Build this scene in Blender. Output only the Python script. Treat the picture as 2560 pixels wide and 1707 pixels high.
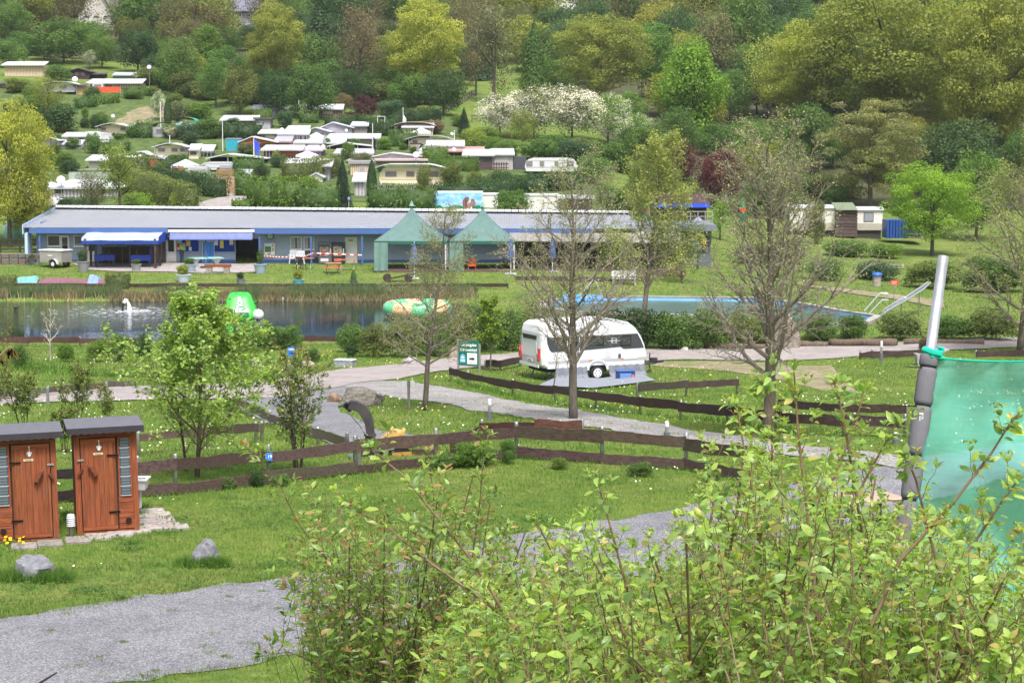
import bpy, math, random
import numpy as np
from mathutils import Vector, Matrix
R = math.radians
for o in list(bpy.data.objects): bpy.data.objects.remove(o)
SC = bpy.context.scene
COL = SC.collection

# ---------------------------------------------------------------- camera, sky, sun, exposure
CAMZ, FOC, CX, CY, HOR = 11.0, 5000.0, 1280.0, 853.5, 330.0
PITCH = math.atan((CY - HOR) / FOC)
cam = bpy.data.cameras.new('camera'); cam_o = bpy.data.objects.new('camera', cam); COL.objects.link(cam_o)
cam_o.location = (0, 0, CAMZ); cam_o.rotation_euler = (math.pi / 2 - PITCH, 0, 0)
cam.sensor_width = 36.0; cam.lens = 36.0 * FOC / 2560.0; cam.clip_start = 0.2; cam.clip_end = 2000
SC.camera = cam_o
SUN_EL, SUN_AZ = 60.0, 165.0
w = bpy.data.worlds.new('World'); SC.world = w; w.use_nodes = True
nt = w.node_tree
sky = nt.nodes.new('ShaderNodeTexSky'); sky.sky_type = 'NISHITA'; sky.sun_disc = False
sky.sun_elevation = R(SUN_EL); sky.sun_rotation = R(SUN_AZ); sky.dust_density = 5.0; sky.air_density = 1.0; sky.ozone_density = 0.6
bgn = nt.nodes['Background']; bgn.inputs[1].default_value = 0.15
hsn = nt.nodes.new('ShaderNodeHueSaturation'); hsn.inputs['Saturation'].default_value = 0.62   # thin white cloud over the whole sky
nt.links.new(sky.outputs[0], hsn.inputs['Color']); nt.links.new(hsn.outputs[0], bgn.inputs[0])
sun = bpy.data.lights.new('sun', 'SUN'); sun.energy = 2.5; sun.angle = R(13); sun.color = (1.0, 0.985, 0.97)
sun_o = bpy.data.objects.new('sun', sun); COL.objects.link(sun_o)
sd = Vector((math.sin(R(SUN_AZ)) * math.cos(R(SUN_EL)), math.cos(R(SUN_AZ)) * math.cos(R(SUN_EL)), math.sin(R(SUN_EL))))
sun_o.rotation_euler = (-sd).to_track_quat('-Z', 'Y').to_euler()
SC.view_settings.view_transform = 'Standard'; SC.view_settings.look = 'None'
SC.view_settings.exposure = 0.8; SC.view_settings.gamma = 1.0; SC.view_settings.use_curve_mapping = False
SC.render.engine = 'CYCLES'
try:
    SC.cycles.max_bounces = 6; SC.cycles.diffuse_bounces = 3; SC.cycles.transmission_bounces = 4; SC.cycles.transparent_max_bounces = 8
    SC.cycles.volume_bounces = 0; SC.cycles.use_denoising = True
except Exception: pass

# ---------------------------------------------------------------- pixel rays (photograph pixels, 2560 x 1707)
FW = Vector((0, math.cos(PITCH), -math.sin(PITCH))); UP = Vector((0, math.sin(PITCH), math.cos(PITCH))); C0 = Vector((0, 0, CAMZ))
def ray(px, py):
    d = FW * FOC + Vector((1, 0, 0)) * (px - CX) + UP * (CY - py)
    return d / d.y
def at(px, py, d): return C0 + ray(px, py) * d              # the point of that ray at distance d
def mpp(p): return (Vector(p) - C0).dot(FW) / FOC            # metres per photo pixel there
def proj(x, y, z):
    zz = z - CAMZ
    f = y * FW.y + zz * FW.z; u = y * UP.y + zz * UP.z
    return CX + FOC * x / f, CY - FOC * u / f

# ---------------------------------------------------------------- terrain heights
def zof(px, py, d): return at(px, py, d).z
NEAR = [(-30, 10.0), (0, 9.3), (3, 8.6), (6, 6.9), (12, 4.9), (20, 3.55), (24, 3.42)]
COLS = {
 0:    (44, [(66,1010),(80,940),(92,890),(97,872),(101,856)], [(129.5,722),(134,692),(143.6,659),(145,632),(152,600),(165,545),(180,490),(200,420),(225,335),(245,270),(262,220),(275,190),(330,110),(400,0),(560,-150)]),
 600:  (45.5, [(54,1095),(62,1040),(75,975),(88,920),(97,875),(101,856)], [(129.5,722),(134,692),(143.6,659),(151,615),(157,521),(168,503),(185,455),(200,415),(222,350),(240,300),(252,262),(270,220),(300,165),(340,110),(400,0),(560,-150)]),
 1050: (47, [(52,1105),(58,1060),(62,1030),(70,985),(80,945),(88,918),(98,872),(102,852)], [(129.5,722),(134,694),(143.6,659),(151,615),(157,523),(180,487),(187,473),(200,430),(225,350),(240,310),(255,285),(275,250),(320,190),(400,20),(560,-120)]),
 1430: (47, [(50,1100),(56,1055),(62,1025),(70,992),(80,968),(88,950),(97,896),(105,850),(112,795),(122,745)], [(126,735),(131,700),(143.6,659),(151,615),(158,540),(170,515),(200,440),(220,400),(250,330),(300,230),(400,30),(560,-120)]),
 1900: (44.5, [(50,1105),(54,1070),(60,1040),(70,995),(80,955),(90,918),(97,893),(101,875),(106,845),(112,790),(122,748)], [(128,735),(140,700),(155,650),(180,590),(200,560),(215,500),(250,380),(300,230),(400,30),(560,-120)]),
 2400: (43, [(46,1130),(54,1070),(65,1010),(80,945),(92,890),(98,865),(103,840),(110,805)], [(125,760),(140,715),(160,655),(180,610),(200,560),(230,450),(260,350),(300,230),(400,30),(560,-120)]),
}
_cx = sorted(COLS)
_cd = []
for c in _cx:
    tend, mid, far = COLS[c]
    ys = [a for a, b in NEAR] + [tend]; zs = [b for a, b in NEAR] + [3.42]
    for d, py in mid: ys.append(d); zs.append(zof(c, py, d))
    if c < 1400: ys += [102.5, 127.2]; zs += [0.38, 0.4]
    for d, py in far: ys.append(d); zs.append(zof(c, py, d))
    _cd.append((np.array(ys), np.array(zs)))
def _hraw(x, y):
    x = np.asarray(x, float); y = np.asarray(y, float)
    u = CX + FOC * x / np.maximum(y, 12.0)
    u = np.clip(u, _cx[0], _cx[-1] - 1e-3)
    out = np.zeros_like(u)
    prof = [np.interp(y, a, b) for a, b in _cd]
    for i in range(len(_cx) - 1):
        m = (u >= _cx[i]) & (u < _cx[i + 1])
        t = np.clip((u - _cx[i]) / (_cx[i + 1] - _cx[i]), 0, 1); t = t * t * (3 - 2 * t)
        out = np.where(m, prof[i] * (1 - t) + prof[i + 1] * t, out)
    return out
gx = np.concatenate([np.arange(-230, -60, 5.0), np.arange(-60, -24, 1.5), np.arange(-24, 24, 0.6), np.arange(24, 60, 1.5), np.arange(60, 231, 5.0)])
gy = np.concatenate([np.arange(-30, 20, 2.0), np.arange(20, 130, 0.6), np.arange(130, 280, 1.5), np.arange(280, 570, 5.0)])
GX, GY = np.meshgrid(gx, gy)
HZ = _hraw(GX, GY)
for _ in range(3):   # soften the creases of the slope
    HZ[1:-1, :] = 0.25 * HZ[:-2, :] + 0.5 * HZ[1:-1, :] + 0.25 * HZ[2:, :]
rngT = np.random.default_rng(3)
def vnoise(x, y, s, seed=0):
    x = x / s; y = y / s
    def h(i, j):
        n = np.sin(i * 127.1 + j * 311.7 + seed * 17.3) * 43758.5453
        return n - np.floor(n)
    i = np.floor(x); j = np.floor(y); a = x - i; b = y - j
    a = a * a * (3 - 2 * a); b = b * b * (3 - 2 * b)
    return (h(i, j) * (1 - a) + h(i + 1, j) * a) * (1 - b) + (h(i, j + 1) * (1 - a) + h(i + 1, j + 1) * a) * b
HZ += (vnoise(GX, GY, 4.0, 1) - .5) * 0.10 + (vnoise(GX, GY, 1.7, 2) - .5) * 0.05
WATER = 0.30
def _inpoly(x, y, poly):
    x = np.asarray(x, float); y = np.asarray(y, float); c = np.zeros(x.shape, bool)
    n = len(poly)
    for i in range(n):
        x0, y0 = poly[i]; x1, y1 = poly[(i + 1) % n]
        if y0 == y1: continue
        c ^= ((y0 > y) != (y1 > y)) & (x < (x1 - x0) * (y - y0) / (y1 - y0) + x0)
    return c
def planez(px, py, z):
    r = ray(px, py); t = (z - CAMZ) / r.z
    p = C0 + r * t; return (p.x, p.y)
POND = [planez(px, py, WATER) for px, py in [(-700,852),(0,853),(200,853),(400,855),(600,854),(760,850),(900,846),(1020,838),(1120,818),(1180,795),(1200,772),(1170,757),(1050,753),(800,752),(500,752),(200,753),(0,753),(-700,752)]]
def _dist_in(x, y, poly):
    m = _inpoly(x, y, poly); d = np.full(np.shape(x), 1e9)
    n = len(poly)
    for i in range(n):
        ax, ay = poly[i]; bx, by = poly[(i + 1) % n]
        dx, dy = bx - ax, by - ay; L = dx * dx + dy * dy + 1e-9
        t = np.clip(((x - ax) * dx + (y - ay) * dy) / L, 0, 1)
        d = np.minimum(d, np.hypot(x - ax - t * dx, y - ay - t * dy))
    return np.where(m, d, -d)
dp = _dist_in(GX, GY, POND)
HZ = np.where(dp > 0, np.minimum(HZ, WATER - 0.05) - np.minimum(dp * 0.5, 0.8), np.where(dp > -1.2, np.maximum(HZ, WATER + 0.06), HZ))
POOLZ = 0.70
POOL = [(px, py, 0.95) for px, py in [(1365,752),(1440,744),(1600,741),(1880,744),(1990,756),(2100,776),(2185,788),(2150,806),(2030,808),(1900,796),(1750,786),(1600,782),(1450,778),(1368,768)]]
POOLXY = [planez(px, py, z) for px, py, z in POOL]
dq = _dist_in(GX, GY, POOLXY)
HZ = np.where(dq > 0, -0.9, np.where(dq > -0.9, 0.80, np.where(dq > -6, np.maximum(np.minimum(HZ, 1.0), 0.80 + (dq + .9) * .16), HZ)))
def H(x, y):
    x = np.asarray(x, float); y = np.asarray(y, float)
    i = np.clip(np.searchsorted(gx, x) - 1, 0, len(gx) - 2); j = np.clip(np.searchsorted(gy, y) - 1, 0, len(gy) - 2)
    a = np.clip((x - gx[i]) / (gx[i + 1] - gx[i]), 0, 1); b = np.clip((y - gy[j]) / (gy[j + 1] - gy[j]), 0, 1)
    return (HZ[j, i] * (1 - a) + HZ[j, i + 1] * a) * (1 - b) + (HZ[j + 1, i] * (1 - a) + HZ[j + 1, i + 1] * a) * b
def Hs(x, y): return float(H(x, y))
_ds = np.concatenate([np.arange(20, 130, 0.25), np.arange(130, 560, 0.8)])
def G(px, py, dmin=20.0):
    """the point where the ray through a photo pixel meets the ground"""
    r = ray(px, py); ds = _ds[_ds >= dmin]
    below = CAMZ + r.z * ds < H(r.x * ds, ds)
    k = int(np.argmax(below))
    if not below.any(): k = len(ds) - 1
    lo, hi = (ds[k - 1] if k else ds[0] - .3), ds[k]
    for _ in range(14):
        m = .5 * (lo + hi)
        if CAMZ + r.z * m < Hs(r.x * m, m): hi = m
        else: lo = m
    p = C0 + r * hi; p.z = Hs(p.x, p.y)
    return p
def ground(x, y): return Vector((x, y, Hs(x, y)))

# ---------------------------------------------------------------- mesh helpers
def V3(*a): return Vector(a)
class MB:
    def __init__(s): s.v = []; s.f = []
    def add(s, vs, fs):
        n = len(s.v); s.v += [tuple(v) for v in vs]; s.f += [tuple(i + n for i in f) for f in fs]; return s
    def box(s, x0, x1, y0, y1, z0, z1):
        return s.add([(x0,y0,z0),(x1,y0,z0),(x1,y1,z0),(x0,y1,z0),(x0,y0,z1),(x1,y0,z1),(x1,y1,z1),(x0,y1,z1)],
                     [(0,3,2,1),(4,5,6,7),(0,1,5,4),(1,2,6,5),(2,3,7,6),(3,0,4,7)])
    def bbox(s, x0, x1, y0, y1, z0, z1, b=.02):
        """box with chamfered vertical and top edges"""
        p = [(x0+b,y0),(x1-b,y0),(x1,y0+b),(x1,y1-b),(x1-b,y1),(x0+b,y1),(x0,y1-b),(x0,y0+b)]
        c = ((x0+x1)/2, (y0+y1)/2)
        vs = [(x,y,z0) for x,y in p] + [(x,y,z1-b) for x,y in p] + [(c[0]+(x-c[0])*(1-2*b/max(x1-x0,.001)), c[1]+(y-c[1])*(1-2*b/max(y1-y0,.001)), z1) for x,y in p]
        fs = [tuple(range(7,-1,-1)), tuple(range(16,24))]
        for k in (0,8):
            for i in range(8): j=(i+1)%8; fs.append((k+i,k+j,k+8+j,k+8+i))
        return s.add(vs, fs)
    def beam(s, p, q, w, h, up=(0,0,1)):
        p = Vector(p); q = Vector(q); d = (q-p).normalized(); sd_ = d.cross(Vector(up))
        if sd_.length < 1e-4: sd_ = d.cross(Vector((0,1,0)))
        sd_.normalize(); u = sd_.cross(d).normalized()
        a = sd_*w/2; b = u*h/2
        return s.add([p-a-b,p+a-b,p+a+b,p-a+b,q-a-b,q+a-b,q+a+b,q-a+b], [(3,2,1,0),(4,5,6,7),(0,1,5,4),(1,2,6,5),(2,3,7,6),(3,0,4,7)])
    def tube(s, pts, rs, n=6, cap=True):
        pts = [Vector(p) for p in pts]
        if not hasattr(rs, '__len__'): rs = [rs]*len(pts)
        base = len(s.v); ref = None
        for i, p in enumerate(pts):
            d = (pts[min(i+1,len(pts)-1)] - pts[max(i-1,0)])
            d = d.normalized() if d.length > 1e-9 else Vector((0,0,1))
            if ref is None: ref = d.orthogonal().normalized()
            ref = ref - d*ref.dot(d)
            ref = ref.normalized() if ref.length > 1e-6 else d.orthogonal().normalized()
            b = d.cross(ref)
            for k in range(n):
                a = 2*math.pi*k/n; s.v.append(tuple(p + (ref*math.cos(a)+b*math.sin(a))*rs[i]))
        for i in range(len(pts)-1):
            for k in range(n):
                k2=(k+1)%n; s.f.append((base+i*n+k, base+i*n+k2, base+(i+1)*n+k2, base+(i+1)*n+k))
        if cap:
            s.f.append(tuple(base+k for k in range(n-1,-1,-1))); m=base+(len(pts)-1)*n; s.f.append(tuple(m+k for k in range(n)))
        return s
    def lathe(s, prof, n=16, c=(0,0,0), axis='z'):
        base=len(s.v)
        for r,z in prof:
            for k in range(n):
                a=2*math.pi*k/n; x,y=r*math.cos(a),r*math.sin(a)
                if axis=='z': p=(c[0]+x,c[1]+y,c[2]+z)
                elif axis=='y': p=(c[0]+x,c[1]+z,c[2]+y)
                else: p=(c[0]+z,c[1]+x,c[2]+y)
                s.v.append(p)
        for i in range(len(prof)-1):
            for k in range(n):
                k2=(k+1)%n; s.f.append((base+i*n+k,base+i*n+k2,base+(i+1)*n+k2,base+(i+1)*n+k))
        s.f.append(tuple(base+k for k in range(n-1,-1,-1))); m=base+(len(prof)-1)*n; s.f.append(tuple(m+k for k in range(n)))
        return s
    def prism(s, poly, y0, y1, plane='xz'):
        n=len(poly)
        if plane=='xz': a=[(x,y0,z) for x,z in poly]; b=[(x,y1,z) for x,z in poly]
        elif plane=='yz': a=[(y0,x,z) for x,z in poly]; b=[(y1,x,z) for x,z in poly]
        else: a=[(x,z,y0) for x,z in poly]; b=[(x,z,y1) for x,z in poly]
        return s.add(a+b, [tuple(range(n)), tuple(range(2*n-1,n-1,-1))]+[(i,n+i,n+(i+1)%n,(i+1)%n) for i in range(n)])
    def quad(s,a,b,c,d): return s.add([a,b,c,d],[(0,1,2,3)])
    def sheet(s, pts, nu, nv):
        """grid of points (nu rows of nv)"""
        return s.add(pts, [(i*nv+j, i*nv+j+1, (i+1)*nv+j+1, (i+1)*nv+j) for i in range(nu-1) for j in range(nv-1)])
    def blob(s, c, rx, ry, rz, n=8, m=6, rough=0.0, rg=None, zmin=None):
        base=len(s.v)
        for i in range(m+1):
            th=math.pi*i/m
            for k in range(n):
                a=2*math.pi*k/n; f=1+(rg.uniform(-rough,rough) if rg else 0)
                z=rz*math.cos(th)*f
                if zmin is not None: z=max(z,zmin)
                s.v.append((c[0]+rx*math.sin(th)*math.cos(a)*f, c[1]+ry*math.sin(th)*math.sin(a)*f, c[2]+z))
        for i in range(m):
            for k in range(n):
                k2=(k+1)%n; s.f.append((base+(i+1)*n+k,base+(i+1)*n+k2,base+i*n+k2,base+i*n+k))
        return s
def fix(me):
    import bmesh
    bm = bmesh.new(); bm.from_mesh(me); bmesh.ops.recalc_face_normals(bm, faces=bm.faces); bm.to_mesh(me); bm.free()
def obj(name, mb, mat=None, parent=None, color=None, smooth=False, recalc=True):
    me = bpy.data.meshes.new(name); me.from_pydata(mb.v, [], mb.f)
    if recalc: fix(me)
    if smooth: me.shade_smooth()
    return link(name, me, mat, parent, color)
def link(name, me, mat=None, parent=None, color=None):
    if mat is not None and not me.materials: me.materials.append(mat)
    o = bpy.data.objects.new(name, me); COL.objects.link(o)
    if parent is not None: o.parent = parent
    if color is not None: o.color = (*color, 1)
    return o
def tag(o, label=None, cat=None, group=None, kind=None):
    if label: o['label'] = label
    if cat: o['category'] = cat
    if group: o['group'] = group
    if kind: o['kind'] = kind
    return o
def thing(name, label, cat, loc=(0,0,0), rz=0, group=None):
    o = bpy.data.objects.new(name, None); COL.objects.link(o); o.empty_display_size = .2
    o.location = loc; o.rotation_euler = (0,0,rz); return tag(o, label, cat, group)
def copy_tree(o, parent=None):
    c = o.copy(); COL.objects.link(c); c.parent = parent
    for ch in o.children: copy_tree(ch, c)
    return c
def npmesh(name, V, F, tint=None):
    """mesh from numpy arrays: V (n,3), F (m,k)"""
    me = bpy.data.meshes.new(name); V = np.ascontiguousarray(V, np.float32); F = np.ascontiguousarray(F, np.int32)
    k = F.shape[1]
    me.vertices.add(len(V)); me.vertices.foreach_set('co', V.ravel())
    me.loops.add(F.size); me.loops.foreach_set('vertex_index', F.ravel())
    me.polygons.add(len(F)); me.polygons.foreach_set('loop_start', np.arange(0, F.size, k, dtype=np.int32))
    try: me.polygons.foreach_set('loop_total', np.full(len(F), k, np.int32))
    except Exception: pass
    if tint is not None:
        a = me.attributes.new('tint', 'FLOAT', 'POINT'); a.data.foreach_set('value', np.ascontiguousarray(tint, np.float32))
    me.update(calc_edges=True); return me

# ---------------------------------------------------------------- materials
def lin(h):
    h = h.lstrip('#'); c = [int(h[i:i+2],16)/255 for i in (0,2,4)]
    return tuple(x/12.92 if x<=.04045 else ((x+.055)/1.055)**2.4 for x in c)
MATS = {}
def nodes(name):
    m = bpy.data.materials.new(name); m.use_nodes = True; t = m.node_tree
    return m, t, t.nodes['Principled BSDF']
def N(t, typ, **kw):
    n = t.nodes.new(typ)
    for k, v in kw.items(): setattr(n, k, v)
    return n
def objmat(name, rough=.6, spec=.3, metal=0.0, var=.15, scale=6.0, bump=0.0, bscale=30.0, stretch=(1,1,1), stripes=None, dirt=0.0, coat=0.0):
    """paint whose hue is the object's own colour, broken up by procedural noise"""
    if name in MATS: return MATS[name]
    m, t, b = nodes(name); L = t.links.new
    oi = N(t,'ShaderNodeObjectInfo'); tc = N(t,'ShaderNodeTexCoord'); mp = N(t,'ShaderNodeMapping'); mp.inputs['Scale'].default_value = stretch
    L(tc.outputs['Object'], mp.inputs['Vector'])
    no = N(t,'ShaderNodeTexNoise'); no.inputs['Scale'].default_value = scale; no.inputs['Detail'].default_value = 5; no.inputs['Roughness'].default_value = .65
    L(mp.outputs[0], no.inputs['Vector'])
    mr = N(t,'ShaderNodeMapRange'); mr.inputs[1].default_value=.3; mr.inputs[2].default_value=.7; mr.inputs[3].default_value = 1-var; mr.inputs[4].default_value = 1+var
    L(no.outputs['Fac'], mr.inputs[0])
    hs = N(t,'ShaderNodeVectorMath', operation='SCALE'); L(oi.outputs['Color'], hs.inputs[0]); L(mr.outputs[0], hs.inputs['Scale'])
    col = hs.outputs[0]
    if stripes:
        sx = N(t,'ShaderNodeSeparateXYZ'); L(tc.outputs['Object'], sx.inputs[0])
        mu = N(t,'ShaderNodeMath', operation='MULTIPLY'); L(sx.outputs[0], mu.inputs[0]); mu.inputs[1].default_value = stripes[0]
        fr = N(t,'ShaderNodeMath', operation='FRACT'); L(mu.outputs[0], fr.inputs[0])
        gt = N(t,'ShaderNodeMath', operation='GREATER_THAN'); L(fr.outputs[0], gt.inputs[0]); gt.inputs[1].default_value = .55
        mx = N(t,'ShaderNodeMix', data_type='RGBA'); L(gt.outputs[0], mx.inputs['Factor']); L(col, mx.inputs['A']); mx.inputs['B'].default_value = (*stripes[1],1)
        col = mx.outputs['Result']
    if dirt:
        n2 = N(t,'ShaderNodeTexNoise'); n2.inputs['Scale'].default_value = scale*.45; n2.inputs['Detail'].default_value = 8; L(tc.outputs['Object'], n2.inputs['Vector'])
        r2 = N(t,'ShaderNodeMapRange'); r2.inputs[1].default_value=.52; r2.inputs[2].default_value=.75; r2.inputs[3].default_value=0; r2.inputs[4].default_value=dirt; L(n2.outputs['Fac'], r2.inputs[0])
        mx2 = N(t,'ShaderNodeMix', data_type='RGBA'); L(r2.outputs[0], mx2.inputs['Factor']); L(col, mx2.inputs['A']); mx2.inputs['B'].default_value=(.11,.10,.08,1); col = mx2.outputs['Result']
    L(col, b.inputs['Base Color']); b.inputs['Roughness'].default_value = rough; b.inputs['Metallic'].default_value = metal
    b.inputs['Specular IOR Level'].default_value = spec; b.inputs['Coat Weight'].default_value = coat
    if bump:
        n3 = N(t,'ShaderNodeTexNoise'); n3.inputs['Scale'].default_value = bscale; n3.inputs['Detail'].default_value = 4; L(mp.outputs[0], n3.inputs['Vector'])
        bp = N(t,'ShaderNodeBump'); bp.inputs['Strength'].default_value = bump; bp.inputs['Distance'].default_value = .02; L(n3.outputs['Fac'], bp.inputs['Height']); L(bp.outputs[0], b.inputs['Normal'])
    MATS[name] = m; return m
PAINT = objmat('paint', .45, .4, var=.06, scale=3, dirt=.12)
GLOSS = objmat('gloss_paint', .22, .5, var=.03, scale=2, dirt=.04, coat=.3)
MATTE = objmat('matte', .85, .15, var=.12, scale=5, dirt=.15)
ROOFW = objmat('roof_sheet', .6, .3, var=.08, scale=1.2, dirt=.3)
WOOD = objmat('wood', .75, .2, var=.5, scale=5, bump=.6, bscale=18, stretch=(.5,5,5), dirt=.3)
WOODV = objmat('wood_upright', .7, .25, var=.42, scale=6, bump=.6, bscale=18, stretch=(6,6,.35), dirt=.25)
STONE = objmat('stone', .9, .2, var=.45, scale=9, bump=1.0, bscale=14, dirt=.25)
METAL = objmat('metal', .35, .5, metal=.75, var=.12, scale=12)
FABRIC = objmat('fabric', .9, .1, var=.12, scale=3, bump=.3, bscale=9)
STRIPE = objmat('striped_fabric', .85, .1, var=.08, scale=3, stripes=(3.2, (.28,.24,.2)))
BOARDS = objmat('upright_boards', .75, .2, var=.12, scale=4, stripes=(5.0, (.36,.27,.19)))
RUBBER = objmat('rubber', .8, .2, var=.1)
BARK = objmat('bark', .95, .1, var=.4, scale=9, bump=1.0, bscale=22, stretch=(1,1,.25))
def glassmat():
    m,t,b = nodes('window_glass'); L=t.links.new
    oi = N(t,'ShaderNodeObjectInfo'); L(oi.outputs['Color'], b.inputs['Base Color']); b.inputs['Roughness'].default_value=.08; b.inputs['Specular IOR Level'].default_value=.7
    return m
GLASS = glassmat()
def leafmat(name, trans=.45, rough=.5, spec=.25, hue=1.0):
    m,t,b = nodes(name); L=t.links.new
    oi=N(t,'ShaderNodeObjectInfo'); at_=N(t,'ShaderNodeAttribute'); at_.attribute_name='tint'
    geo=N(t,'ShaderNodeTexCoord'); no=N(t,'ShaderNodeTexNoise'); no.inputs['Scale'].default_value=4.5; no.inputs['Detail'].default_value=3; L(geo.outputs['Object'], no.inputs['Vector'])
    ad=N(t,'ShaderNodeMath', operation='MULTIPLY_ADD'); L(no.outputs['Fac'], ad.inputs[0]); ad.inputs[1].default_value=1.5; ad.inputs[2].default_value=-.72
    ad2=N(t,'ShaderNodeMath', operation='ADD'); L(ad.outputs[0], ad2.inputs[0]); L(at_.outputs['Fac'], ad2.inputs[1])
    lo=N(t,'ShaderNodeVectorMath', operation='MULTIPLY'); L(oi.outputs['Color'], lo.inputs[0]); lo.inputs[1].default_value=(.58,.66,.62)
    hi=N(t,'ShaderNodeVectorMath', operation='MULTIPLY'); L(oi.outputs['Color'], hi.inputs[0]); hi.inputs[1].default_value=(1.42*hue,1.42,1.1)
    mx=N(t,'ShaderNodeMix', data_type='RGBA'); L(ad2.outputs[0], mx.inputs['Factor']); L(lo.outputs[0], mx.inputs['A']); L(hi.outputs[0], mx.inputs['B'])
    L(mx.outputs['Result'], b.inputs['Base Color']); b.inputs['Roughness'].default_value=rough; b.inputs['Specular IOR Level'].default_value=spec
    if trans:
        tr=N(t,'ShaderNodeBsdfTranslucent'); br=N(t,'ShaderNodeVectorMath', operation='MULTIPLY'); L(mx.outputs['Result'], br.inputs[0]); br.inputs[1].default_value=(1.15,1.3,.7); L(br.outputs[0], tr.inputs['Color'])
        ms=N(t,'ShaderNodeMixShader'); ms.inputs[0].default_value=trans; L(b.outputs[0], ms.inputs[1]); L(tr.outputs[0], ms.inputs[2]); L(ms.outputs[0], t.nodes['Material Output'].inputs['Surface'])
    return m
LEAF = leafmat('foliage'); BLOSSOM = leafmat('blossom', .25, .7, .1); GRASSM = leafmat('grass_blades', .25, .6, .15); DRY = leafmat('dry_reed', .15, .8, .1); NEARLEAF = leafmat('near_leaf', .5, .36, .45, 1.0)
# ================================================================ THE SETTING
def ramp(t, stops, fac):
    r = N(t,'ShaderNodeValToRGB'); e = r.color_ramp.elements
    while len(e) < len(stops): e.new(.5)
    for el,(p,c) in zip(e, stops): el.position=p; el.color=(*c,1)
    t.links.new(fac, r.inputs[0]); return r.outputs[0]
def noise(t, vec, scale, detail=5, rough=.6, dist=0):
    n=N(t,'ShaderNodeTexNoise'); n.inputs['Scale'].default_value=scale; n.inputs['Detail'].default_value=detail; n.inputs['Roughness'].default_value=rough; n.inputs['Distortion'].default_value=dist
    t.links.new(vec, n.inputs['Vector']); return n.outputs['Fac']
def groundmat():
    m,t,b=nodes('lawn'); L=t.links.new
    tc=N(t,'ShaderNodeTexCoord'); v=tc.outputs['Object']
    c1=ramp(t,[(.28,(.064,.125,.028)),(.44,(.105,.17,.04)),(.55,(.155,.195,.055)),(.66,(.215,.21,.085)),(.77,(.27,.225,.13))], noise(t,v,.45,9,.78,.6))
    c2=ramp(t,[(.3,(.5,.56,.5)),(.7,(1.35,1.3,1.15))], noise(t,v,4,9,.82))
    mu=N(t,'ShaderNodeMix',data_type='RGBA',blend_type='MULTIPLY'); mu.inputs['Factor'].default_value=1; L(c1,mu.inputs['A']); L(c2,mu.inputs['B'])
    mk=N(t,'ShaderNodeMapRange'); mk.inputs[1].default_value=.61; mk.inputs[2].default_value=.72; L(noise(t,v,.75,9,.75,.5),mk.inputs[0])
    so=ramp(t,[(.3,(.16,.12,.075)),(.7,(.32,.255,.17))], noise(t,v,3,6))
    mx=N(t,'ShaderNodeMix',data_type='RGBA'); L(mk.outputs[0],mx.inputs['Factor']); L(mu.outputs['Result'],mx.inputs['A']); L(so,mx.inputs['B'])
    L(mx.outputs['Result'],b.inputs['Base Color']); b.inputs['Roughness'].default_value=.95; b.inputs['Specular IOR Level'].default_value=.05
    bp=N(t,'ShaderNodeBump'); bp.inputs['Strength'].default_value=.9; bp.inputs['Distance'].default_value=.06; L(noise(t,v,9,6,.8),bp.inputs['Height']); L(bp.outputs[0],b.inputs['Normal'])
    return m
def gravelmat(name, a, b_, c, scale=30, patch=(.10,.14,.04), pa=.66):
    m,t,b=nodes(name); L=t.links.new
    tc=N(t,'ShaderNodeTexCoord'); v=tc.outputs['Object']
    vo=N(t,'ShaderNodeTexVoronoi'); vo.inputs['Scale'].default_value=scale; L(v,vo.inputs['Vector'])
    sp=N(t,'ShaderNodeSeparateColor'); L(vo.outputs['Color'],sp.inputs[0])
    c1=ramp(t,[(.0,a),(.5,b_),(1,c)], sp.outputs[0])
    c2=ramp(t,[(.28,(.66,.66,.66)),(.5,(1.0,.99,.98)),(.72,(1.22,1.19,1.15))], noise(t,v,.8,8,.75,.4))
    mu=N(t,'ShaderNodeMix',data_type='RGBA',blend_type='MULTIPLY'); mu.inputs['Factor'].default_value=1; L(c1,mu.inputs['A']); L(c2,mu.inputs['B'])
    mk=N(t,'ShaderNodeMapRange'); mk.inputs[1].default_value=pa; mk.inputs[2].default_value=pa+.08; L(noise(t,v,1.3,8,.72,.5),mk.inputs[0])
    mx=N(t,'ShaderNodeMix',data_type='RGBA'); L(mk.outputs[0],mx.inputs['Factor']); L(mu.outputs['Result'],mx.inputs['A']); mx.inputs['B'].default_value=(*patch,1)
    L(mx.outputs['Result'],b.inputs['Base Color']); b.inputs['Roughness'].default_value=.92; b.inputs['Specular IOR Level'].default_value=.15
    bp=N(t,'ShaderNodeBump'); bp.inputs['Strength'].default_value=.7; bp.inputs['Distance'].default_value=.03; L(vo.outputs['Distance'],bp.inputs['Height']); L(bp.outputs[0],b.inputs['Normal'])
    return m
LAWN=groundmat()
GRAVEL=gravelmat('grey_gravel',(.105,.106,.117),(.185,.186,.202),(.31,.311,.335),48,(.11,.13,.055),.645)
TRACK=gravelmat('track_gravel',(.17,.16,.16),(.25,.24,.235),(.36,.35,.34),22,(.13,.17,.05),.60)
ASPH=gravelmat('pale_asphalt',(.30,.27,.26),(.34,.305,.295),(.38,.34,.33),60,(.33,.28,.26),.62)
SOIL=gravelmat('bare_soil',(.19,.14,.10),(.27,.205,.15),(.34,.28,.21),12,(.13,.165,.05),.48)
STONEPAVE=gravelmat('patio_paving',(.26,.235,.23),(.30,.275,.27),(.34,.31,.30),5,(.22,.2,.19),.64)

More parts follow.
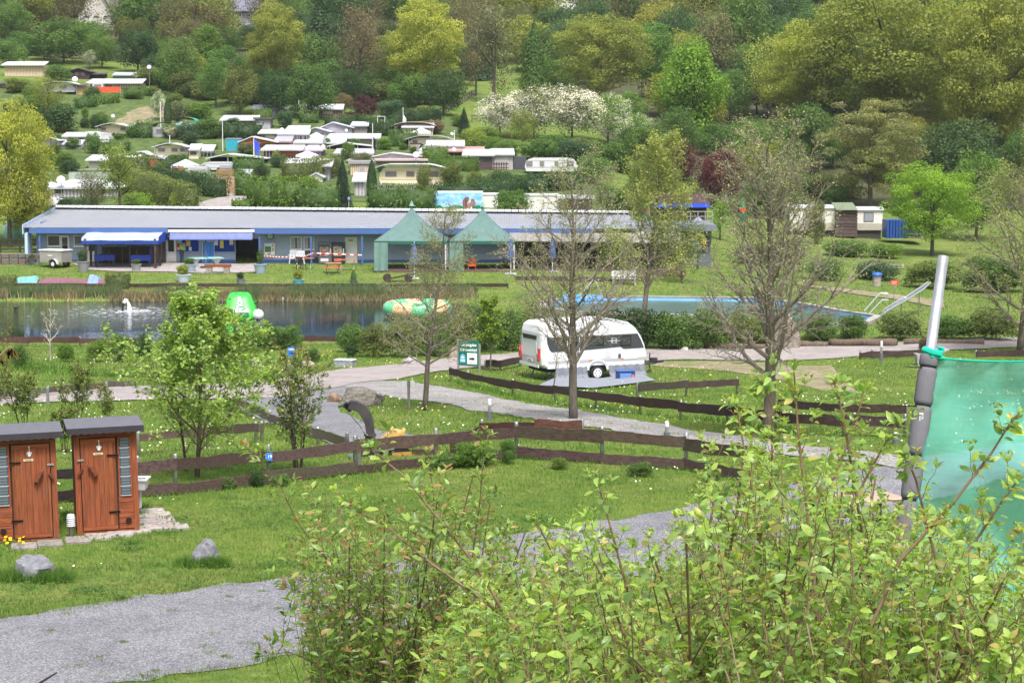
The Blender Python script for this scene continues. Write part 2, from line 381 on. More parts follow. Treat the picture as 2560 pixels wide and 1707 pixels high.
ny,nx=HZ.shape
Vt=np.stack([GX,GY,HZ],-1).reshape(-1,3); ii=np.arange(ny*nx).reshape(ny,nx)
Ft=np.stack([ii[:-1,:-1],ii[:-1,1:],ii[1:,1:],ii[1:,:-1]],-1).reshape(-1,4)
me=npmesh('terrain',Vt,Ft); me.shade_smooth()
tag(link('terrain',me,LAWN),'grassy valley floor rising to the hillside campsite','terrain',kind='structure')

def resamp(p, n):
    p=np.array([(q[0],q[1]) for q in p],float); s=np.concatenate([[0],np.cumsum(np.hypot(*np.diff(p,axis=0).T))]); t=np.linspace(0,s[-1],n)
    return np.stack([np.interp(t,s,p[:,0]),np.interp(t,s,p[:,1])],-1)
ROADS=[]
def ribbon(name, left, right, mat, dz, label, jit=.25, n=160, m=9, kind='structure', seed=1, dense=True):
    a=resamp([G(*p) for p in left],n); b=resamp([G(*p) for p in right],n)
    rg=np.random.default_rng(seed)
    d=b-a; L_=np.hypot(d[:,0],d[:,1])[:,None]+1e-6; dn=d/L_
    k=np.arange(n)
    ja=(vnoise(k*1.0,k*0+seed,3.,seed)-.5)*2*jit; jb=(vnoise(k*1.0,k*0+seed+9,3.,seed+5)-.5)*2*jit
    a=a-dn*ja[:,None]; b=b+dn*jb[:,None]
    ROADS.append([tuple(p) for p in a]+[tuple(p) for p in b[::-1]])
    tt=np.linspace(0,1,m)
    P=a[:,None,:]*(1-tt)[None,:,None]+b[:,None,:]*tt[None,:,None]
    Z=H(P[...,0],P[...,1])+dz
    V=np.concatenate([P,Z[...,None]],-1).reshape(-1,3); ii=np.arange(n*m).reshape(n,m)
    F=np.stack([ii[:-1,:-1],ii[:-1,1:],ii[1:,1:],ii[1:,:-1]],-1).reshape(-1,4)
    me=npmesh(name,V,F); me.shade_smooth()
    # make sure the sheet faces up
    if me.polygons[0].normal.z<0: me.flip_normals()
    return tag(link(name,me,mat),label,None,kind=kind)
ribbon('gravel_road',[(-250,1590),(0,1547),(300,1500),(600,1455),(780,1435),(1000,1400),(1300,1335),(1500,1305),(1700,1270),(1900,1230),(2100,1185),(2400,1130),(2700,1090)],
       [(-250,1800),(0,1765),(300,1707),(560,1672),(800,1618),(1100,1560),(1400,1490),(1700,1420),(2000,1350),(2300,1260),(2500,1200),(2750,1130)],GRAVEL,.014,'grey gravel lane running along the lawn below the sheds',.22,260,17)
ribbon('road',[(-500,1005),(0,985),(330,968),(700,950),(850,925),(1000,912),(1160,893),(1300,882),(1640,872),(2000,862),(2250,858),(2560,845),(3000,835)],
       [(-500,1045),(0,1015),(330,1002),(700,995),(900,958),(1000,948),(1160,922),(1300,908),(1640,902),(2000,902),(2250,886),(2560,868),(3000,856)],ASPH,.045,'pale asphalt road between pond and lawns',.12,300,7,seed=3)
ribbon('gravel_forecourt',[(610,992),(590,1025),(690,1062),(800,1100),(930,1150)],[(930,952),(845,1000),(850,1030),(950,1078),(1120,1100)],GRAVEL,.03,'gravel forecourt behind the wood chipper',.2,90,13,seed=5)
ribbon('gravel_track',[(870,953),(960,953),(1100,968),(1250,996),(1450,1028),(1700,1072),(1950,1106),(2250,1140)],[(850,1012),(960,990),(1100,1008),(1250,1036),(1450,1066),(1700,1104),(1950,1136),(2250,1174)],TRACK,.03,'gravel track curving past the lawn below the caravan',.3,240,13,seed=7)
ribbon('hillside_path',[(365,475),(400,452),(440,430),(500,422)],[(395,480),(440,455),(480,440),(520,428)],ASPH,.06,'narrow path climbing between the hedges',.2,40,5,seed=11)
ribbon('upper_road',[(440,528),(480,515),(560,488),(640,470)],[(640,528),(650,515),(600,503),(680,480)],ASPH,.06,'pale access road behind the blue building',.2,50,9,seed=12)
ribbon('bare_earth',[(250,330),(300,300),(330,275),(380,262),(430,262)],[(330,322),(350,310),(385,300),(430,300),(470,305)],SOIL,.05,'bare brown earth slope below the hillside shrubs',.6,50,9,seed=13)
ribbon('sandy_path',[(1990,705),(2060,718),(2150,728),(2260,740),(2360,752)],[(1990,711),(2060,726),(2150,738),(2260,752),(2360,772)],SOIL,.05,'sandy footpath beside the swimming pool',.15,60,5,seed=14)
ribbon('bare_earth',[(1560,905),(1700,905),(1900,907),(2080,915)],[(1880,935),(1950,950),(2050,975),(2150,985)],SOIL,.02,'worn bare patch in the camping lawn beside the asphalt road',.5,60,11,seed=15)
ribbon('patio',[(180,660),(300,660),(500,660),(640,660)],[(222,676),(320,680),(500,684),(652,681)],STONEPAVE,.05,'paved patio in front of the blue building',.02,60,7,seed=16)
ribbon('bare_earth',[(2150,662),(2200,660),(2260,661)],[(2160,674),(2200,676),(2260,672)],SOIL,.05,'bare patch on the grass bank below the static caravans',.2,20,5,seed=17)

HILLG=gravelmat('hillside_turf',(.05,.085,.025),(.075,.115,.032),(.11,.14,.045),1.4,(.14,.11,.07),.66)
ribbon('hillside_ground',[(-300,214),(-300,300),(-300,400),(-300,520)],[(1090,262),(1170,350),(1500,430),(1500,530)],HILLG,.03,'uneven dark turf between the caravan pitches',.5,70,70,seed=33)
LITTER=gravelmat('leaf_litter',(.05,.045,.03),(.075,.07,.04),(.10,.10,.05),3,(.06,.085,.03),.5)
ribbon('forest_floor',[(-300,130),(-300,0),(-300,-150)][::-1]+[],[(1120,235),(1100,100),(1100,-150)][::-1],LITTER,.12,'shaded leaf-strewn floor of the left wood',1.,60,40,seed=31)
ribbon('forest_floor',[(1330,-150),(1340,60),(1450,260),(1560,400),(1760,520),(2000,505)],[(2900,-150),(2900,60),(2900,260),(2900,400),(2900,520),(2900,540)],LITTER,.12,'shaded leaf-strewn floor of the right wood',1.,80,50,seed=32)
# ---- pond
def watermat(name, base, wave, fount=None):
    m,t,b=nodes(name); L=t.links.new
    tc=N(t,'ShaderNodeTexCoord'); mp=N(t,'ShaderNodeMapping'); mp.inputs['Scale'].default_value=(.55,1.5,1); L(tc.outputs['Object'],mp.inputs['Vector'])
    n1=noise(t,mp.outputs[0],1.6,3,.55); n2=noise(t,mp.outputs[0],5.5,2,.5)
    s=N(t,'ShaderNodeMath',operation='MULTIPLY_ADD'); L(n2,s.inputs[0]); s.inputs[1].default_value=.35; L(n1,s.inputs[2])
    bp=N(t,'ShaderNodeBump'); bp.inputs['Distance'].default_value=.12; bp.inputs['Strength'].default_value=wave; L(s.outputs[0],bp.inputs['Height'])
    if fount:
        sb=N(t,'ShaderNodeVectorMath',operation='SUBTRACT'); L(tc.outputs['Object'],sb.inputs[0]); sb.inputs[1].default_value=fount
        ln=N(t,'ShaderNodeVectorMath',operation='LENGTH'); L(sb.outputs[0],ln.inputs[0])
        mr=N(t,'ShaderNodeMapRange'); mr.inputs[1].default_value=1.0; mr.inputs[2].default_value=13.; mr.inputs[3].default_value=.8; mr.inputs[4].default_value=wave; L(ln.outputs['Value'],mr.inputs[0]); L(mr.outputs[0],bp.inputs['Strength'])
    L(bp.outputs[0],b.inputs['Normal']); b.inputs['Base Color'].default_value=(*base,1); b.inputs['Roughness'].default_value=.04 if fount else .32; b.inputs['Specular IOR Level'].default_value=.5; b.inputs['IOR'].default_value=1.333
    return m
FOUNT=planez(312,778,WATER)
def polysheet(name, poly, z, mat, label, cat=None, kind='structure'):
    mb=MB().add([(x,y,z) for x,y in poly],[tuple(range(len(poly)))])
    o=obj(name,mb,mat,recalc=False)
    if o.data.polygons[0].normal.z<0: o.data.flip_normals()
    return tag(o,label,cat,kind=kind)
cxp=sum(p[0] for p in POND)/len(POND); cyp=sum(p[1] for p in POND)/len(POND)
polysheet('water',[(cxp+(x-cxp)*1.01,cyp+(y-cyp)*1.06) for x,y in POND],WATER,watermat('pond_water',(.012,.02,.022),.035,(FOUNT[0],FOUNT[1],0)),'dark rippled pond water in front of the blue building')
# ---- swimming pool: concrete rim, blue wall, water
PBLUE=objmat('pool_blue',.5,.4,var=.10,scale=2)
n=len(POOLXY); pc=(sum(p[0] for p in POOLXY)/n,sum(p[1] for p in POOLXY)/n)
dense=[]
for i in range(n):
    a,b2=POOLXY[i],POOLXY[(i+1)%n]
    for k in range(4): dense.append((a[0]+(b2[0]-a[0])*k/4,a[1]+(b2[1]-a[1])*k/4))
nd=len(dense)
pool=thing('swimming_pool','long blue-walled swimming pool right of the pond','pool',(0,0,0))
mbw=MB()
mbw.add([(x,y,.93) for x,y in dense]+[(x,y,-1.0) for x,y in dense],[(i,(i+1)%nd,nd+(i+1)%nd,nd+i) for i in range(nd)])
obj('wall',mbw,PBLUE,pool,lin('#7fb4e0'),recalc=False)
mbr=MB(); out=[]
for x,y in dense:
    dx,dy=x-pc[0],y-pc[1]; l=math.hypot(dx,dy); out.append((x+dx/l*.45,y+dy/l*.45))
mbr.add([(x,y,.96) for x,y in dense]+[(x,y,.96) for x,y in out]+[(x,y,.6) for x,y in out]+[(x,y,.86) for x,y in dense],
        [(i,(i+1)%nd,nd+(i+1)%nd,nd+i) for i in range(nd)]+[(nd+i,nd+(i+1)%nd,2*nd+(i+1)%nd,2*nd+i) for i in range(nd)]+[(i,(i+1)%nd,3*nd+(i+1)%nd,3*nd+i) for i in range(nd)])
obj('rim',mbr,STONE,pool,(.33,.31,.29))
wo=obj('pool_water',MB().add([(x,y,POOLZ) for x,y in dense],[tuple(range(nd))]),watermat('pool_water',(.055,.095,.07),.2),pool,recalc=False)
if wo.data.polygons[0].normal.z<0: wo.data.flip_normals()

# ---------------------------------------------------------------- leaf / blade builders (numpy)
def unit(a): return a/np.maximum(np.linalg.norm(a,axis=-1,keepdims=True),1e-9)
DIAM=np.array([(-.5,0,0),(0,.33,.06),(.5,0,0),(0,-.33,.06)]); DIAMF=np.array([(0,1,2,3)])
def leafv(P, Nn, size, rg, templ=DIAM, tf=DIAMF, jitter=.8, tdir=None, tint=None):
    """leaves of one template at points P, facing roughly Nn"""
    n=len(P); nn=unit(unit(Nn)+rg.normal(0,jitter,(n,3))*.6)
    t=rg.normal(0,1,(n,3)) if tdir is None else tdir+rg.normal(0,.25,(n,3))
    t=unit(t-nn*(t*nn).sum(-1,keepdims=True)); b=np.cross(nn,t)
    size=np.broadcast_to(np.asarray(size,float),(n,))[:,None,None]
    V=P[:,None,:]+size*(templ[None,:,0:1]*t[:,None,:]+templ[None,:,1:2]*b[:,None,:]+templ[None,:,2:3]*nn[:,None,:])
    k=len(templ); F=(np.arange(n)[:,None,None]*k+tf[None]).reshape(-1,tf.shape[1])
    if tint is None: tint=rg.random(n)
    return V.reshape(-1,3),F,np.repeat(tint,k)
def joinv(parts):
    Vs,Fs,Ts=[],[],[]; o=0
    for v,f,t in parts: Vs.append(v); Fs.append(f+o); Ts.append(t); o+=len(v)
    return np.concatenate(Vs),np.concatenate(Fs),np.concatenate(Ts)
def blades(X,Y,h,wd,rg,lean=.5,tint=None,zoff=0.0):
    n=len(X); Z=H(X,Y)+zoff; a=rg.random(n)*2*np.pi; h=h*np.ones(n); wd=wd*np.ones(n)
    l=rg.random(n)*lean*h; b=rg.random(n)*2*np.pi
    V=np.zeros((n,3,3)); V[:,0]=np.stack([X-np.cos(a)*wd/2,Y-np.sin(a)*wd/2,Z],-1); V[:,1]=np.stack([X+np.cos(a)*wd/2,Y+np.sin(a)*wd/2,Z],-1)
    V[:,2]=np.stack([X+np.cos(b)*l,Y+np.sin(b)*l,Z+h],-1)
    if tint is None: tint=rg.random(n)
    return V.reshape(-1,3),np.arange(3*n).reshape(-1,3),np.repeat(tint,3)
def offroad(X,Y,water=True):
    m=np.ones(len(X),bool)
    for r in ROADS[:13]: m&=~_inpoly(X,Y,r)
    m&=~_inpoly(X,Y,POND); m&=~_inpoly(X,Y,POOLXY); return m
def inview(X,Y,mx=60):
    px,py=proj(X,Y,H(X,Y)); return (px>-mx)&(px<2560+mx)&(py<1707+80)
rg=np.random.default_rng(11)
def scatter(n,y0,y1,pw=1.0):
    Y=y0+(y1-y0)*rg.random(n)**pw; X=(rg.random(n)*2-1)*Y*.27; m=inview(X,Y)&offroad(X,Y); return X[m],Y[m]
ps=[]
X,Y=scatter(230000,25,48); den=vnoise(X,Y,1.3,4); k=den+rg.random(len(X))*.5>.42; X,Y=X[k],Y[k]
tn=np.clip(.75*vnoise(X,Y,2.2,6)+.35*rg.random(len(X)),0,1)
ps.append(blades(X,Y,.035+.075*vnoise(X,Y,1.3,4)*rg.random(len(X)),.015,rg,.9,tn))
X,Y=scatter(130000,46,100,.8); tn=np.clip(.75*vnoise(X,Y,3.2,6)+.35*rg.random(len(X)),0,1)
ps.append(blades(X,Y,.05+.07*vnoise(X,Y,2.,4),.03,rg,.9,tn))
X,Y=scatter(40000,100,160); ps.append(blades(X,Y,.08+.05*rg.random(len(X)),.06,rg,.9))
V_,F_,T_=joinv(ps)
tag(link('grass',npmesh('grass',V_,F_,T_),GRASSM,None,(.135,.205,.046)),'short green grass of the camping lawns',None,kind='stuff')
# long grass tufts: by boulders, fences, banks
def tufts(name,centers,n_each,spread,h,wd,color,label,seed=1,mat=GRASSM):
    g=np.random.default_rng(seed); xs,ys=[],[]
    for c in centers:
        s=spread if len(c)<3 else c[2]
        xs.append(c[0]+g.normal(0,s,n_each)); ys.append(c[1]+g.normal(0,s*.7,n_each))
    X=np.concatenate(xs);Y=np.concatenate(ys)
    v=blades(X,Y,h*(.5+.7*g.random(len(X))),wd,g,.9)
    return tag(link(name,npmesh(name,*v),mat,None,color),label,None,kind='stuff')
def along(pts,step,jit=.0,g=random.Random(2)):
    o=[]; q=[G(*p) for p in pts]
    for a,b in zip(q,q[1:]):
        L_=(b-a).length; k=max(1,int(L_/step))
        for i in range(k):
            p=a.lerp(b,i/k); o.append((p.x+g.uniform(-jit,jit),p.y+g.uniform(-jit,jit)))
    return o
NF=[(345,1242),(440,1236),(672,1209),(888,1184),(1090,1164),(1291,1146),(1505,1158),(1715,1174),(1882,1204)]
tufts('grass',along(NF,.25,.08),26,.16,.16,.016,(.085,.165,.03),'longer grass along the foot of the near plank fence',4)
tufts('grass',along([(-40,900),(150,935),(260,935),(340,945),(480,930),(640,905),(760,905)],.4,.9),40,.55,.34,.035,(.075,.155,.03),'rough grass bank above the asphalt road',5)
tufts('grass',along([(760,905),(900,890),(1100,885),(1250,880)],.5,.7),24,.5,.24,.035,(.09,.17,.03),'long grass verge along the pond hedge',6)
tufts('grass',along([(1130,955),(1300,1000),(1500,1022),(1800,1055),(2000,1085),(2250,1095)],.3,.15),22,.2,.2,.022,(.085,.16,.03),'longer grass along the lower caravan fence',7)
tufts('grass',along([(1060,988),(1100,990),(1250,1017),(1450,1049),(1700,1089),(1950,1121),(2200,1152)],.22,.12),16,.16,.07,.022,(.125,.175,.045),'grass strip along the middle of the gravel track',13)
tufts('grass',along([(0,742),(300,740),(700,741),(1100,741),(1200,745)],.5,.5),30,.5,.3,.05,(.085,.155,.035),'grass fringe of the far pond bank',8)
tufts('grass',along([(-20,1551),(150,1527),(300,1503),(450,1479),(600,1458),(780,1438),(1000,1402),(1300,1340)],.12,.07),14,.06,.09,.013,(.13,.19,.04),'ragged grass edge above the grey gravel lane',10)
tufts('grass',along([(330,1703),(560,1674),(800,1620),(1100,1562)],.12,.1),16,.08,.10,.013,(.13,.19,.04),'ragged grass edge below the grey gravel lane',12)
# reeds on the far bank, dry and green
g=np.random.default_rng(21)
p0,p1=planez(-60,752,WATER),planez(1190,753,WATER)
def reedband(n,y0,y1,h0,h1,name,color,label,wd,seed,patch,thr):
    g=np.random.default_rng(seed); X=p0[0]+(p1[0]-p0[0])*g.random(n); Y=p0[1]+y0+(y1-y0)*g.random(n)
    k=vnoise(X,Y*0,2.4,patch)>thr; X,Y=X[k],Y[k]
    h=(h0+(h1-h0)*g.random(len(X)))*(.75+.5*vnoise(X,Y*0,1.5,patch+2))
    v=blades(X,Y,h,wd,g,.65); v[0][:,2]=np.maximum(v[0][:,2],WATER-.1)
    tag(link(name,npmesh(name,*v),DRY,None,color),label,None,kind='stuff')
reedband(13000,-.35,1.1,.25,.62,'reeds',(.22,.175,.115),'dry brown reeds along the far pond bank',.045,31,3,.28)
reedband(15000,.0,1.9,.35,.75,'reeds',(.10,.14,.07),'green reeds along the far pond bank',.045,32,7,.30)
reedband(500,-.5,.1,.2,.8,'reeds',(.42,.34,.22),'pale broken reed stems at the waterline',.05,33,5,.2)
# flowers in the lawns
def flowers(name,n,y0,y1,size,color,label,seed,patch,thr):
    global rg
    rg=np.random.default_rng(seed); X,Y=scatter(n,y0,y1); k=vnoise(X,Y,2.5,patch)+.25*rg.random(len(X))>thr; X,Y=X[k],Y[k]
    P=np.stack([X,Y,H(X,Y)+.06+.10*rg.random(len(X))],-1)
    v=leafv(P,np.tile([0,-.5,1.],(len(P),1)),size*(.6+.6*rg.random(len(P))),rg,np.array([(-.5,-.5,0),(.5,-.5,0),(.5,.5,0),(-.5,.5,0)]),DIAMF,.5)
    tag(link(name,npmesh(name,*v),BLOSSOM,None,color),label,None,kind='stuff')
flowers('daisies',3000,48,92,.048,(.62,.63,.58),'white daisies and dandelion clocks dotted over the lawns',41,9,.72)
flowers('daisies',900,34,48,.035,(.62,.63,.58),'few white daisies in the near lawn',43,12,.82)
flowers('dandelions',1900,48,100,.05,(.62,.47,.03),'yellow dandelions dotted over the lawns',42,14,.85)
# loose stones on the gravel
g=np.random.default_rng(51)
X=(g.random(16000)*2-1)*9; Y=26+g.random(16000)*14; k=_inpoly(X,Y,ROADS[0])&inview(X,Y); X,Y=X[k],Y[k]
sz=.012+.03*g.random(len(X))**3
OCT=np.array([(-.5,0,.1),(.1,-.45,0),(.5,.05,.1),(-.05,.5,0),(.05,0,.42)]); OCTF=np.array([(0,1,4),(1,2,4),(2,3,4),(3,0,4)])
v=leafv(np.stack([X,Y,H(X,Y)+.012],-1),np.tile([0,0,1.],(len(X),1)),sz,g,OCT,OCTF,.1)
tag(link('gravel',npmesh('gravel',*v),objmat('pebbles',.9,.2,var=.5,scale=40),None,(.25,.25,.275)),'loose stones on the grey gravel lane',None,kind='stuff')
g2=np.random.default_rng(52); cs=[]
for i in range(46):
    q=G(g2.uniform(-20,1400),g2.uniform(1450,1700)); 
    if _inpoly(np.array([q.x]),np.array([q.y]),ROADS[0])[0]: cs.append((q.x,q.y,g2.uniform(.03,.13)))
tufts('grass',cs,60,.1,.05,.014,(.11,.18,.03),'small weed tufts growing in the grey gravel lane',9)

# clover patches in the near lawn
gcl=np.random.default_rng(91); Ps=[]
for i in range(90):
    c=G(gcl.uniform(0,1500),gcl.uniform(1215,1520))
    if _inpoly(np.array([c.x]),np.array([c.y]),ROADS[0])[0]: continue
    k=int(gcl.uniform(40,170)); r_=gcl.uniform(.1,.45); a=gcl.random(k)*6.283; q=r_*np.sqrt(gcl.random(k))*(.6+.8*gcl.random(k)); X=c.x+q*np.cos(a)*1.5; Y=c.y+q*np.sin(a); m=~_inpoly(X,Y,ROADS[0]); X,Y=X[m],Y[m]; Ps.append(np.stack([X,Y,H(X,Y)+.03+.05*gcl.random(len(X))],-1))
Ps=np.concatenate(Ps); v=leafv(Ps,np.tile([0,-.3,1.],(len(Ps),1)),.045*(.6+.7*gcl.random(len(Ps))),gcl)
tag(link('ground_cover',npmesh('ground_cover',*v),LEAF,None,(.085,.16,.04)),'darker clover patches scattered over the near lawn',None,kind='stuff')
# ================================================================ PLANT BUILDERS
rnd=random.Random(5)
def lobed(seed,n,rx=.5,rz=.5,cz=.55,nl=46,lr=(.09,.19),size=.03,flat=1.0,upper=.15,taper=0.0,hollow=.55):
    """a crown of leaf clumps on uneven lobes; unit tree: height 1, radius rx"""
    g=np.random.default_rng(seed)
    d=unit(g.normal(0,1,(nl,3))); rr=(hollow+(1-hollow)*g.random(nl))[:,None]
    c=d*rr*np.array([rx,rx,rz])*.82; c[:,2]*=1.0
    if taper: 
        f=1-taper*np.clip((c[:,2]+rz)/(2*rz),0,1); c[:,0]*=f; c[:,1]*=f
    r=g.uniform(*lr,nl)
    which=g.choice(nl,n,p=r**2/np.sum(r**2)); dd=unit(g.normal(0,1,(n,3))+np.array([0,0,upper]))
    P=c[which]+dd*r[which][:,None]*np.array([1,1,flat])*(.72+.4*g.random((n,1)))
    P[:,2]+=cz
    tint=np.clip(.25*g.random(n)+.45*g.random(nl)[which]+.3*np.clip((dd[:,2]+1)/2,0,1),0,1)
    v=leafv(P,dd+np.array([0,0,.35]),size*(.7+.6*g.random(n)),g,jitter=.9,tint=tint)
    return npmesh('crown',*v)
def conifer(seed,n,w=.36,size=.03,layers=16,droop=.25,fill=1.0):
    g=np.random.default_rng(seed); P=[];D=[]
    for i in range(n):
        z=.06+.94*(g.random()**1.25); rad=w*(1-z)**.8*(.75+.5*math.sin(z*layers*6.28+g.random())**2*.5)
        a=g.random()*6.283; f=g.random()**.45
        P.append((math.cos(a)*rad*f,math.sin(a)*rad*f,z-droop*rad*f*f)); D.append((math.cos(a),math.sin(a),.6))
    P=np.array(P);D=np.array(D)
    v=leafv(P,D,size*(.7+.6*g.random(n)),g,tdir=np.stack([D[:,0],D[:,1],-.3*np.ones(n)],-1),jitter=.7)
    return npmesh('crown',*v)
def column(seed,n,size=.035):
    g=np.random.default_rng(seed); z=g.random(n); a=g.random(n)*6.283; rad=.5*np.sin(np.clip(z*.93+.07,0,1)**.75*np.pi)**.55*(.85+.25*g.random(n))
    P=np.stack([np.cos(a)*rad,np.sin(a)*rad,z],-1)
    v=leafv(P,np.stack([np.cos(a),np.sin(a),.5+0*a],-1),size*(.7+.6*g.random(n)),g,tdir=np.tile([0,0,1.],(n,1)),jitter=.6)
    return npmesh('crown',*v)
def trunkmesh(seed,h=.45,r=.022,limbs=7,spread=.3):
    g=random.Random(seed); mb=MB(); top=Vector((g.uniform(-.03,.03),g.uniform(-.03,.03),.8))
    mb.tube([(0,0,-.03),(0,0,h*.5),(top.x*.5,top.y*.5,h),top],[r*1.25,r,r*.8,r*.2],6)
    for i in range(limbs):
        a=g.uniform(0,6.28); z=g.uniform(h*.55,.72); L=spread*g.uniform(.6,1.1)
        p=Vector((0,0,z)); q=p+Vector((math.cos(a)*L*.6,math.sin(a)*L*.6,L*.45)); q2=q+Vector((math.cos(a)*L*.5,math.sin(a)*L*.5,L*.3))
        mb.tube([p,q,q2],[r*.45,r*.3,r*.1],5)
    me=bpy.data.meshes.new('trunk'); me.from_pydata(mb.v,[],mb.f); me.materials.append(BARK); return me
TT={}
TT['round1']=lobed(1,9500,.5,.45,.55,60,(.08,.17),.030)
TT['round2']=lobed(2,9500,.5,.44,.55,44,(.1,.2),.030)
TT['round3']=lobed(3,9500,.5,.47,.52,80,(.06,.14),.027)
TT['oval1']=lobed(4,9000,.36,.47,.53,60,(.07,.14),.027,taper=.35)
TT['oval2']=lobed(5,9000,.34,.48,.52,50,(.08,.15),.027,taper=.5)
TT['layer1']=lobed(6,9500,.5,.46,.53,64,(.09,.18),.028,flat=.38)
TT['layer2']=lobed(7,9500,.5,.46,.52,80,(.08,.16),.026,flat=.45,taper=.35)
TT['oak1']=lobed(26,30000,.5,.46,.54,130,(.05,.12),.0165,flat=.6)
TT['oak2']=lobed(27,30000,.5,.46,.53,110,(.06,.13),.0165,flat=.5,taper=.2)
TT['feather']=lobed(28,26000,.5,.48,.50,150,(.05,.11),.016,flat=.35,hollow=.35)
TT['airy1']=lobed(8,5200,.5,.46,.54,90,(.05,.13),.022,hollow=.25)
TT['airy2']=lobed(9,4600,.42,.47,.53,90,(.05,.12),.022,hollow=.2,taper=.3)
TT['conifer1']=conifer(10,8000,.33,.035); TT['conifer2']=conifer(11,8000,.42,.032,12)
TT['column']=column(12,5000,.06)
TT['bush1']=lobed(13,5200,.52,.5,.46,26,(.16,.28),.055); TT['bush2']=lobed(14,5200,.52,.5,.46,40,(.11,.22),.05); TT['bush3']=lobed(15,4200,.52,.5,.45,60,(.08,.17),.05,hollow=.3)
TT['topiary']=lobed(16,5200,.5,.47,.48,14,(.26,.34),.05,hollow=.2)
TT['blossomcore']=lobed(17,3500,.5,.44,.52,60,(.08,.16),.032); TT['blossom']=lobed(18,6500,.53,.46,.55,90,(.06,.14),.022,upper=.5)
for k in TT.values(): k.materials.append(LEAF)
TT['blossom'].materials.clear(); TT['blossom'].materials.append(BLOSSOM)
TRUNKS=[trunkmesh(i,.4,.02,8,.32) for i in range(4)]; STEMS=[trunkmesh(10+i,.15,.014,9,.35) for i in range(3)]
TONE={'green':(.105,.175,.052),'fresh':(.130,.205,.045),'bright':(.190,.290,.042),'dark':(.06,.105,.045),'olive':(.245,.25,.06),'yellow':(.31,.31,.07),
 'brown':(.165,.145,.085),'grey':(.150,.165,.095),'purple':(.10,.034,.05),'red':(.115,.03,.042),'rust':(.20,.155,.10),'blue':(.075,.125,.075),'lime':(.235,.270,.065),'pine':(.036,.062,.034),'moss':(.155,.18,.065)}
treeN=[0]
def jit(c,a=.12):
    f=1+rnd.uniform(-a,a); return tuple(max(.005,x*f*(1+rnd.uniform(-a,a)*.5)) for x in c)
def tree(px,base,top,wpx,kind,tone,label,name='tree',cat='tree',group=None,yaw=None,blossom=None,stem=True,P=None,squash=None,dmin=20):
    """one tree or shrub standing at the ground under a photo pixel: trunk + crown"""
    p=P or G(px,base,dmin); s=mpp(p); h=max(.3,(base-top)*s); w_=wpx*s
    t=thing(name,label,cat,p,rnd.uniform(0,6.28) if yaw is None else yaw,group)
    ur={'column':1.0}.get(kind,1.0); cr={'oval1':.74,'oval2':.70,'conifer1':.68,'conifer2':.85,'airy2':.86}.get(kind,1.04)
    sx=w_/cr
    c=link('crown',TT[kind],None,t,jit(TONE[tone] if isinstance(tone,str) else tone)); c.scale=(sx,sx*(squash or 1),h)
    if stem:
        src=STEMS if kind.startswith('bush') or kind in('topiary','column') else TRUNKS
        k=link('trunk',src[treeN[0]%len(src)],None,t,(.10,.085,.065)); k.scale=(min(sx,h)*.9,min(sx,h)*.9,h*.92)
    if blossom:
        b=link('blossom',TT['blossom'],None,t,blossom); b.scale=(sx*1.02,sx*1.02,h*1.02)
    treeN[0]+=1; return t
def bush(px,base,top,wpx,tone,label,kind=None,name='shrub',cat='shrub',**k):
    return tree(px,base,top,wpx,kind or rnd.choice(['bush1','bush2']),tone,label,name,cat,**k)
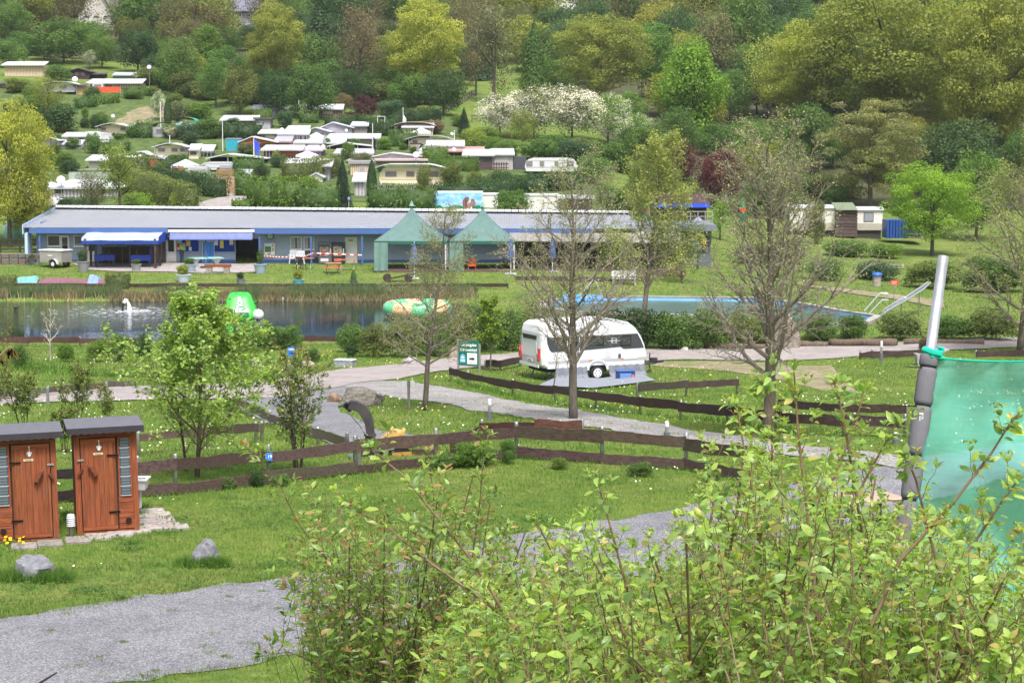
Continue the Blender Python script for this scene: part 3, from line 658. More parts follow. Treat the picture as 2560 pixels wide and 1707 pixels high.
def hedge(pts,h,wd,tone,label,size=.16,dens=34,seed=1,name='hedge',group=None,taper=.0,rough=.2,py=True,dmin=20):
    """clipped hedge along ground points: leaf-covered sides and top over a solid inside"""
    g=np.random.default_rng(seed); q=[(G(*p,dmin) if py else Vector(p)) for p in pts]
    o=q[0].copy(); t_=[(p-o) for p in q]; P=[];D=[];mb=MB()
    for i in range(len(t_)-1):
        a,b=t_[i],t_[i+1]; d=(b-a); L_=math.hypot(d.x,d.y); u=Vector((d.x,d.y,0))/max(L_,1e-6); nrm=Vector((-u.y,u.x,0))
        size=size*1.0; n=int(1.5*dens*L_*(2*h+wd)*(.16/size)**2)+40
        s=g.random(n)*(L_+wd*.6)-wd*.3; f=g.random(n)*(2*h+wd)
        lat=np.where(f<h,-wd/2,np.where(f<2*h,wd/2,(f-2*h)-wd/2)); zz=np.where(f<h,f,np.where(f<2*h,f-h,h))
        bul=1-.12*(zz/h)**4; rr=1+(g.random(n)-.5)*rough*2
        cl=(vnoise(s*1.0,zz*1.0,.6,seed)-.4)*.4; lat=lat*bul*rr*(1+cl); zz=zz*(1+(g.random(n)-.5)*rough*.7+cl*.35)
        gz=np.interp(np.clip(s/max(L_,.01),0,1),[0,1],[a.z,b.z])
        P.append(np.stack([a.x+u.x*s+nrm.x*lat,a.y+u.y*s+nrm.y*lat,gz+zz],-1))
        dd=np.where((f<h)[:,None],-np.array(nrm)[None],np.where((f<2*h)[:,None],np.array(nrm)[None],np.array([[0,0,1.]])))
        D.append(dd+np.array([0,0,.25]))
        for e in (0,1):   # ends
            m=int(dens*wd*h*(.16/size)**2)+20; pt=a if e==0 else b; l2=(g.random(m)-.5)*wd; z2=g.random(m)*h; off=(-wd*.3 if e==0 else wd*.3)
            P.append(np.stack([pt.x+u.x*off+nrm.x*l2,pt.y+u.y*off+nrm.y*l2,pt.z+z2],-1)); D.append(np.tile(np.array(u*(-1 if e==0 else 1))+np.array([0,0,.2]),(m,1)))
        A=a-u*wd*.25;B=b+u*wd*.25; k=nrm*wd*.33
        mb.add([A-k-V3(0,0,.3),B-k-V3(0,0,.3),B+k-V3(0,0,.3),A+k-V3(0,0,.3),A-k*.9+V3(0,0,h*.86),B-k*.9+V3(0,0,h*.86),B+k*.9+V3(0,0,h*.86),A+k*.9+V3(0,0,h*.86)],[(0,3,2,1),(4,5,6,7),(0,1,5,4),(1,2,6,5),(2,3,7,6),(3,0,4,7)])
    P=np.concatenate(P);D=np.concatenate(D)
    tint=np.clip(.45*g.random(len(P))+.75*vnoise(P[:,0]+P[:,1],P[:,2],.9,seed)-.1,0,1)
    v=leafv(P,D,size*(.7+.6*g.random(len(P))),g,tint=tint)
    cv=np.array(mb.v); cf=np.array(mb.f)
    V_,F_,T_=joinv([v,(cv,cf,np.full(len(cv),.15))])
    ob=link(name,npmesh(name,V_,F_,T_),LEAF,None,TONE[tone] if isinstance(tone,str) else tone); ob.location=o
    return tag(ob,label,'hedge',group)
# ---------------------------------------------------------------- branching skeleton for the nearer trees
def grow(rg_,p,d,L,r,lvl,cfg,segs,pts):
    c=cfg[lvl]; n=c['n']; path=[p.copy()]; rr=[r]; d=d.normalized(); q=p.copy()
    for i in range(n):
        d=(d+Vector((rg_.gauss(0,1),rg_.gauss(0,1),rg_.gauss(0,1)))*c['wob']+Vector((0,0,1))*c['up']).normalized()
        q=q+d*(L/n); path.append(q.copy()); rr.append(max(r*(1-(i+1)/n*c['tap']),.004))
    segs.append((lvl,path,rr))
    if c.get('leaf'):
        for i in range(c['leaf']):
            t=rg_.uniform(.2,1)*n; k=min(int(t),n-1); pts.append((path[k].lerp(path[k+1],t-k),(path[k+1]-path[k]).normalized()))
    if lvl+1<len(cfg):
        c2=cfg[lvl+1]; m=c2['kids']; az=rg_.uniform(0,6.28)
        for i in range(m):
            f=c2['f0']+(c2['f1']-c2['f0'])*(i+rg_.uniform(0,.8))/m; t=f*n; k=min(int(t),n-1); o=path[k].lerp(path[k+1],t-k); dd=(path[k+1]-path[k]).normalized()
            az+=2.4+rg_.uniform(-.4,.4); ax=dd.orthogonal().normalized(); ax=Matrix.Rotation(az,3,dd)@ax
            ang=R(rg_.uniform(*c2['ang'])); nd=(dd*math.cos(ang)+ax*math.sin(ang)).normalized()
            prof=c2['prof'](f) if 'prof' in c2 else 1-.55*f
            rb=rr[k]*c2['rk']
            grow(rg_,o,nd,L*c2['lk']*prof*rg_.uniform(.75,1.2),rb,lvl+1,cfg,segs,pts)
def skel_tree(seed,cfg,L,r,sides=(8,6,4,3,3)):
    g=random.Random(seed); segs=[];pts=[]
    grow(g,Vector((0,0,-.1)),Vector((g.uniform(-.03,.03),g.uniform(-.03,.03),1)),L,r,0,cfg,segs,pts)
    a,b=MB(),MB()
    for lvl,path,rr in segs: (a if lvl==0 else b).tube(path,rr,sides[lvl],cap=lvl==0)
    return a,b,pts
def near_tree(name,P,L,r,cfg,seed,leafsize,perpt,tone,label,cat='tree',bark=(.13,.112,.09),templ=DIAM,tf=DIAMF,spread=.06,mat=None,root=True,lean=0):
    t=thing(name,label,cat,P,0); a,b,pts=skel_tree(seed,cfg,L,r)
    obj('trunk',a,BARK,t,bark,True,False); obj('branches',b,BARK,t,tuple(x*1.75 for x in bark),False,False)
    g=np.random.default_rng(seed); P_=np.array([tuple(p) for p,_ in pts]); D_=np.array([tuple(d) for _,d in pts])
    P_=np.repeat(P_,perpt,0)+g.normal(0,spread,(len(P_)*perpt,3)); D_=np.repeat(D_,perpt,0)
    v=leafv(P_,np.tile([0,-.2,1.],(len(P_),1)),leafsize*(.6+.7*g.random(len(P_))),g,templ,tf,.9,tdir=D_*.6+g.normal(0,.6,D_.shape)-np.array([0,0,.3]))
    c=link('crown',npmesh('crown',*v),mat or LEAF,t,TONE[tone] if isinstance(tone,str) else tone)
    c['kind']='stuff'
    if lean: t.rotation_euler=(0,lean,0)
    return t
# ================================================================ THE LONG BLUE BUILDING AND ITS FORECOURT
BY=143.6; BZ=zof(600,659,BY); S_=mpp((0,BY,BZ))
def bx(px): return (px-CX)*S_             # photo column -> local x on the front wall
def bz(py): return (659-py)*S_            # photo row -> height above the wall foot
WALLC=lin('#8c9bb0'); BLUEC=lin('#446299'); WHITE=(.72,.73,.74); DARK=(.018,.02,.025)
bld=thing('service_building','long blue-grey service building with corrugated roof behind the pond','building',(0,BY,BZ))
xl,xr=bx(92),bx(1560); gar0,gar1=bx(589),bx(648); gtop=bz(597)
ops=[]
mb=MB()   # front wall with the wide open doorway left out
mb.box(xl,gar0,0,.25,-.4,2.75); mb.box(gar1,xr,0,.25,-.4,2.75); mb.box(gar0,gar1,0,.25,gtop,2.75)
mb.box(xl,xl+.25,.26,8.6,-.4,3.0); mb.box(xr-.25,xr,.26,8.6,-.4,2.6); mb.box(xl+.26,xr-.26,8.4,8.6,0,3.0)
obj('wall',mb,PAINT,bld,WALLC)
mb=MB()
for a,b in ((xl,bx(440)),(bx(450),gar0-.02),(gar1+.02,bx(862)),(bx(895),xr)): mb.box(a,b,-.03,-.002,-.1,.28)
obj('plinth',mb,PAINT,bld,lin('#3d5a9e'))
mb=MB().box(gar0-.5,gar1+.5,4.0,4.2,-.1,2.6).box(gar0-.5,gar0-.35,.3,4,-.1,2.6).box(gar1+.35,gar1+.5,.3,4,-.1,2.6); obj('inner_wall',mb,MATTE,bld,(.16,.16,.17))
# corrugated roof: ribs run down the slope
def roofz(f): return 2.62+f*.74
ridge_l,ridge_r=roofz(1)+.18,roofz(1)-.22
corr=lin('#8f9096')
nrib=int((xr-xl+1.4)/.13); pts=[]
for i in range(nrib*2+1):
    x=xl-.55+(xr-xl+1.4)*i/(nrib*2); zz=.03 if i%2 else 0; t=(x-xl)/(xr-xl); zr=ridge_l+(ridge_r-ridge_l)*t; ze=2.64-.10*t
    pts.append([(x,-1.35,ze+zz),(x,8.7,zr+zz)])
V=[p for q in pts for p in q]; mb=MB().add(V,[(2*i,2*i+2,2*i+3,2*i+1) for i in range(nrib*2)])
roof=obj('roof',mb,objmat('corrugated',.45,.4,metal=.15,var=.05,scale=.8,dirt=.12),bld,corr,recalc=False)
L_=(xr-xl+1.4); k=int(L_/.52)
for i in range(k):
    x0=xl-.55+L_*i/k; t=(x0-xl)/(xr-xl); z=ridge_l+(ridge_r-ridge_l)*t
    p=obj('ridge_cap',MB().bbox(x0+.02,x0+L_/k-.02,8.55,8.95,z+.16,z+.32,.03),ROOFW,roof,(.66,.68,.72))
obj('ridge_gap_shade',MB().add([(xl-.5,8.72,ridge_l-.2),(xr+.8,8.72,ridge_r-.2),(xr+.8,8.72,ridge_r+.16),(xl-.5,8.72,ridge_l+.16),(xl-.5,8.8,ridge_l-.2),(xr+.8,8.8,ridge_r-.2),(xr+.8,8.8,ridge_r+.16),(xl-.5,8.8,ridge_l+.16)],[(0,1,2,3),(7,6,5,4),(3,2,6,7)]),MATTE,roof,(.03,.035,.05))  # near-black strip, its colour standing in for shade in the gap under the caps
for a,b in ((92,430),(640,1040),(1040,1480)):
    ta,tb=(bx(a)-xl)/(xr-xl),(bx(b)-xl)/(xr-xl)
    mb=MB(); A,B=bx(a)-.15,bx(b); mb.add([(A,-1.42,2.25-.1*ta),(B,-1.42,2.25-.1*tb),(B,-1.42,2.63-.1*tb),(A,-1.42,2.63-.1*ta),(A,-1.36,2.25-.1*ta),(B,-1.36,2.25-.1*tb),(B,-1.36,2.63-.1*tb),(A,-1.36,2.63-.1*ta)],[(0,1,2,3),(7,6,5,4),(3,2,6,7),(0,4,5,1),(0,3,7,4),(1,5,6,2)])
    obj('fascia',mb,PAINT,bld,BLUEC)
# verge board at the left end
obj('verge_board',MB().add([(xl-.56,-1.5,2.2),(xl-.56,8.9,ridge_l),(xl-.56,8.9,ridge_l+.2),(xl-.56,-1.5,2.85),(xl-.62,-1.5,2.2),(xl-.62,8.9,ridge_l),(xl-.62,8.9,ridge_l+.2),(xl-.62,-1.5,2.85)],[(0,1,2,3),(7,6,5,4),(0,4,5,1),(2,6,7,3),(0,3,7,4)]),PAINT,bld,lin('#a9bedb'))
obj('end_wall_fin',MB().prism([(-1.35,-.4),(0,-.4),(0,2.6),(-1.35,2.2)],xl-.5,xl-.3,'yz'),PAINT,bld,lin('#a9bedb'))
for a in (111,250,387,522,655,783,909):
    obj('post',MB().box(bx(a)-.06,bx(a)+.06,-1.3,-1.18,-.15,2.5),PAINT,bld,BLUEC)
def window(a,b,t,bo,mull=0,glass=(.05,.055,.07),par=None,curt=False):
    x0,x1,z0,z1=bx(a),bx(b),bz(bo),bz(t); f=obj('window',MB().box(x0,x1,-.045,-.004,z0,z1),PAINT,par or bld,WHITE)
    n=mull+1; w_=(x1-x0-.12-.06*mull)/n
    for i in range(n):
        a0=x0+.06+i*(w_+.06); obj('pane',MB().box(a0,a0+w_,-.055,-.047,z0+.07,z1-.07),GLASS,f,glass)
        if curt:
            obj('curtain',MB().box(a0+.02,a0+w_*.42,-.06,-.057,z0+.1,z1-.1).box(a0+w_*.58,a0+w_-.02,-.06,-.057,z0+.1,z1-.1),FABRIC,f,(.33,.34,.36))
    obj('sill',MB().box(x0-.04,x1+.04,-.12,-.05,z0-.06,z0),PAINT,f,WHITE)
    return f
window(120,152,588,616,0,(.06,.06,.085)); window(186,220,588,616,0,(.12,.13,.18)); window(260,318,588,616,1,(.05,.05,.06))
window(727,755,592,624,0,(.08,.085,.1),curt=True); window(760,786,592,624,0,(.08,.085,.1),curt=True)
def door(a,b,t,bo,glass=None,c=WHITE):
    x0,x1,z0,z1=bx(a),bx(b),bz(bo),bz(t); d=obj('door',MB().box(x0,x1,-.06,-.004,z0,z1),PAINT,bld,c)
    if glass: g_=glass; obj('pane',MB().box(x0+(x1-x0)*.22,x1-(x1-x0)*.2,-.068,-.062,z0+(z1-z0)*g_[0],z0+(z1-z0)*g_[1]),GLASS,d,(.035,.04,.045))
    obj('handle',MB().box(x0+.06,x0+.1,-.12,-.062,z0+.9,z0+1.02),METAL,d,(.3,.3,.3)); return d
door(152,175,588,658,(.42,.92)); door(217,243,590,658,(.45,.9)); door(416,441,589,658,(.42,.95))
d=door(863,893,593,659)
obj('notice',MB().box(bx(872),bx(883),-.075,-.07,bz(604),bz(598)),MATTE,d,(.5,.48,.05))
# retractable awning over the doorway
aw=thing('retractable_awning','white cased awning with blue valance over the notice boards','awning',(bx(535),BY-1.4,BZ+bz(577)))
obj('cassette',MB().bbox(bx(431)-bx(535),bx(644)-bx(535),-.25,.05,-.02,.14,.03),PAINT,aw,(.75,.75,.75))
obj('fabric',MB().add([(bx(436)-bx(535),-.2,-.03),(bx(640)-bx(535),-.2,-.03),(bx(640)-bx(535),-.45,-.48),(bx(436)-bx(535),-.45,-.48)],[(0,1,2,3)]),FABRIC,aw,lin('#6f789e'))
obj('front_bar',MB().box(bx(436)-bx(535),bx(640)-bx(535),-.48,-.43,-.55,-.47),PAINT,aw,lin('#6d7ab5'))
def wallthing(name,label,cat,px,py,dy=-.02): return thing(name,label,cat,(bx(px),BY+dy,BZ+bz(py)))
# notice boards with papers
nb=wallthing('notice_board','blue notice board with red, green and yellow papers beside white door','notice board',470,612)
obj('panel',MB().box(bx(443)-bx(470),bx(497)-bx(470),-.04,0,bz(628)-bz(612),bz(598)-bz(612)),FABRIC,nb,lin('#24408f'))
for a,b,t,bo,c in ((444,456,599,608,'#8fb9b0'),(443,450,609,618,'#c23b35'),(450,458,609,622,'#7dc46a'),(458,465,608,617,'#d98aa0'),(444,450,618,625,'#d8c9a8'),(457,465,617,626,'#8fdc72'),(467,477,602,615,'#d8c64a'),(473,480,617,627,'#d5d3e6'),(451,458,615,624,'#cfd26a')):
    obj('paper',MB().box(bx(a)-bx(470),bx(b)-bx(470),-.05-.003*rnd.random(),-.043,bz(bo)-bz(612),bz(t)-bz(612)),MATTE,nb,lin(c))
nb=wallthing('notice_board','blue notice board with three pale papers left of the open doorway','notice board',562,614)
obj('panel',MB().box(bx(536)-bx(562),bx(587)-bx(562),-.04,0,bz(629)-bz(614),bz(598)-bz(614)),FABRIC,nb,lin('#24408f'))
for a,b,t,bo,c in ((537,546,601,613,'#c9cde6'),(551,560,602,620,'#d3cc55'),(575,584,599,612,'#cfc8a4')):
    obj('paper',MB().box(bx(a)-bx(562),bx(b)-bx(562),-.05,-.043,bz(bo)-bz(614),bz(t)-bz(614)),MATTE,nb,lin(c))
fd=wallthing('folding_door','bright blue panelled door between the two notice boards','door',521,657)
for i in range(3): obj('panel',MB().bbox(bx(508+i*9.3)-bx(521)+.015,bx(517.3+i*9.3)-bx(521)-.015,-.06,0,0,bz(605)-bz(657),.01),PAINT,fd,lin('#3a86d6'))
obj('frame',MB().box(bx(507)-bx(521),bx(508)-bx(521),-.07,0,0,bz(604)-bz(657)).box(bx(536)-bx(521),bx(537)-bx(521),-.07,0,0,bz(604)-bz(657)).box(bx(507)-bx(521),bx(537)-bx(521),-.07,0,bz(604.5)-bz(657),bz(603)-bz(657)),PAINT,fd,WHITE)
ck=wallthing('wall_clock','round dark-rimmed clock under the eaves','clock',676.5,590)
obj('case',MB().lathe([(.24,-.08),(.26,-.04),(.26,0)],20,(0,0,0),'y'),PAINT,ck,(.02,.03,.03)); obj('dial',MB().lathe([(.2,-.09),(.2,-.082)],20,(0,0,0),'y'),PAINT,ck,lin('#9fc6c0'))
obj('hands',MB().beam((0,-.1,0),(.09,-.1,.08),.02,.012,(0,1,0)).beam((0,-.1,0),(-.11,-.1,-.03),.02,.012,(0,1,0)),PAINT,ck,(.02,.02,.02))
dm=wallthing('map_dispenser','white wall-mounted dispenser with a landscape poster','dispenser',675.5,637)
obj('case',MB().bbox(-.37,.37,-.3,0,0,.85,.02),PAINT,dm,(.68,.68,.7))
obj('poster',MB().box(-.33,.12,-.306,-.302,.2,.8),MATTE,dm,(.09,.16,.06)); obj('poster_sky',MB().box(-.33,.12,-.310,-.307,.62,.8),MATTE,dm,lin('#a9d3e6')); obj('poster_yellow',MB().box(.16,.3,-.306,-.302,.55,.8),MATTE,dm,(.4,.36,.08)); obj('poster_text',MB().box(.16,.32,-.306,-.302,.25,.5),MATTE,dm,(.33,.28,.25)); obj('slot',MB().box(-.15,.1,-.308,-.302,.06,.12),MATTE,dm,(.05,.05,.05))
def vending(px0,px1,t,bo,label,c,glass,rows,right):
    v=thing('vending_machine',label,'vending machine',(bx((px0+px1)/2),BY-.75,BZ+bz(659))); hw=(bx(px1)-bx(px0))/2; h=bz(t)-bz(659)
    obj('cabinet',MB().bbox(-hw,hw,0,.7,.05,h,.03),PAINT,v,c); obj('window',MB().box(-hw*.85,hw*.62,-.012,-.002,.55,h-.15),GLASS,v,glass)
    g_=random.Random(px0)
    for r_ in range(rows):
        z=.6+r_*(h-.85)/rows; obj('shelf',MB().box(-hw*.82,hw*.58,-.02,-.014,z-.02,z),METAL,v,(.35,.35,.37))
        for i in range(5):
            x=-hw*.78+i*hw*1.36/5; obj('packet',MB().box(x,x+hw*.2,-.03,-.015,z+.003,z+.09+.06*g_.random()),MATTE,v,(g_.uniform(.1,.5),g_.uniform(.08,.35),g_.uniform(.06,.3)))
    obj('keypad',MB().box(hw*.7,hw*.92,-.015,-.002,h*.5,h*.72),MATTE,v,(.4,.4,.42)); obj('tray',MB().box(-hw*.7,hw*.5,-.015,-.002,.2,.42),MATTE,v,right)
    return v
vending(799,832,605,659,'tall vending machine with white front frame and lit shelves',(.10,.10,.11),(.05,.045,.05),4,(.55,.55,.57))
vending(833,864,605,659,'black vending machine with red and white panel at its foot',(.022,.024,.03),(.025,.027,.035),5,(.45,.12,.1))
# ---- things standing on the forecourt
def on(px,py): return G(px,py,120)
def chair(px,py,c,label,rz=0):
    p=on(px,py); t=thing('plastic_chair',label,'chair',p,rz)
    obj('seat',MB().bbox(-.24,.24,-.24,.24,.4,.44,.03),PAINT,t,c)
    mb=MB()
    for i in range(5): x=-.22+i*.11; mb.box(x-.035,x+.035,.2,.24,.5,.92)
    mb.box(-.26,.26,.19,.25,.86,.95); obj('backrest',mb,PAINT,t,c)
    for sx in (-1,1):
        obj('armrest',MB().box(sx*.28-.03,sx*.28+.03,-.22,.24,.62,.65),PAINT,t,c)
        for sy in (-1,1): obj('leg',MB().tube([(sx*.27,sy*.24,0),(sx*.22,sy*.2,.42)],[.022,.03],6),PAINT,t,c)
    return t
chair(733,660,(.7,.7,.72),'white stacking chair under the window, the left one'); chair(752,661,(.7,.7,.72),'white stacking chair at the end of the trestle table')
chair(769,658,(.02,.02,.022),'black stacking chair against the wall beside the white chairs'); chair(785,658,(.02,.02,.022),'black stacking chair nearest the vending machines'); chair(753,676,(.02,.02,.022),'black chair standing alone on the lawn edge',2.6)
def beertable(px,py,label,L=1.4,rz=0,h=.76):
    t=thing('folding_table',label,'table',on(px,py),rz); obj('tabletop',MB().bbox(-L/2,L/2,-.25,.25,h-.04,h,.01),WOOD,t,lin('#b5623c'))
    for s in (-1,1): 
        for e in (-1,1): obj('leg',MB().beam((s*L*.32,-.22*e,0),(s*L*.32,.2*e,h-.05),.03,.03),PAINT,t,(.25,.26,.27))
    return t
beertable(761,672,'orange-brown trestle table behind the barrier tape'); beertable(869,676,'orange-brown trestle table before the vending machines')
pb=thing('picnic_table','small picnic table with two attached benches on the lawn','picnic table',on(833,684),.25)
obj('tabletop',MB().bbox(-.55,.55,-.35,.35,.7,.74,.02),WOOD,pb,lin('#a9795e'))
for s in (-1,1): obj('bench',MB().bbox(-.62,.62,s*.75-.13,s*.75+.13,.42,.46,.01),WOOD,pb,lin('#b5623c')); obj('frame',MB().beam((s*.4,-.75,.4),(s*.4,.75,.4),.04,.04).beam((s*.4,-.7,0),(s*.4,.2,.7),.04,.04).beam((s*.4,.7,0),(s*.4,-.2,.7),.04,.04),PAINT,pb,(.2,.2,.2))
tt=thing('table_tennis_table','concrete table tennis table with flared white legs on the patio','table',on(515,671),.35)
obj('tabletop',MB().bbox(-1.15,1.15,-.7,.7,.70,.76,.02),PAINT,tt,lin('#7fa9a0'))
for s in (-1,1): obj('leg',MB().prism([(-.34,0),(.34,0),(.13,.35),(.34,.7),(-.34,.7),(-.13,.35)],s*.75-.1,s*.75+.1,'yz').v and MB().add([(s*.75-.34,-.3,0),(s*.75+.34,-.3,0),(s*.75+.34,.3,0),(s*.75-.34,.3,0),(s*.75-.12,-.2,.38),(s*.75+.12,-.2,.38),(s*.75+.12,.2,.38),(s*.75-.12,.2,.38),(s*.75-.3,-.3,.7),(s*.75+.3,-.3,.7),(s*.75+.3,.3,.7),(s*.75-.3,.3,.7)],[(0,3,2,1),(0,1,5,4),(1,2,6,5),(2,3,7,6),(3,0,4,7),(4,5,9,8),(5,6,10,9),(6,7,11,10),(7,4,8,11),(8,9,10,11)]),PAINT,tt,(.6,.6,.6))
obj('net',MB().box(-.01,.01,-.75,.75,.76,.9),METAL,tt,(.5,.52,.55))
be=thing('wooden_bench','low bench of brown beam on two concrete blocks','bench',on(545,683),.02)
obj('seat',MB().bbox(-.9,.9,-.2,.2,.42,.62,.03),WOOD,be,lin('#7a4a34'))
for s in (-1,1): obj('leg',MB().bbox(s*.6-.2,s*.6+.2,-.18,.18,-.05,.42,.02),STONE,be,(.25,.22,.19))
bn=thing('litter_bin','slim black bin beside the glazed white door','bin',on(455,659)); obj('body',MB().lathe([(.11,0),(.13,.6),(.18,.9),(.17,.92)],12),PAINT,bn,(.03,.04,.07))
# open canopy shelter with table football beneath
cp=thing('canopy_shelter','timber shelter with blue tarpaulin roof on the patio','shelter',on(314,668))
s2=mpp(on(314,668)); w2=95*s2
mb=MB(); A=w2; 
prof=[(-1.9,1.98),(-1.7,2.22),(0.0,2.44),(1.6,2.36),(1.9,2.15)]
V=[];nv=len(prof)
for i in range(9):
    x=-A+2*A*i/8
    for (y,z) in prof: V.append((x,y,z+.03*math.sin(i*1.7+y)))
cv=MB().sheet(V,9,nv); obj('tarpaulin',cv,FABRIC,cp,lin('#9aa0b4'))
obj('valance',MB().sheet([(x_,-1.92-.03*math.sin(i*2.1),z) for z in (1.98,1.72) for i,x_ in enumerate([-A+2*A*k/16 for k in range(17)])],2,17),FABRIC,cp,lin('#2c4486'))
for s in (-1,1): obj('valance',MB().add([(s*A,y,z) for y,z in prof]+[(s*A,prof[-1][0],1.85),(s*A,prof[0][0],1.72)],[tuple(range(nv+2))]),FABRIC,cp,lin('#2b479f'))
for s in (-1,1):
    for y in (-1.8,0,1.7): obj('post',MB().box(s*(A-.25)-.08,s*(A-.25)+.08,y-.08,y+.08,-.3,2.1),WOODV,cp,(.06,.035,.025))
    obj('brace',MB().beam((s*(A-.25),-1.8,1.5),(s*(A-.9),-1.8,2.05),.08,.08),WOOD,cp,(.06,.035,.025))
for px,py,l,rz in ((262,668,'blue football table under the shelter, the left one',.3),(352,669,'blue football table under the shelter beside the dark posts',.2)):
    ft=thing('football_table',l,'game table',on(px,py),rz); obj('cabinet',MB().bbox(-.7,.7,-.38,.38,.5,.9,.03),PAINT,ft,lin('#1d3a9c')); obj('playfield',MB().box(-.6,.6,-.3,.3,.902,.908),PAINT,ft,(.10,.15,.05))
    for sx in (-1,1):
        for sy in (-1,1): obj('leg',MB().box(sx*.58-.07,sx*.58+.07,sy*.28-.07,sy*.28+.07,0,.5),PAINT,ft,(.02,.025,.05))
    for i in range(4): obj('rod',MB().tube([(-.45+i*.3,-.6,.84),(-.45+i*.3,.6,.84)],.012,5),METAL,ft,(.6,.6,.6))
for px,l in ((293,'stacked slatted bed bases leaning on the wall, the left pile'),(362,'stacked slatted bed bases leaning on the wall, the pile by the white door')):
    sl=thing('slatted_frames',l,'slatted frame',(bx(px),BY-.3,BZ+.05)); 
    for i in range(13): obj('slat',MB().box(-1.0,1.0,-.12,.12,.1+i*.085,.14+i*.085),WOOD,sl,(.13,.085,.05))
    obj('frame',MB().box(-1.02,-.98,-.16,.14,.05,1.2).box(.98,1.02,-.16,.14,.05,1.2).box(-.5,-.47,-.17,-.13,.05,1.0).box(.45,.48,-.17,-.13,.05,1.0),METAL,sl,(.4,.4,.4))
# small luggage trailer
tr=thing('luggage_trailer','grey box trailer with pale lid parked on the lawn','trailer',on(140,668),-.45)
obj('body',MB().bbox(-.95,.95,-.62,.62,.38,1.18,.03),objmat('trailer_sheet',.4,.5,metal=.3,var=.1,scale=4,dirt=.2),tr,(.36,.34,.32)); obj('lid',MB().bbox(-1.0,1.0,-.67,.67,1.185,1.26,.03),PAINT,tr,(.62,.62,.62))
for s in (-1,1):
    w_=obj('wheel',MB().lathe([(.15,-.08),(.27,-.08),(.28,0),(.27,.08),(.15,.08)],18,(.35,s*.72,.27),'y'),RUBBER,tr,(.02,.02,.02)); obj('rim',MB().lathe([(.15,-.085),(.1,-.1),(.1,.1),(.15,.085)],14,(.35,s*.72,.27),'y'),PAINT,w_,(.6,.6,.6))
    obj('mudguard',MB().sheet([(.35+.36*math.cos(a),s*.72+dy,.27+.36*math.sin(a)) for a in [math.pi*k/8 for k in range(9)] for dy in (-.13,.13)],9,2),PAINT,tr,(.5,.5,.52))
obj('drawbar',MB().beam((-.9,0,.36),(-1.9,0,.2),.07,.07),METAL,tr,(.4,.4,.4)); obj('number_plate',MB().box(-.2,.2,-.64,-.63,.8,.9),PAINT,tr,(.6,.58,.55))
# plants in tubs
def tub(px,py,r,h,c,label,ph,tone,kind='bush2',pw=None,square=False):
    p=on(px,py); t=thing('planter',label,'planter',p)
    obj('pot',MB().lathe([(r*.72,0),(r,h*.92),(r*1.08,h*.92),(r*1.08,h),(r*.9,h),(r*.85,h*.85)],16),PAINT,t,c)
    k=link('plant',TT[kind],None,t,jit(TONE[tone])); k.location=(0,0,h*.85); k.scale=(pw or r*2,pw or r*2,ph); return t
tub(209,680,.42,.75,(.22,.22,.24),'tall grey pot with grey-green shrub beside the shelter post',.95,'blue')
tub(341,678,.35,.5,(.25,.25,.27),'grey pot in front of the blue football table',.4,'green')
tub(475,680,.45,.55,(.3,.36,.45),'blue-grey tub with grassy plant by the tennis table',.5,'green')
tub(651,683,.45,.62,(.28,.36,.45),'blue-grey tub with a small standard tree at the patio corner',1.15,'green','oval1',.9)
tub(459,705,.48,.5,(.5,.58,.68),'pale blue tub with yellow-leaved shrub by the pond fence',.75,'yellow')
tub(602,714,.3,.45,(.2,.2,.22),'grey tub with cream flowers by the pond fence',.5,'dark')
tub(746,718,.38,.5,(.12,.42,.5),'turquoise tub with feathery plant by the pond fence',.75,'olive')
tub(884,716,.25,.4,(.12,.11,.14),'dark tub with upright grass by the pond fence',.75,'green','column',.35)
tub(36,660,.3,.4,(.05,.36,.34),'turquoise pot before the retaining wall',.25,'green')
tub(82,661,.4,.4,(.12,.12,.13),'dark grey pot in the corner of the retaining wall',.5,'grey','bush3')
# red and white barrier tape
mb=MB(); q=[on(656,672)+V3(0,0,.9),on(700,668)+V3(0,0,.72),on(756,670)+V3(0,0,.75),on(783,668)+V3(0,0,1.0),on(905,664)+V3(0,0,.75)]
for a,b in zip(q,q[1:]):
    for i in range(6): mb.beam(a.lerp(b,i/6),a.lerp(b,(i+.5)/6),.01,.08)
tag(obj('barrier_tape',mb,PAINT,None,(.55,.05,.06)),'red and white barrier tape strung before the white chairs','tape')
tape=bpy.data.objects['barrier_tape']; mb=MB()
for a,b in zip(q,q[1:]):
    for i in range(6): mb.beam(a.lerp(b,(i+.5)/6),a.lerp(b,(i+1)/6),.01,.08)
obj('white_bands',mb,PAINT,tape,(.75,.75,.75))
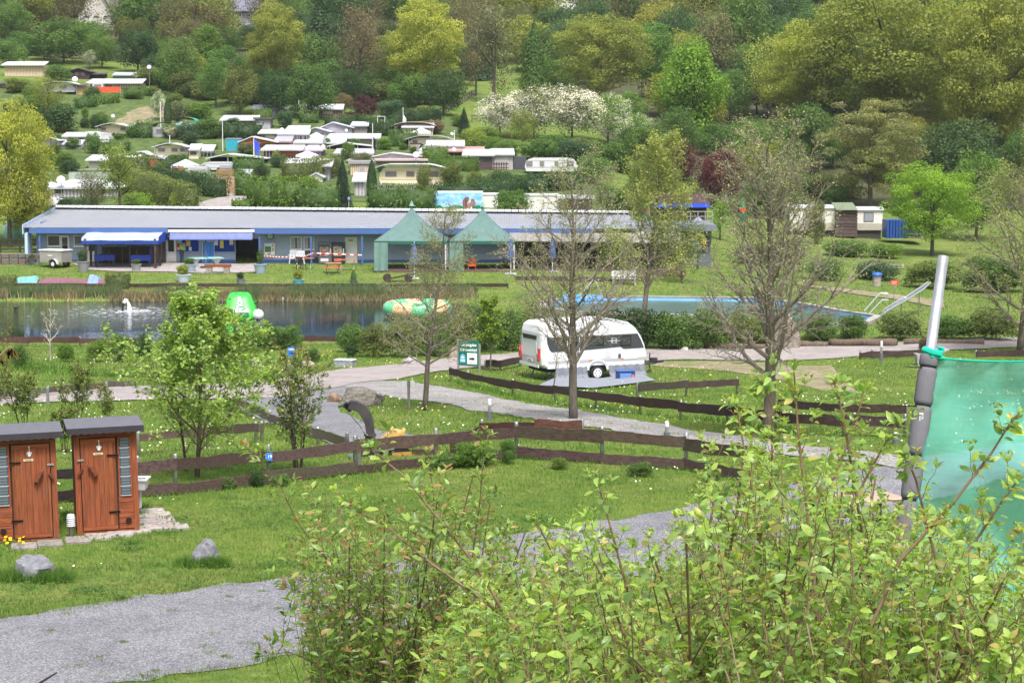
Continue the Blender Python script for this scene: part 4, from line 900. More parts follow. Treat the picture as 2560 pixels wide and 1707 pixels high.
# ---- pagoda tents
def tent(px,py,label,peak,w_=4.5,dep=4.2,eave=2.05,rz=0):
    p=on(px,py); t=thing('pagoda_tent',label,'tent',p,rz); mb=MB(); n=8; rows=10; V=[]
    for i in range(rows):
        f=i/(rows-1); k=f**1.0; rad=(1-f)**1.55*.97+.03*(1-f); z=eave+(peak-eave)*f
        for s in range(4):
            c=[(-1,-1),(1,-1),(1,1),(-1,1)]; a=c[s];b=c[(s+1)%4]
            for j in range(n):
                u=j/n; V.append(((a[0]+(b[0]-a[0])*u)*w_/2*rad,(a[1]+(b[1]-a[1])*u)*dep/2*rad,z-.06*math.sin(u*math.pi)*(1-f)*0))
    m=4*n; F=[(i*m+j,i*m+(j+1)%m,(i+1)*m+(j+1)%m,(i+1)*m+j) for i in range(rows-1) for j in range(m)]
    obj('canopy',MB().add(V,F),FABRIC,t,lin('#5b7470'),True)
    obj('peak_cap',MB().lathe([(.2,0),(.12,.12),(.05,.3),(.01,.38)],10,(0,0,peak-.12)),FABRIC,t,lin('#7d9a94'))
    c=[(-1,-1),(1,-1),(1,1),(-1,1)]
    for s in range(4):
        a=c[s];b=c[(s+1)%4]; obj('valance',MB().add([(a[0]*w_/2,a[1]*dep/2,eave),(b[0]*w_/2,b[1]*dep/2,eave),(b[0]*w_/2,b[1]*dep/2,eave-.22),(a[0]*w_/2,a[1]*dep/2,eave-.22)],[(0,1,2,3)]),FABRIC,t,lin('#2f5c50'))
        obj('pole',MB().box(a[0]*w_*.485-.05,a[0]*w_*.485+.05,a[1]*dep*.485-.05,a[1]*dep*.485+.05,-.2,eave),PAINT,t,(.5,.5,.5))
    def curtain(x0,y0,x1,y1):
        V=[];k=12
        for z in (eave-.1,eave*.5,0):
            for i in range(k+1):
                u=i/k; wv=.05*math.sin(i*1.1+x0)*(1.3 if z<1 else .8); V.append((x0+(x1-x0)*u,y0+(y1-y0)*u+wv-.05,z))
        obj('curtain',MB().sheet(V,3,k+1),FABRIC,t,lin('#6b8780'))
    curtain(-w_/2,-dep/2,-w_/2+.95,-dep/2); curtain(-w_/2,dep/2-1.1,-w_/2,dep/2)
    obj('floor',MB().box(-w_/2,w_/2,-dep/2,dep/2,-.25,.06),WOOD,t,(.11,.075,.06))
    return t
tent(1030,672,'green pagoda tent nearest the vending machines',4.5,5.0)
tent(1207,672,'green pagoda tent below the squirrel mural',4.45)
def umbrella(px,py,label,c='#50608c'):
    t=thing('closed_parasol',label,'parasol',on(px,py)); obj('pole',MB().tube([(0,0,0),(0,0,2.5)],.03,8),PAINT,t,(.62,.62,.65)); obj('foot',MB().bbox(-.4,.4,-.4,.4,0,.06,.02),STONE,t,(.4,.4,.42))
    V=[];k=16
    for z,r in ((.95,.18),(1.3,.2),(1.9,.13),(2.4,.05)):
        for i in range(k): a=6.283*i/k; rr=r*(1+.25*(i%2)); V.append((rr*math.cos(a),rr*math.sin(a),z))
    obj('canopy',MB().add(V,[(i*k+j,i*k+(j+1)%k,(i+1)*k+(j+1)%k,(i+1)*k+j) for i in range(3) for j in range(k)]),FABRIC,t,lin(c)); return t
umbrella(1036,697,'closed blue parasol in front of the first pagoda tent'); umbrella(1277,685,'closed blue parasol right of the second pagoda tent'); umbrella(1381,680,'closed blue parasol before the cream terrace awning')
# terrace with awning roof, dark glazing, decking
te=thing('cafe_terrace','cafe terrace under a sloping cream awning roof','terrace',(bx(1420),BY-4,BZ-.2)); 
obj('awning_roof',MB().add([(-4.2,-1.5,2.15),(8.0,-1.5,2.0),(8.0,3.9,2.5),(-4.2,3.9,2.6),(-4.2,-1.5,2.10),(8.0,-1.5,1.95),(8.0,3.9,2.45),(-4.2,3.9,2.55)],[(0,1,2,3),(7,6,5,4),(0,4,5,1),(1,5,6,2),(3,2,6,7),(0,3,7,4)]),FABRIC,te,lin('#8a8681'))
obj('decking',MB().box(-11,8,-1.5,3.9,-.3,.12),WOOD,te,(.12,.08,.06))
obj('glazing',MB().box(-4.2,8,2.2,2.3,.12,2.2),GLASS,te,(.03,.028,.03))
for i in range(7): obj('post',MB().box(-4.1+i*1.98,-3.98+i*1.98,-1.45,-1.33,-.3,2.1),WOODV,te,(.05,.035,.03))
for i in range(22): obj('baluster',MB().box(-4+i*.55,-3.92+i*.55,-1.44,-1.38,.1,.95),WOODV,te,(.09,.06,.045))
obj('handrail',MB().box(-4.1,8,-1.5,-1.34,.95,1.03),WOOD,te,(.09,.06,.045))
oc=thing('orange_chair','orange chair inside the second pagoda tent','chair',on(1180,676)); obj('seat',MB().bbox(-.3,.3,-.3,.3,.3,.42,.03),PAINT,oc,lin('#c5502a')); obj('backrest',MB().bbox(-.3,.3,.22,.3,.42,.85,.02),PAINT,oc,lin('#c5502a')); 
for sx in(-1,1): obj('leg',MB().box(sx*.25-.03,sx*.25+.03,-.25,.25,0,.3),PAINT,oc,lin('#a5401f'))
# low restaurant wing further right
wg=thing('restaurant_wing','flat-roofed grey-blue wing with railed roof terrace behind the bare trees','building',at(1660,655,147))
s3=mpp(at(1660,655,147)); hw=118*s3
obj('wall',MB().box(-hw,hw,0,7,-.5,2.3),PAINT,wg,lin('#5f666e')); obj('roof',MB().box(-hw-.3,hw+.3,-.8,7.2,2.31,2.75),PAINT,wg,lin('#6f7681'))
for i in range(6): f=obj('window',MB().box(-hw+.5+i*1.1,-hw+1.3+i*1.1,-.05,-.01,.7,1.9),GLASS,wg,(.05,.05,.06))
for i in range(14): obj('railing_post',MB().box(-hw+i*hw*2/13-.03,-hw+i*hw*2/13+.03,-.7,-.64,2.751,3.7),METAL,wg,(.5,.5,.53))
obj('railing',MB().box(-hw,hw,-.7,-.64,3.7,3.76).box(-hw,hw,-.7,-.65,3.35,3.4).box(-hw,hw,-.7,-.65,3.05,3.1),METAL,wg,(.5,.5,.53))
sg=thing('info_board','dark sign box with blue and yellow panels by the restaurant steps','sign',at(1745,628,145)); obj('case',MB().box(-.6,.6,0,.15,0,1.1),PAINT,sg,(.02,.02,.03)); obj('panel',MB().box(-.5,.1,-.02,-.005,.1,.75),PAINT,sg,lin('#3aa0c9')); obj('panel',MB().box(.18,.58,-.02,-.005,.5,.95),PAINT,sg,lin('#c9b43a')); obj('post',MB().box(-.05,.05,.02,.12,-1.3,0),PAINT,sg,(.02,.02,.02))
bh=thing('bar_hut','dark brown hut with bright blue eave strip above the restaurant wing','hut',at(1700,570,158)); s4=mpp(at(1700,570,158)); hh=66*s4
obj('wall',MB().box(-hh,hh,0,4,-.5,1.7),WOODV,bh,(.055,.03,.025)); obj('eave_strip',MB().box(-hh-.2,hh+.2,-.5,-.4,1.62,1.95),PAINT,bh,lin('#2e4fc0')); obj('roof',MB().add([(-hh-.2,-.5,1.96),(hh+.2,-.5,1.96),(hh+.2,4.2,2.6),(-hh-.2,4.2,2.6)],[(0,1,2,3)]),MATTE,bh,(.07,.04,.04)); obj('opening',MB().box(hh*.5,hh*.8,-.04,-.01,-.3,1.4),MATTE,bh,(.02,.02,.02))
gp=thing('purple_gazebo','closed purple-grey gazebo behind the roof terrace railing','gazebo',at(1745,590,153)); obj('canopy',MB().lathe([(.9,0),(.8,.6),(.3,1.25),(.05,1.5)],8),FABRIC,gp,lin('#8c85a8')); obj('frame',MB().tube([(0,0,-1.),(0,0,.2)],.06,6),METAL,gp,(.4,.4,.4))
# ---- left: gas tank, dark rail fence, stone retaining wall
gt_=thing('gas_tank','pale green gas tank lying beside the fence under the maple','tank',at(32,606,152),.35)
mb=MB(); prof=[(0.02,-1.25),(.5,-1.15),(.72,-.85),(.76,-.4),(.76,.9),(.68,1.3),(.4,1.5),(.02,1.6)]
mb.lathe(prof,20,(0,.6,.72),'y'); obj('vessel',mb,GLOSS,gt_,lin('#8cc0a4'),True)
obj('valve_dome',MB().lathe([(.2,0),(.2,.15),(.1,.22)],12,(0,.2,1.45)),PAINT,gt_,lin('#9cc7b0'))
for s in (0,1.3): obj('foot',MB().box(-.45,.45,s-.1,s+.1,-.4,.15),STONE,gt_,(.3,.3,.3))
rw=thing('retaining_wall','low dark stone retaining wall beside the blue building','wall',on(45,662)); sw=mpp(on(45,662))
mb=MB(); g_=random.Random(4); x=-70*sw; 
while x<48*sw:
    w_=g_.uniform(.35,.7)
    for r_ in range(3): obj('stone',MB().bbox(x,x+w_-.03,-.05*g_.random(),.35,-.1+r_*.3,-.1+r_*.3+.28,.04),STONE,rw,tuple(c*g_.uniform(.8,1.2) for c in (.13,.115,.105)))
    x+=w_

for px,l in ((1612,'closed green and red parasol behind the restaurant wing, left'),(1857,'closed green and red parasol at the right end of the bar hut')):
    p=at(px,545,157); t=thing('closed_parasol',l,'parasol',(p.x,p.y,Hs(p.x,p.y))); z0=p.z-Hs(p.x,p.y); obj('pole',MB().tube([(0,0,0),(0,0,z0+1.7)],.04,6),METAL,t,(.3,.3,.3)); obj('canopy',MB().lathe([(.3,z0-.3),(.32,z0),(.2,z0+1.),(.05,z0+1.6)],10),FABRIC,t,lin('#2f7a5c')); obj('red_band',MB().lathe([(.3,z0+.45),(.25,z0+.8)],10),FABRIC,t,lin('#c04a38'))
# ================================================================ HILLSIDE CAMPSITE
RW=(.5,.505,.53); CREAM=lin('#d9cdb4'); GREYF=lin('#a7a6b4'); WHT=(.52,.525,.54)
def spot(px0,px1,base,dmin=150):
    p=G((px0+px1)/2,base,dmin); s=mpp(p); return p,s,(px1-px0)*s
def rect(mb,x0,x1,y,z0,z1): return mb.box(x0,x1,y-.03,y-.005,z0,z1)
def van(px0,px1,base,top,label,body=CREAM,wins=((.08,.24),(.42,.54),(.74,.88)),cover=None,stripe=None,rz=0,wz=(.45,.72),name='caravan',nose=True,wheel=True,shade=(.20,.18,.18)):
    """touring caravan seen from its long side; cover = protective roof on posts (overhang left, right, colour)"""
    p,s,L=spot(px0,px1,base); h=(base-top)*s; t=thing(name,label,'caravan',p,rz); hb=h-(.0 if not cover else .22); z0=min(.4,hb*.2); x=L/2
    if nose: prof=[(-x+.15,z0),(x-.15,z0),(x,z0+(hb-z0)*.35),(x-.08,z0+(hb-z0)*.62),(x-.35,hb*.9),(x-.9,hb),(-x+.9,hb),(-x+.35,hb*.9),(-x+.08,z0+(hb-z0)*.62),(-x,z0+(hb-z0)*.35)]
    else: prof=[(-x,z0),(x,z0),(x,hb-.15),(x-.15,hb),(-x+.15,hb),(-x,hb-.15)]
    obj('body',MB().prism(prof,0,2.2,'xz'),GLOSS,t,body)
    za,zb=z0+(hb-z0)*wz[0],z0+(hb-z0)*wz[1]
    for a,b in wins:
        w_=obj('window',rect(MB(),-x+L*a-.05,-x+L*b+.05,0,za-.05,zb+.05),PAINT,t,(.3,.29,.28)); obj('pane',MB().box(-x+L*a,-x+L*b,-.05,-.035,za,zb),GLASS,w_,shade)
    obj('trim',MB().box(-x*.94,x*.94,-.025,-.004,z0+(hb-z0)*.30,z0+(hb-z0)*.33).box(-x*.93,x*.93,-.025,-.004,z0+(hb-z0)*.78,z0+(hb-z0)*.80),PAINT,t,tuple(c*.62 for c in body))
    if stripe: obj('stripe',MB().box(-x*.95,x*.95,-.03,-.006,z0+(hb-z0)*.34,z0+(hb-z0)*.43),PAINT,t,stripe)
    if wheel: obj('wheel',MB().lathe([(.12,-.1),(.3,-.08),(.3,.08),(.12,.1)],14,(0,.1,.3),'y'),RUBBER,t,(.03,.03,.03))
    if cover:
        ol,orr,c=cover; V=[];n=13
        for y in (-.7,2.7):
            for i in range(n):
                u=i/(n-1); xx=-x-ol+(2*x+ol+orr)*u; e=min((u*(2*x+ol+orr))/1.6,((1-u)*(2*x+ol+orr))/1.6,1); V.append((xx,y,hb+.1+.16*math.sin(e*math.pi/2)-(.38*(1-e) if ol>.5 and u<.5 else .25*(1-e))))
        top_=MB().sheet(V,2,n); top_.add([(v[0],v[1],v[2]-.06) for v in V],[(j,j+1,n+j+1,n+j) for j in range(n-1)]); top_.f+=[(j,j+1,2*n+j+1,2*n+j) for j in range(n-1)]
        obj('cover_roof',top_,ROOFW,t,c,recalc=False)
        for i in (1,n-2): obj('cover_post',MB().box(V[i][0]-.03,V[i][0]+.03,-.6,-.54,0,V[i][2]-.07),METAL,t,(.4,.4,.4))
    return t
def awn(px0,px1,base,eave,top,label,roof='front',wall=GREYF,wm=None,rc=RW,over=.25,dep=3.2,wins=((.15,.4),(.6,.85)),name='awning_tent',cat='awning',rz=0,peak=.5,shade=(.16,.15,.17),open_=False,rm=None,thick=.1):
    """caravan awning, hut or shed: walls, roof of the given kind, windows"""
    p,s,L=spot(px0,px1,base); t=thing(name,label,cat,p,rz); x=L/2; he=max(.5,(base-eave)*s); ht=(base-top)*s; wm=wm or FABRIC; rm=rm or ROOFW
    if open_:
        for sx in (-1,-.33,.33,1):
            for y in (.05,dep-.1): obj('post',MB().box(sx*(x-.1)-.05,sx*(x-.1)+.05,y-.05,y+.05,-.3,he),METAL,t,(.5,.5,.52))
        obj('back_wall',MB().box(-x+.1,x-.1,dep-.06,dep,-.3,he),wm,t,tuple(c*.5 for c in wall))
    elif roof=='gable':
        px_=-x+L*peak; obj('wall',MB().prism([(-x,-.4),(x,-.4),(x,he),(px_,ht-.08),(-x,he)],0,dep,'xz'),wm,t,wall)
    else: obj('wall',MB().box(-x,x,0,dep,-.4,he),wm,t,wall)
    if roof=='gable':
        px_=-x+L*peak
        for (xa,za),(xb,zb) in (((-x-over,he-.06),(px_,ht)),((x+over,he-.06),(px_,ht))):
            obj('roof_panel',MB().add([(xa,-over,za),(xb,-over,zb),(xb,dep+.1,zb),(xa,dep+.1,za),(xa,-over,za-thick),(xb,-over,zb-thick),(xb,dep+.1,zb-thick),(xa,dep+.1,za-thick)],[(0,1,2,3),(7,6,5,4),(0,4,5,1),(1,5,6,2),(2,6,7,3),(3,7,4,0)]),rm,t,rc)
    elif roof=='front':   # slopes down toward the viewer
        V=[(-x-over,-over-.1,he),(x+over,-over-.1,he),(x+over*.6,dep*.8,ht),(-x-over*.6,dep*.8,ht)]
        obj('roof',MB().add(V+[(a,b,c-thick) for a,b,c in V],[(0,1,2,3),(7,6,5,4),(0,4,5,1),(1,5,6,2),(2,6,7,3),(3,7,4,0)]),rm,t,rc)
        obj('roof_edge',MB().box(-x-over,x+over,-over-.12,-over-.1,he-thick-.03,he+.02),PAINT,t,tuple(c*.8 for c in rc))
    elif roof=='hip':
        V=[(-x-over,-over,he),(x+over,-over,he),(x+over,dep+over,he),(-x-over,dep+over,he),(-x*.55,dep/2,ht),(x*.55,dep/2,ht)]
        obj('roof',MB().add(V,[(0,1,5,4),(1,2,5),(2,3,4,5),(3,0,4),(0,3,2,1)]),rm,t,rc)
        obj('roof_edge',MB().box(-x-over,x+over,-over-.03,-over-.005,he-.16,he),PAINT,t,tuple(c*.85 for c in rc))
    elif roof=='flat': obj('roof',MB().bbox(-x-over,x+over,-over,dep+over,he,ht,.03),rm,t,rc)
    elif roof=='arch':
        V=[];n=9
        for y in (-over,dep):
            for i in range(n): a=math.pi*i/(n-1); V.append((-(x+over)*math.cos(a),y,he+(ht-he)*math.sin(a)**.7))
        obj('roof',MB().sheet(V,2,n),rm,t,rc)
    if not open_:
        for a,b in wins:
            w_=obj('window',MB().box(-x+L*a,-x+L*b,-.035,-.004,he*.35,he*.85),PAINT,t,tuple(min(.7,c*1.1) for c in wall)); obj('pane',MB().box(-x+L*a+.06,-x+L*b-.06,-.045,-.036,he*.35+.06,he*.85-.06),GLASS,w_,shade)
    return t
def gazebo(px0,px1,base,eave,top,label,c=RW,valance=None,dmin=150):
    p,s,L=spot(px0,px1,base,dmin); t=thing('gazebo',label,'gazebo',p); x=L/2; he=(base-eave)*s; ht=(base-top)*s
    obj('canopy',MB().add([(-x,-x,he),(x,-x,he),(x,x,he),(-x,x,he),(0,0,ht)],[(0,1,4),(1,2,4),(2,3,4),(3,0,4)]),FABRIC,t,c)
    for a,b in (((-x,-x),(x,-x)),((x,-x),(x,x)),((-x,x),(-x,-x))): obj('valance',MB().add([(*a,he),(*b,he),(*b,he-.2),(*a,he-.2)],[(0,1,2,3)]),STRIPE if valance else FABRIC,t,c)
    for sx in(-1,1):
        for sy in(-1,1): obj('leg',MB().box(sx*x*.97-.03,sx*x*.97+.03,sy*x*.97-.03,sy*x*.97+.03,-.3,he),METAL,t,(.55,.55,.57))
    return t
def dish(px,py,r,label,pole=2.5,c=(.55,.56,.6),d=None,base=None):
    """satellite dish: centre at a photo pixel; stands on the ground below it"""
    p=at(px,py,d); s=mpp(p); rr=r*s; t=thing('satellite_dish',label,'satellite dish',(p.x,p.y,Hs(p.x,p.y)-.1)); zc=p.z-Hs(p.x,p.y)+.1
    prof=[(.001,.0),(rr*.5,-.04*rr-.02),(rr,-.18*rr-.03),(rr*.98,-.2*rr-.04),(rr*.5,-.07*rr-.05),(.001,-.06)]
    o=obj('reflector',MB().lathe(prof,18,(0,0,0),'y'),PAINT,t,c,True); o.location=(0,-.12,zc); o.rotation_euler=(-.35,0,.15)
    obj('mast',MB().tube([(0,0,0),(0,0,zc)],.035,6),METAL,t,(.45,.45,.47)); obj('feed_arm',MB().beam((0,-.15,zc-rr*.8),(0,-.15-rr*1.0,zc-rr*.1),.03,.03),METAL,t,(.4,.4,.4)); return t
def flagpole(px,base,top,label,flag=None,c=(.6,.6,.62),d=None):
    p=G(px,base,150); s=mpp(p); h=(base-top)*s; t=thing('flagpole',label,'flagpole',p); obj('pole',MB().tube([(0,0,-.2),(0,0,h)],[.06,.035],8),PAINT,t,c); obj('finial',MB().blob((0,0,h+.05),.07,.07,.07,8,5),PAINT,t,c)
    if flag:
        fc,fx,f0,f1=flag; V=[]; n=6
        for i in range(n):
            u=i/(n-1); V+= [(fx*u*s+.05,.12*math.sin(u*5),h*f1-u*.35*abs(fx)*s-u*.3),(fx*u*s*.75+.05,.12*math.sin(u*5+.5),h*f0-u*.9*abs(fx)*s*.8-u*.5)]
        obj('flag',MB().sheet(V,n,2),FABRIC,t,fc)
    return t
awn(12,108,191,163,153,'cream boarded hut with white flat roof, topmost on the slope','front',lin('#cdb9a2'),BOARDS,RW,.4,wins=(),name='hut',cat='hut')
awn(172,223,198,178,170,'dark brown gabled chalet above the white-roofed caravans','gable',(.045,.028,.03),WOODV,(.09,.075,.08),.3,3.5,((.3,.5),(.6,.8)),'chalet','chalet',shade=(.1,.08,.09))
awn(223,258,197,185,180,'brown lean-to annexe joined to the dark gabled chalet','front',(.05,.032,.033),WOODV,(.1,.085,.09),.3,3,(),'annexe','hut')
awn(283,335,198,188,180,'small green shed with pale grey pitched roof','front',lin('#567a62'),PAINT,lin('#a9aab0'),.15,2.5,(),'garden_shed','shed')
awn(337,412,200,192,188,'low open shelter with thin white roof beside the green shed','front',lin('#6a6a60'),None,RW,.2,3,(),'shelter','shelter',open_=True)
awn(226,350,228,208,196,'beige striped awning under a long white roof above the red banner','front',lin('#cbbba5'),STRIPE,RW,.5,4,((.3,.45),),'awning_tent')
van(231,258,230,207,'small white caravan end with wide window below the long white roof',WHT,((.2,.8),),nose=False,rz=.0,wheel=False)
t=thing('banner','red-orange banner hung below the small white caravan end','banner',G(276,233,150)-V3(0,1.2,0)); obj('cloth',MB().box(-1.7,1.5,0,.05,.05,.75),FABRIC,t,lin('#d2583a')); obj('post',MB().box(-1.75,-1.68,0,.06,-.3,.8).box(1.5,1.57,0,.06,-.3,.8),METAL,t,(.4,.4,.4))
van(112,190,236,205,'white awning-fronted caravan half hidden by a pale green tree',WHT,((.1,.3),(.5,.7)),(.3,.6,RW))
awn(190,208,238,214,208,'narrow ochre boarded hut end beside the half hidden caravan','front',lin('#b89468'),BOARDS,(.1,.09,.09),.3,3,(),'hut','hut')
awn(-20,36,222,209,205,'dark-roofed hut at the left picture edge','front',lin('#5a4a44'),PAINT,(.1,.09,.1),.2,3,((.3,.6),),'hut','hut')
van(249,320,341,309,'cream caravan under a curved white roof on the bare slope',CREAM,((.07,.22),(.75,.98)),(.4,.3,RW))
awn(322,356,341,323,310,'yellowish awning extending the cream caravan on the bare slope','front',lin('#d6c591'),FABRIC,RW,.3,3,((.1,.9),),shade=(.4,.35,.2))
awn(381,470,343,318,305,'grey tent with white arched roof beside a flagpole','arch',lin('#9c9aa4'),FABRIC,RW,.1,3,((.1,.3),))
awn(440,488,330,308,294,'turquoise barrel-roofed shelter behind the arched grey tent','arch',lin('#8fb8b4'),FABRIC,lin('#3f9f8c'),.1,3,(),'shelter','shelter')
van(86,150,374,343,'white caravan with broad lilac window left of the draped awning',WHT,((.62,.95),),(.2,.2,RW),wz=(.3,.62),shade=(.3,.3,.36))
awn(150,203,373,360,346,'white sloping side awning attached to the white caravan','front',lin('#c4c2c0'),FABRIC,RW,.2,3,(),peak=.2)
awn(160,232,366,340,331,'beige awning with two dark windows below a white roof','front',lin('#b3aaa2'),FABRIC,RW,.2,2.5,((.5,.72),(.8,.95)),shade=(.06,.055,.06))
van(222,274,364,331,'white caravan with a sheet draped over its front',WHT,(),None)
t=thing('draped_sheet','white sheet hung over the rounded caravan end','sheet',G(238,364,150)-V3(0,.4,0)); V=[]
for r_ in range(5):
    for i in range(9): V.append((-.9+i*.2,-.05*math.sin(i*2+r_),1.5-r_*.27+.25*abs(i-4)/4*(r_>0)))
obj('cloth',MB().sheet(V,5,9),FABRIC,t,(.62,.62,.66))
van(389,471,398,359,'long cream caravan with three windows and white roof above the tall dark hedge',CREAM,((.09,.28),(.5,.66),(.76,.96)),(.3,.1,RW))
awn(472,496,398,374,360,'cream awning with dark window joined to the long cream caravan','front',lin('#d5c9b2'),FABRIC,RW,.2,3,((.1,.9),),shade=(.12,.1,.1))
awn(497,530,392,376,362,'open white-roofed porch right of the long cream caravan','front',lin('#9b98a6'),FABRIC,RW,.2,3,(),open_=True)
awn(222,340,420,400,388,'white-roofed pale awning left of the brick pillars','front',lin('#bcb8b4'),FABRIC,RW,.3,3.5,((.4,.8),),shade=(.06,.06,.06))
awn(258,380,408,390,378,'long white roof standing behind the pale awning','gable',lin('#b9b3a4'),FABRIC,RW,.3,3,(),peak=.8)
awn(381,410,426,395,390,'lilac-grey porch on red brick pillars','front',lin('#b6aeb4'),FABRIC,RW,.2,2.5,())
for i in range(3): p=G(385+i*11,428,150); tag(obj('brick_pillar',MB().box(p.x-.25,p.x+.25,p.y-.6,p.y-.1,p.z-.2,p.z+1.1),STONE,None,lin('#8c4d3a')),'red brick pillar of the lilac-grey porch','pillar','brick pillars of the porch')
gazebo(433,497,438,414,398,'white gazebo beside the slatted wooden screen')
van(471,518,445,416,'white caravan end with one wide lilac window behind a low hedge',WHT,((.14,.86),),nose=False,rz=.0,wz=(.2,.6),shade=(.3,.3,.36))
van(500,592,430,405,'white caravan behind the slatted fence panels',WHT,((.55,.95),),None,wz=(.2,.5),shade=(.3,.32,.38))
awn(172,290,456,430,424,'grey polythene greenhouse behind the silvery tree','arch',lin('#9aa39a'),FABRIC,lin('#9fb0a8'),.1,3,(),'greenhouse','greenhouse')
awn(126,300,496,468,450,'broad white-roofed awning with dark doorway below the large dish','hip',lin('#b9b7c2'),STRIPE,RW,.3,4,((.05,.2),(.62,.8)),shade=(.05,.05,.06))
awn(20,140,492,470,455,'white-roofed awning half hidden by the yellow maple','hip',lin('#bcbac2'),FABRIC,RW,.3,4,((.2,.4),(.6,.8)))
awn(60,146,524,511,496,'low white roof just left of the blue building ridge','front',lin('#a6a4a8'),FABRIC,RW,.3,3,())
awn(-10,90,512,490,476,'white-roofed awning deepest in the yellow maple crown','hip',lin('#bcbac2'),FABRIC,RW,.3,4,((.2,.4),))
# middle block
awn(629,690,290,272,262,'grey folding-caravan tent, highest of the middle block','front',lin('#8f93a4'),FABRIC,lin('#a4a6b4'),.1,3,((.05,.4),),shade=(.12,.13,.16))
awn(664,715,289,272,262,'grey mesh windbreak awning under the dark blue flag','gable',lin('#6d7284'),STRIPE,lin('#aab0bb'),.2,2,((.3,.45),),peak=.6)
awn(760,800,292,275,262,'brown canvas porch beside the flowering viburnum','front',lin('#5b4f50'),FABRIC,lin('#9b918f'),.2,3,())
awn(800,855,294,273,260,'brown-walled awning with white curved roof, left of the purple tree','front',lin('#6a5248'),BOARDS,RW,.2,3,((.1,.6),),shade=(.5,.5,.5))
awn(556,640,316,300,288,'long white roof above the clipped green bank','front',lin('#77706c'),FABRIC,RW,.3,3.5,((.2,.5),),shade=(.06,.05,.05))
awn(640,676,322,299,294,'small grey shed with white door below the brown eave','flat',lin('#9c99a2'),PAINT,(.08,.07,.075),.3,2.5,((.25,.55),),'garden_shed','shed',shade=(.45,.45,.5))
awn(720,768,338,325,314,'white-roofed awning with curved front, left of the grey gable','front',lin('#9f9caa'),FABRIC,RW,.3,3,())
awn(770,822,346,328,318,'grey gabled awning with white roof and pale door','gable',lin('#a9a7b2'),FABRIC,RW,.3,4,((.55,.8),),peak=.35)
awn(652,700,358,333,323,'brown-walled hut under a long flat white roof','front',lin('#5d4038'),BOARDS,RW,.3,3,((.2,.8),),'hut','hut',shade=(.5,.46,.4))
awn(700,768,362,335,325,'lilac panelled awning with small dark windows','front',lin('#aba6b2'),STRIPE,RW,.3,3,((.15,.35),(.72,.82),(.88,.98)),shade=(.06,.05,.06))
gazebo(770,812,352,342,331,'small white gazebo before the grey gabled awning')
awn(806,880,336,318,305,'broad grey gable-fronted awning below the long hedge','gable',lin('#9d9aa6'),FABRIC,lin('#b9bcc6'),.3,4,((.75,.95),),peak=.35)
awn(880,918,336,314,304,'white corner roof beside the broad grey gabled awning','front',lin('#8d8894'),STRIPE,lin('#b5bac6'),.2,3,((.3,.6),))
awn(822,945,358,345,334,'long white roof over a striped grey wall beside the black flag','front',lin('#9b97a0'),STRIPE,RW,.3,4,((.62,.9),),shade=(.18,.17,.16))
awn(565,599,378,348,346,'turquoise wooden shed with white-edged door','flat',lin('#2f93a8'),WOODV,(.25,.25,.27),.05,2,(),'garden_shed','shed')
t=bpy.data.objects[-1] if False else None
awn(602,690,379,354,341,'orange timber chalet with dark windows and white gable roof','gable',lin('#a5673a'),WOODV,RW,.3,3.5,((.12,.4),(.52,.86)),'chalet','chalet',peak=.32,shade=(.05,.035,.035))
awn(690,724,378,354,340,'grey canvas side porch of the orange timber chalet','front',lin('#b07a58'),FABRIC,lin('#9c9aa2'),.3,3.5,((.05,.3),),shade=(.06,.04,.04))
awn(740,858,369,357,345,'long white roof with white eave behind the two gazebos','front',lin('#a7a29c'),FABRIC,RW,.3,4,((.2,.4),))
awn(822,932,376,364,356,'low white roof on posts below the black flag','gable',lin('#6d6a6c'),FABRIC,RW,.2,4,(),open_=True,peak=.35)
awn(660,752,400,374,363,'dark porch with striped curtains and orange-brown front under a white roof','front',lin('#3d3236'),STRIPE,RW,.3,4,((.45,.95),),shade=lin('#8f4d30'))
awn(755,804,398,375,363,'mauve-roofed porch with scalloped striped edge','hip',lin('#6c6068'),STRIPE,lin('#b0a3b4'),.2,4,((.2,.8),),shade=(.2,.22,.25))
gazebo(742,795,402,388,377,'grey-white gazebo, the upper of two overlapping ones',lin('#c3bcc8'))
gazebo(740,796,412,401,386,'lilac-white gazebo, the lower of two overlapping ones',lin('#cfc6d4'))
awn(715,824,447,414,398,'large white roof above the grey porch and clipped hedge','front',lin('#8d8d98'),FABRIC,RW,.3,4.5,((.05,.2),(.5,.9)),shade=(.05,.05,.055))
awn(522,662,408,394,384,'long low white roof on posts right of the blue flag foot','gable',lin('#a29fae'),FABRIC,RW,.3,4,(),open_=True,peak=.35)
awn(838,930,396,384,372,'slanting roof over a grey wall right of the lower gazebos','front',lin('#88889a'),PAINT,lin('#a6a6ad'),.2,4,(),peak=.9)
awn(934,1060,402,392,381,'white tent roof above the corrugated porch edge','gable',lin('#a5a2ac'),FABRIC,RW,.3,4,(),peak=.35)
awn(874,1064,412,405,397,'shallow roof with wavy translucent edge behind the big cream caravan','front',lin('#8a7466'),BOARDS,lin('#b4a49e'),.3,4,((.05,.12),(.2,.3)))
awn(876,930,440,410,402,'beige slatted hut wall with tall window behind the dark cypress','flat',lin('#c2b09c'),BOARDS,lin('#8d8c90'),.2,3,((.4,.7),),'hut','hut',shade=(.3,.3,.34))
van(948,1112,474,411,'big cream caravan with three dark windows behind a grey picket fence',lin('#e3d6b6'),((.10,.26),(.42,.53),(.74,.89)),(.9,.2,RW),wz=(.48,.72))
awn(775,806,455,441,431,'small white tent peak behind the big leafy hedge','gable',(.6,.6,.62),FABRIC,RW,.2,2,())
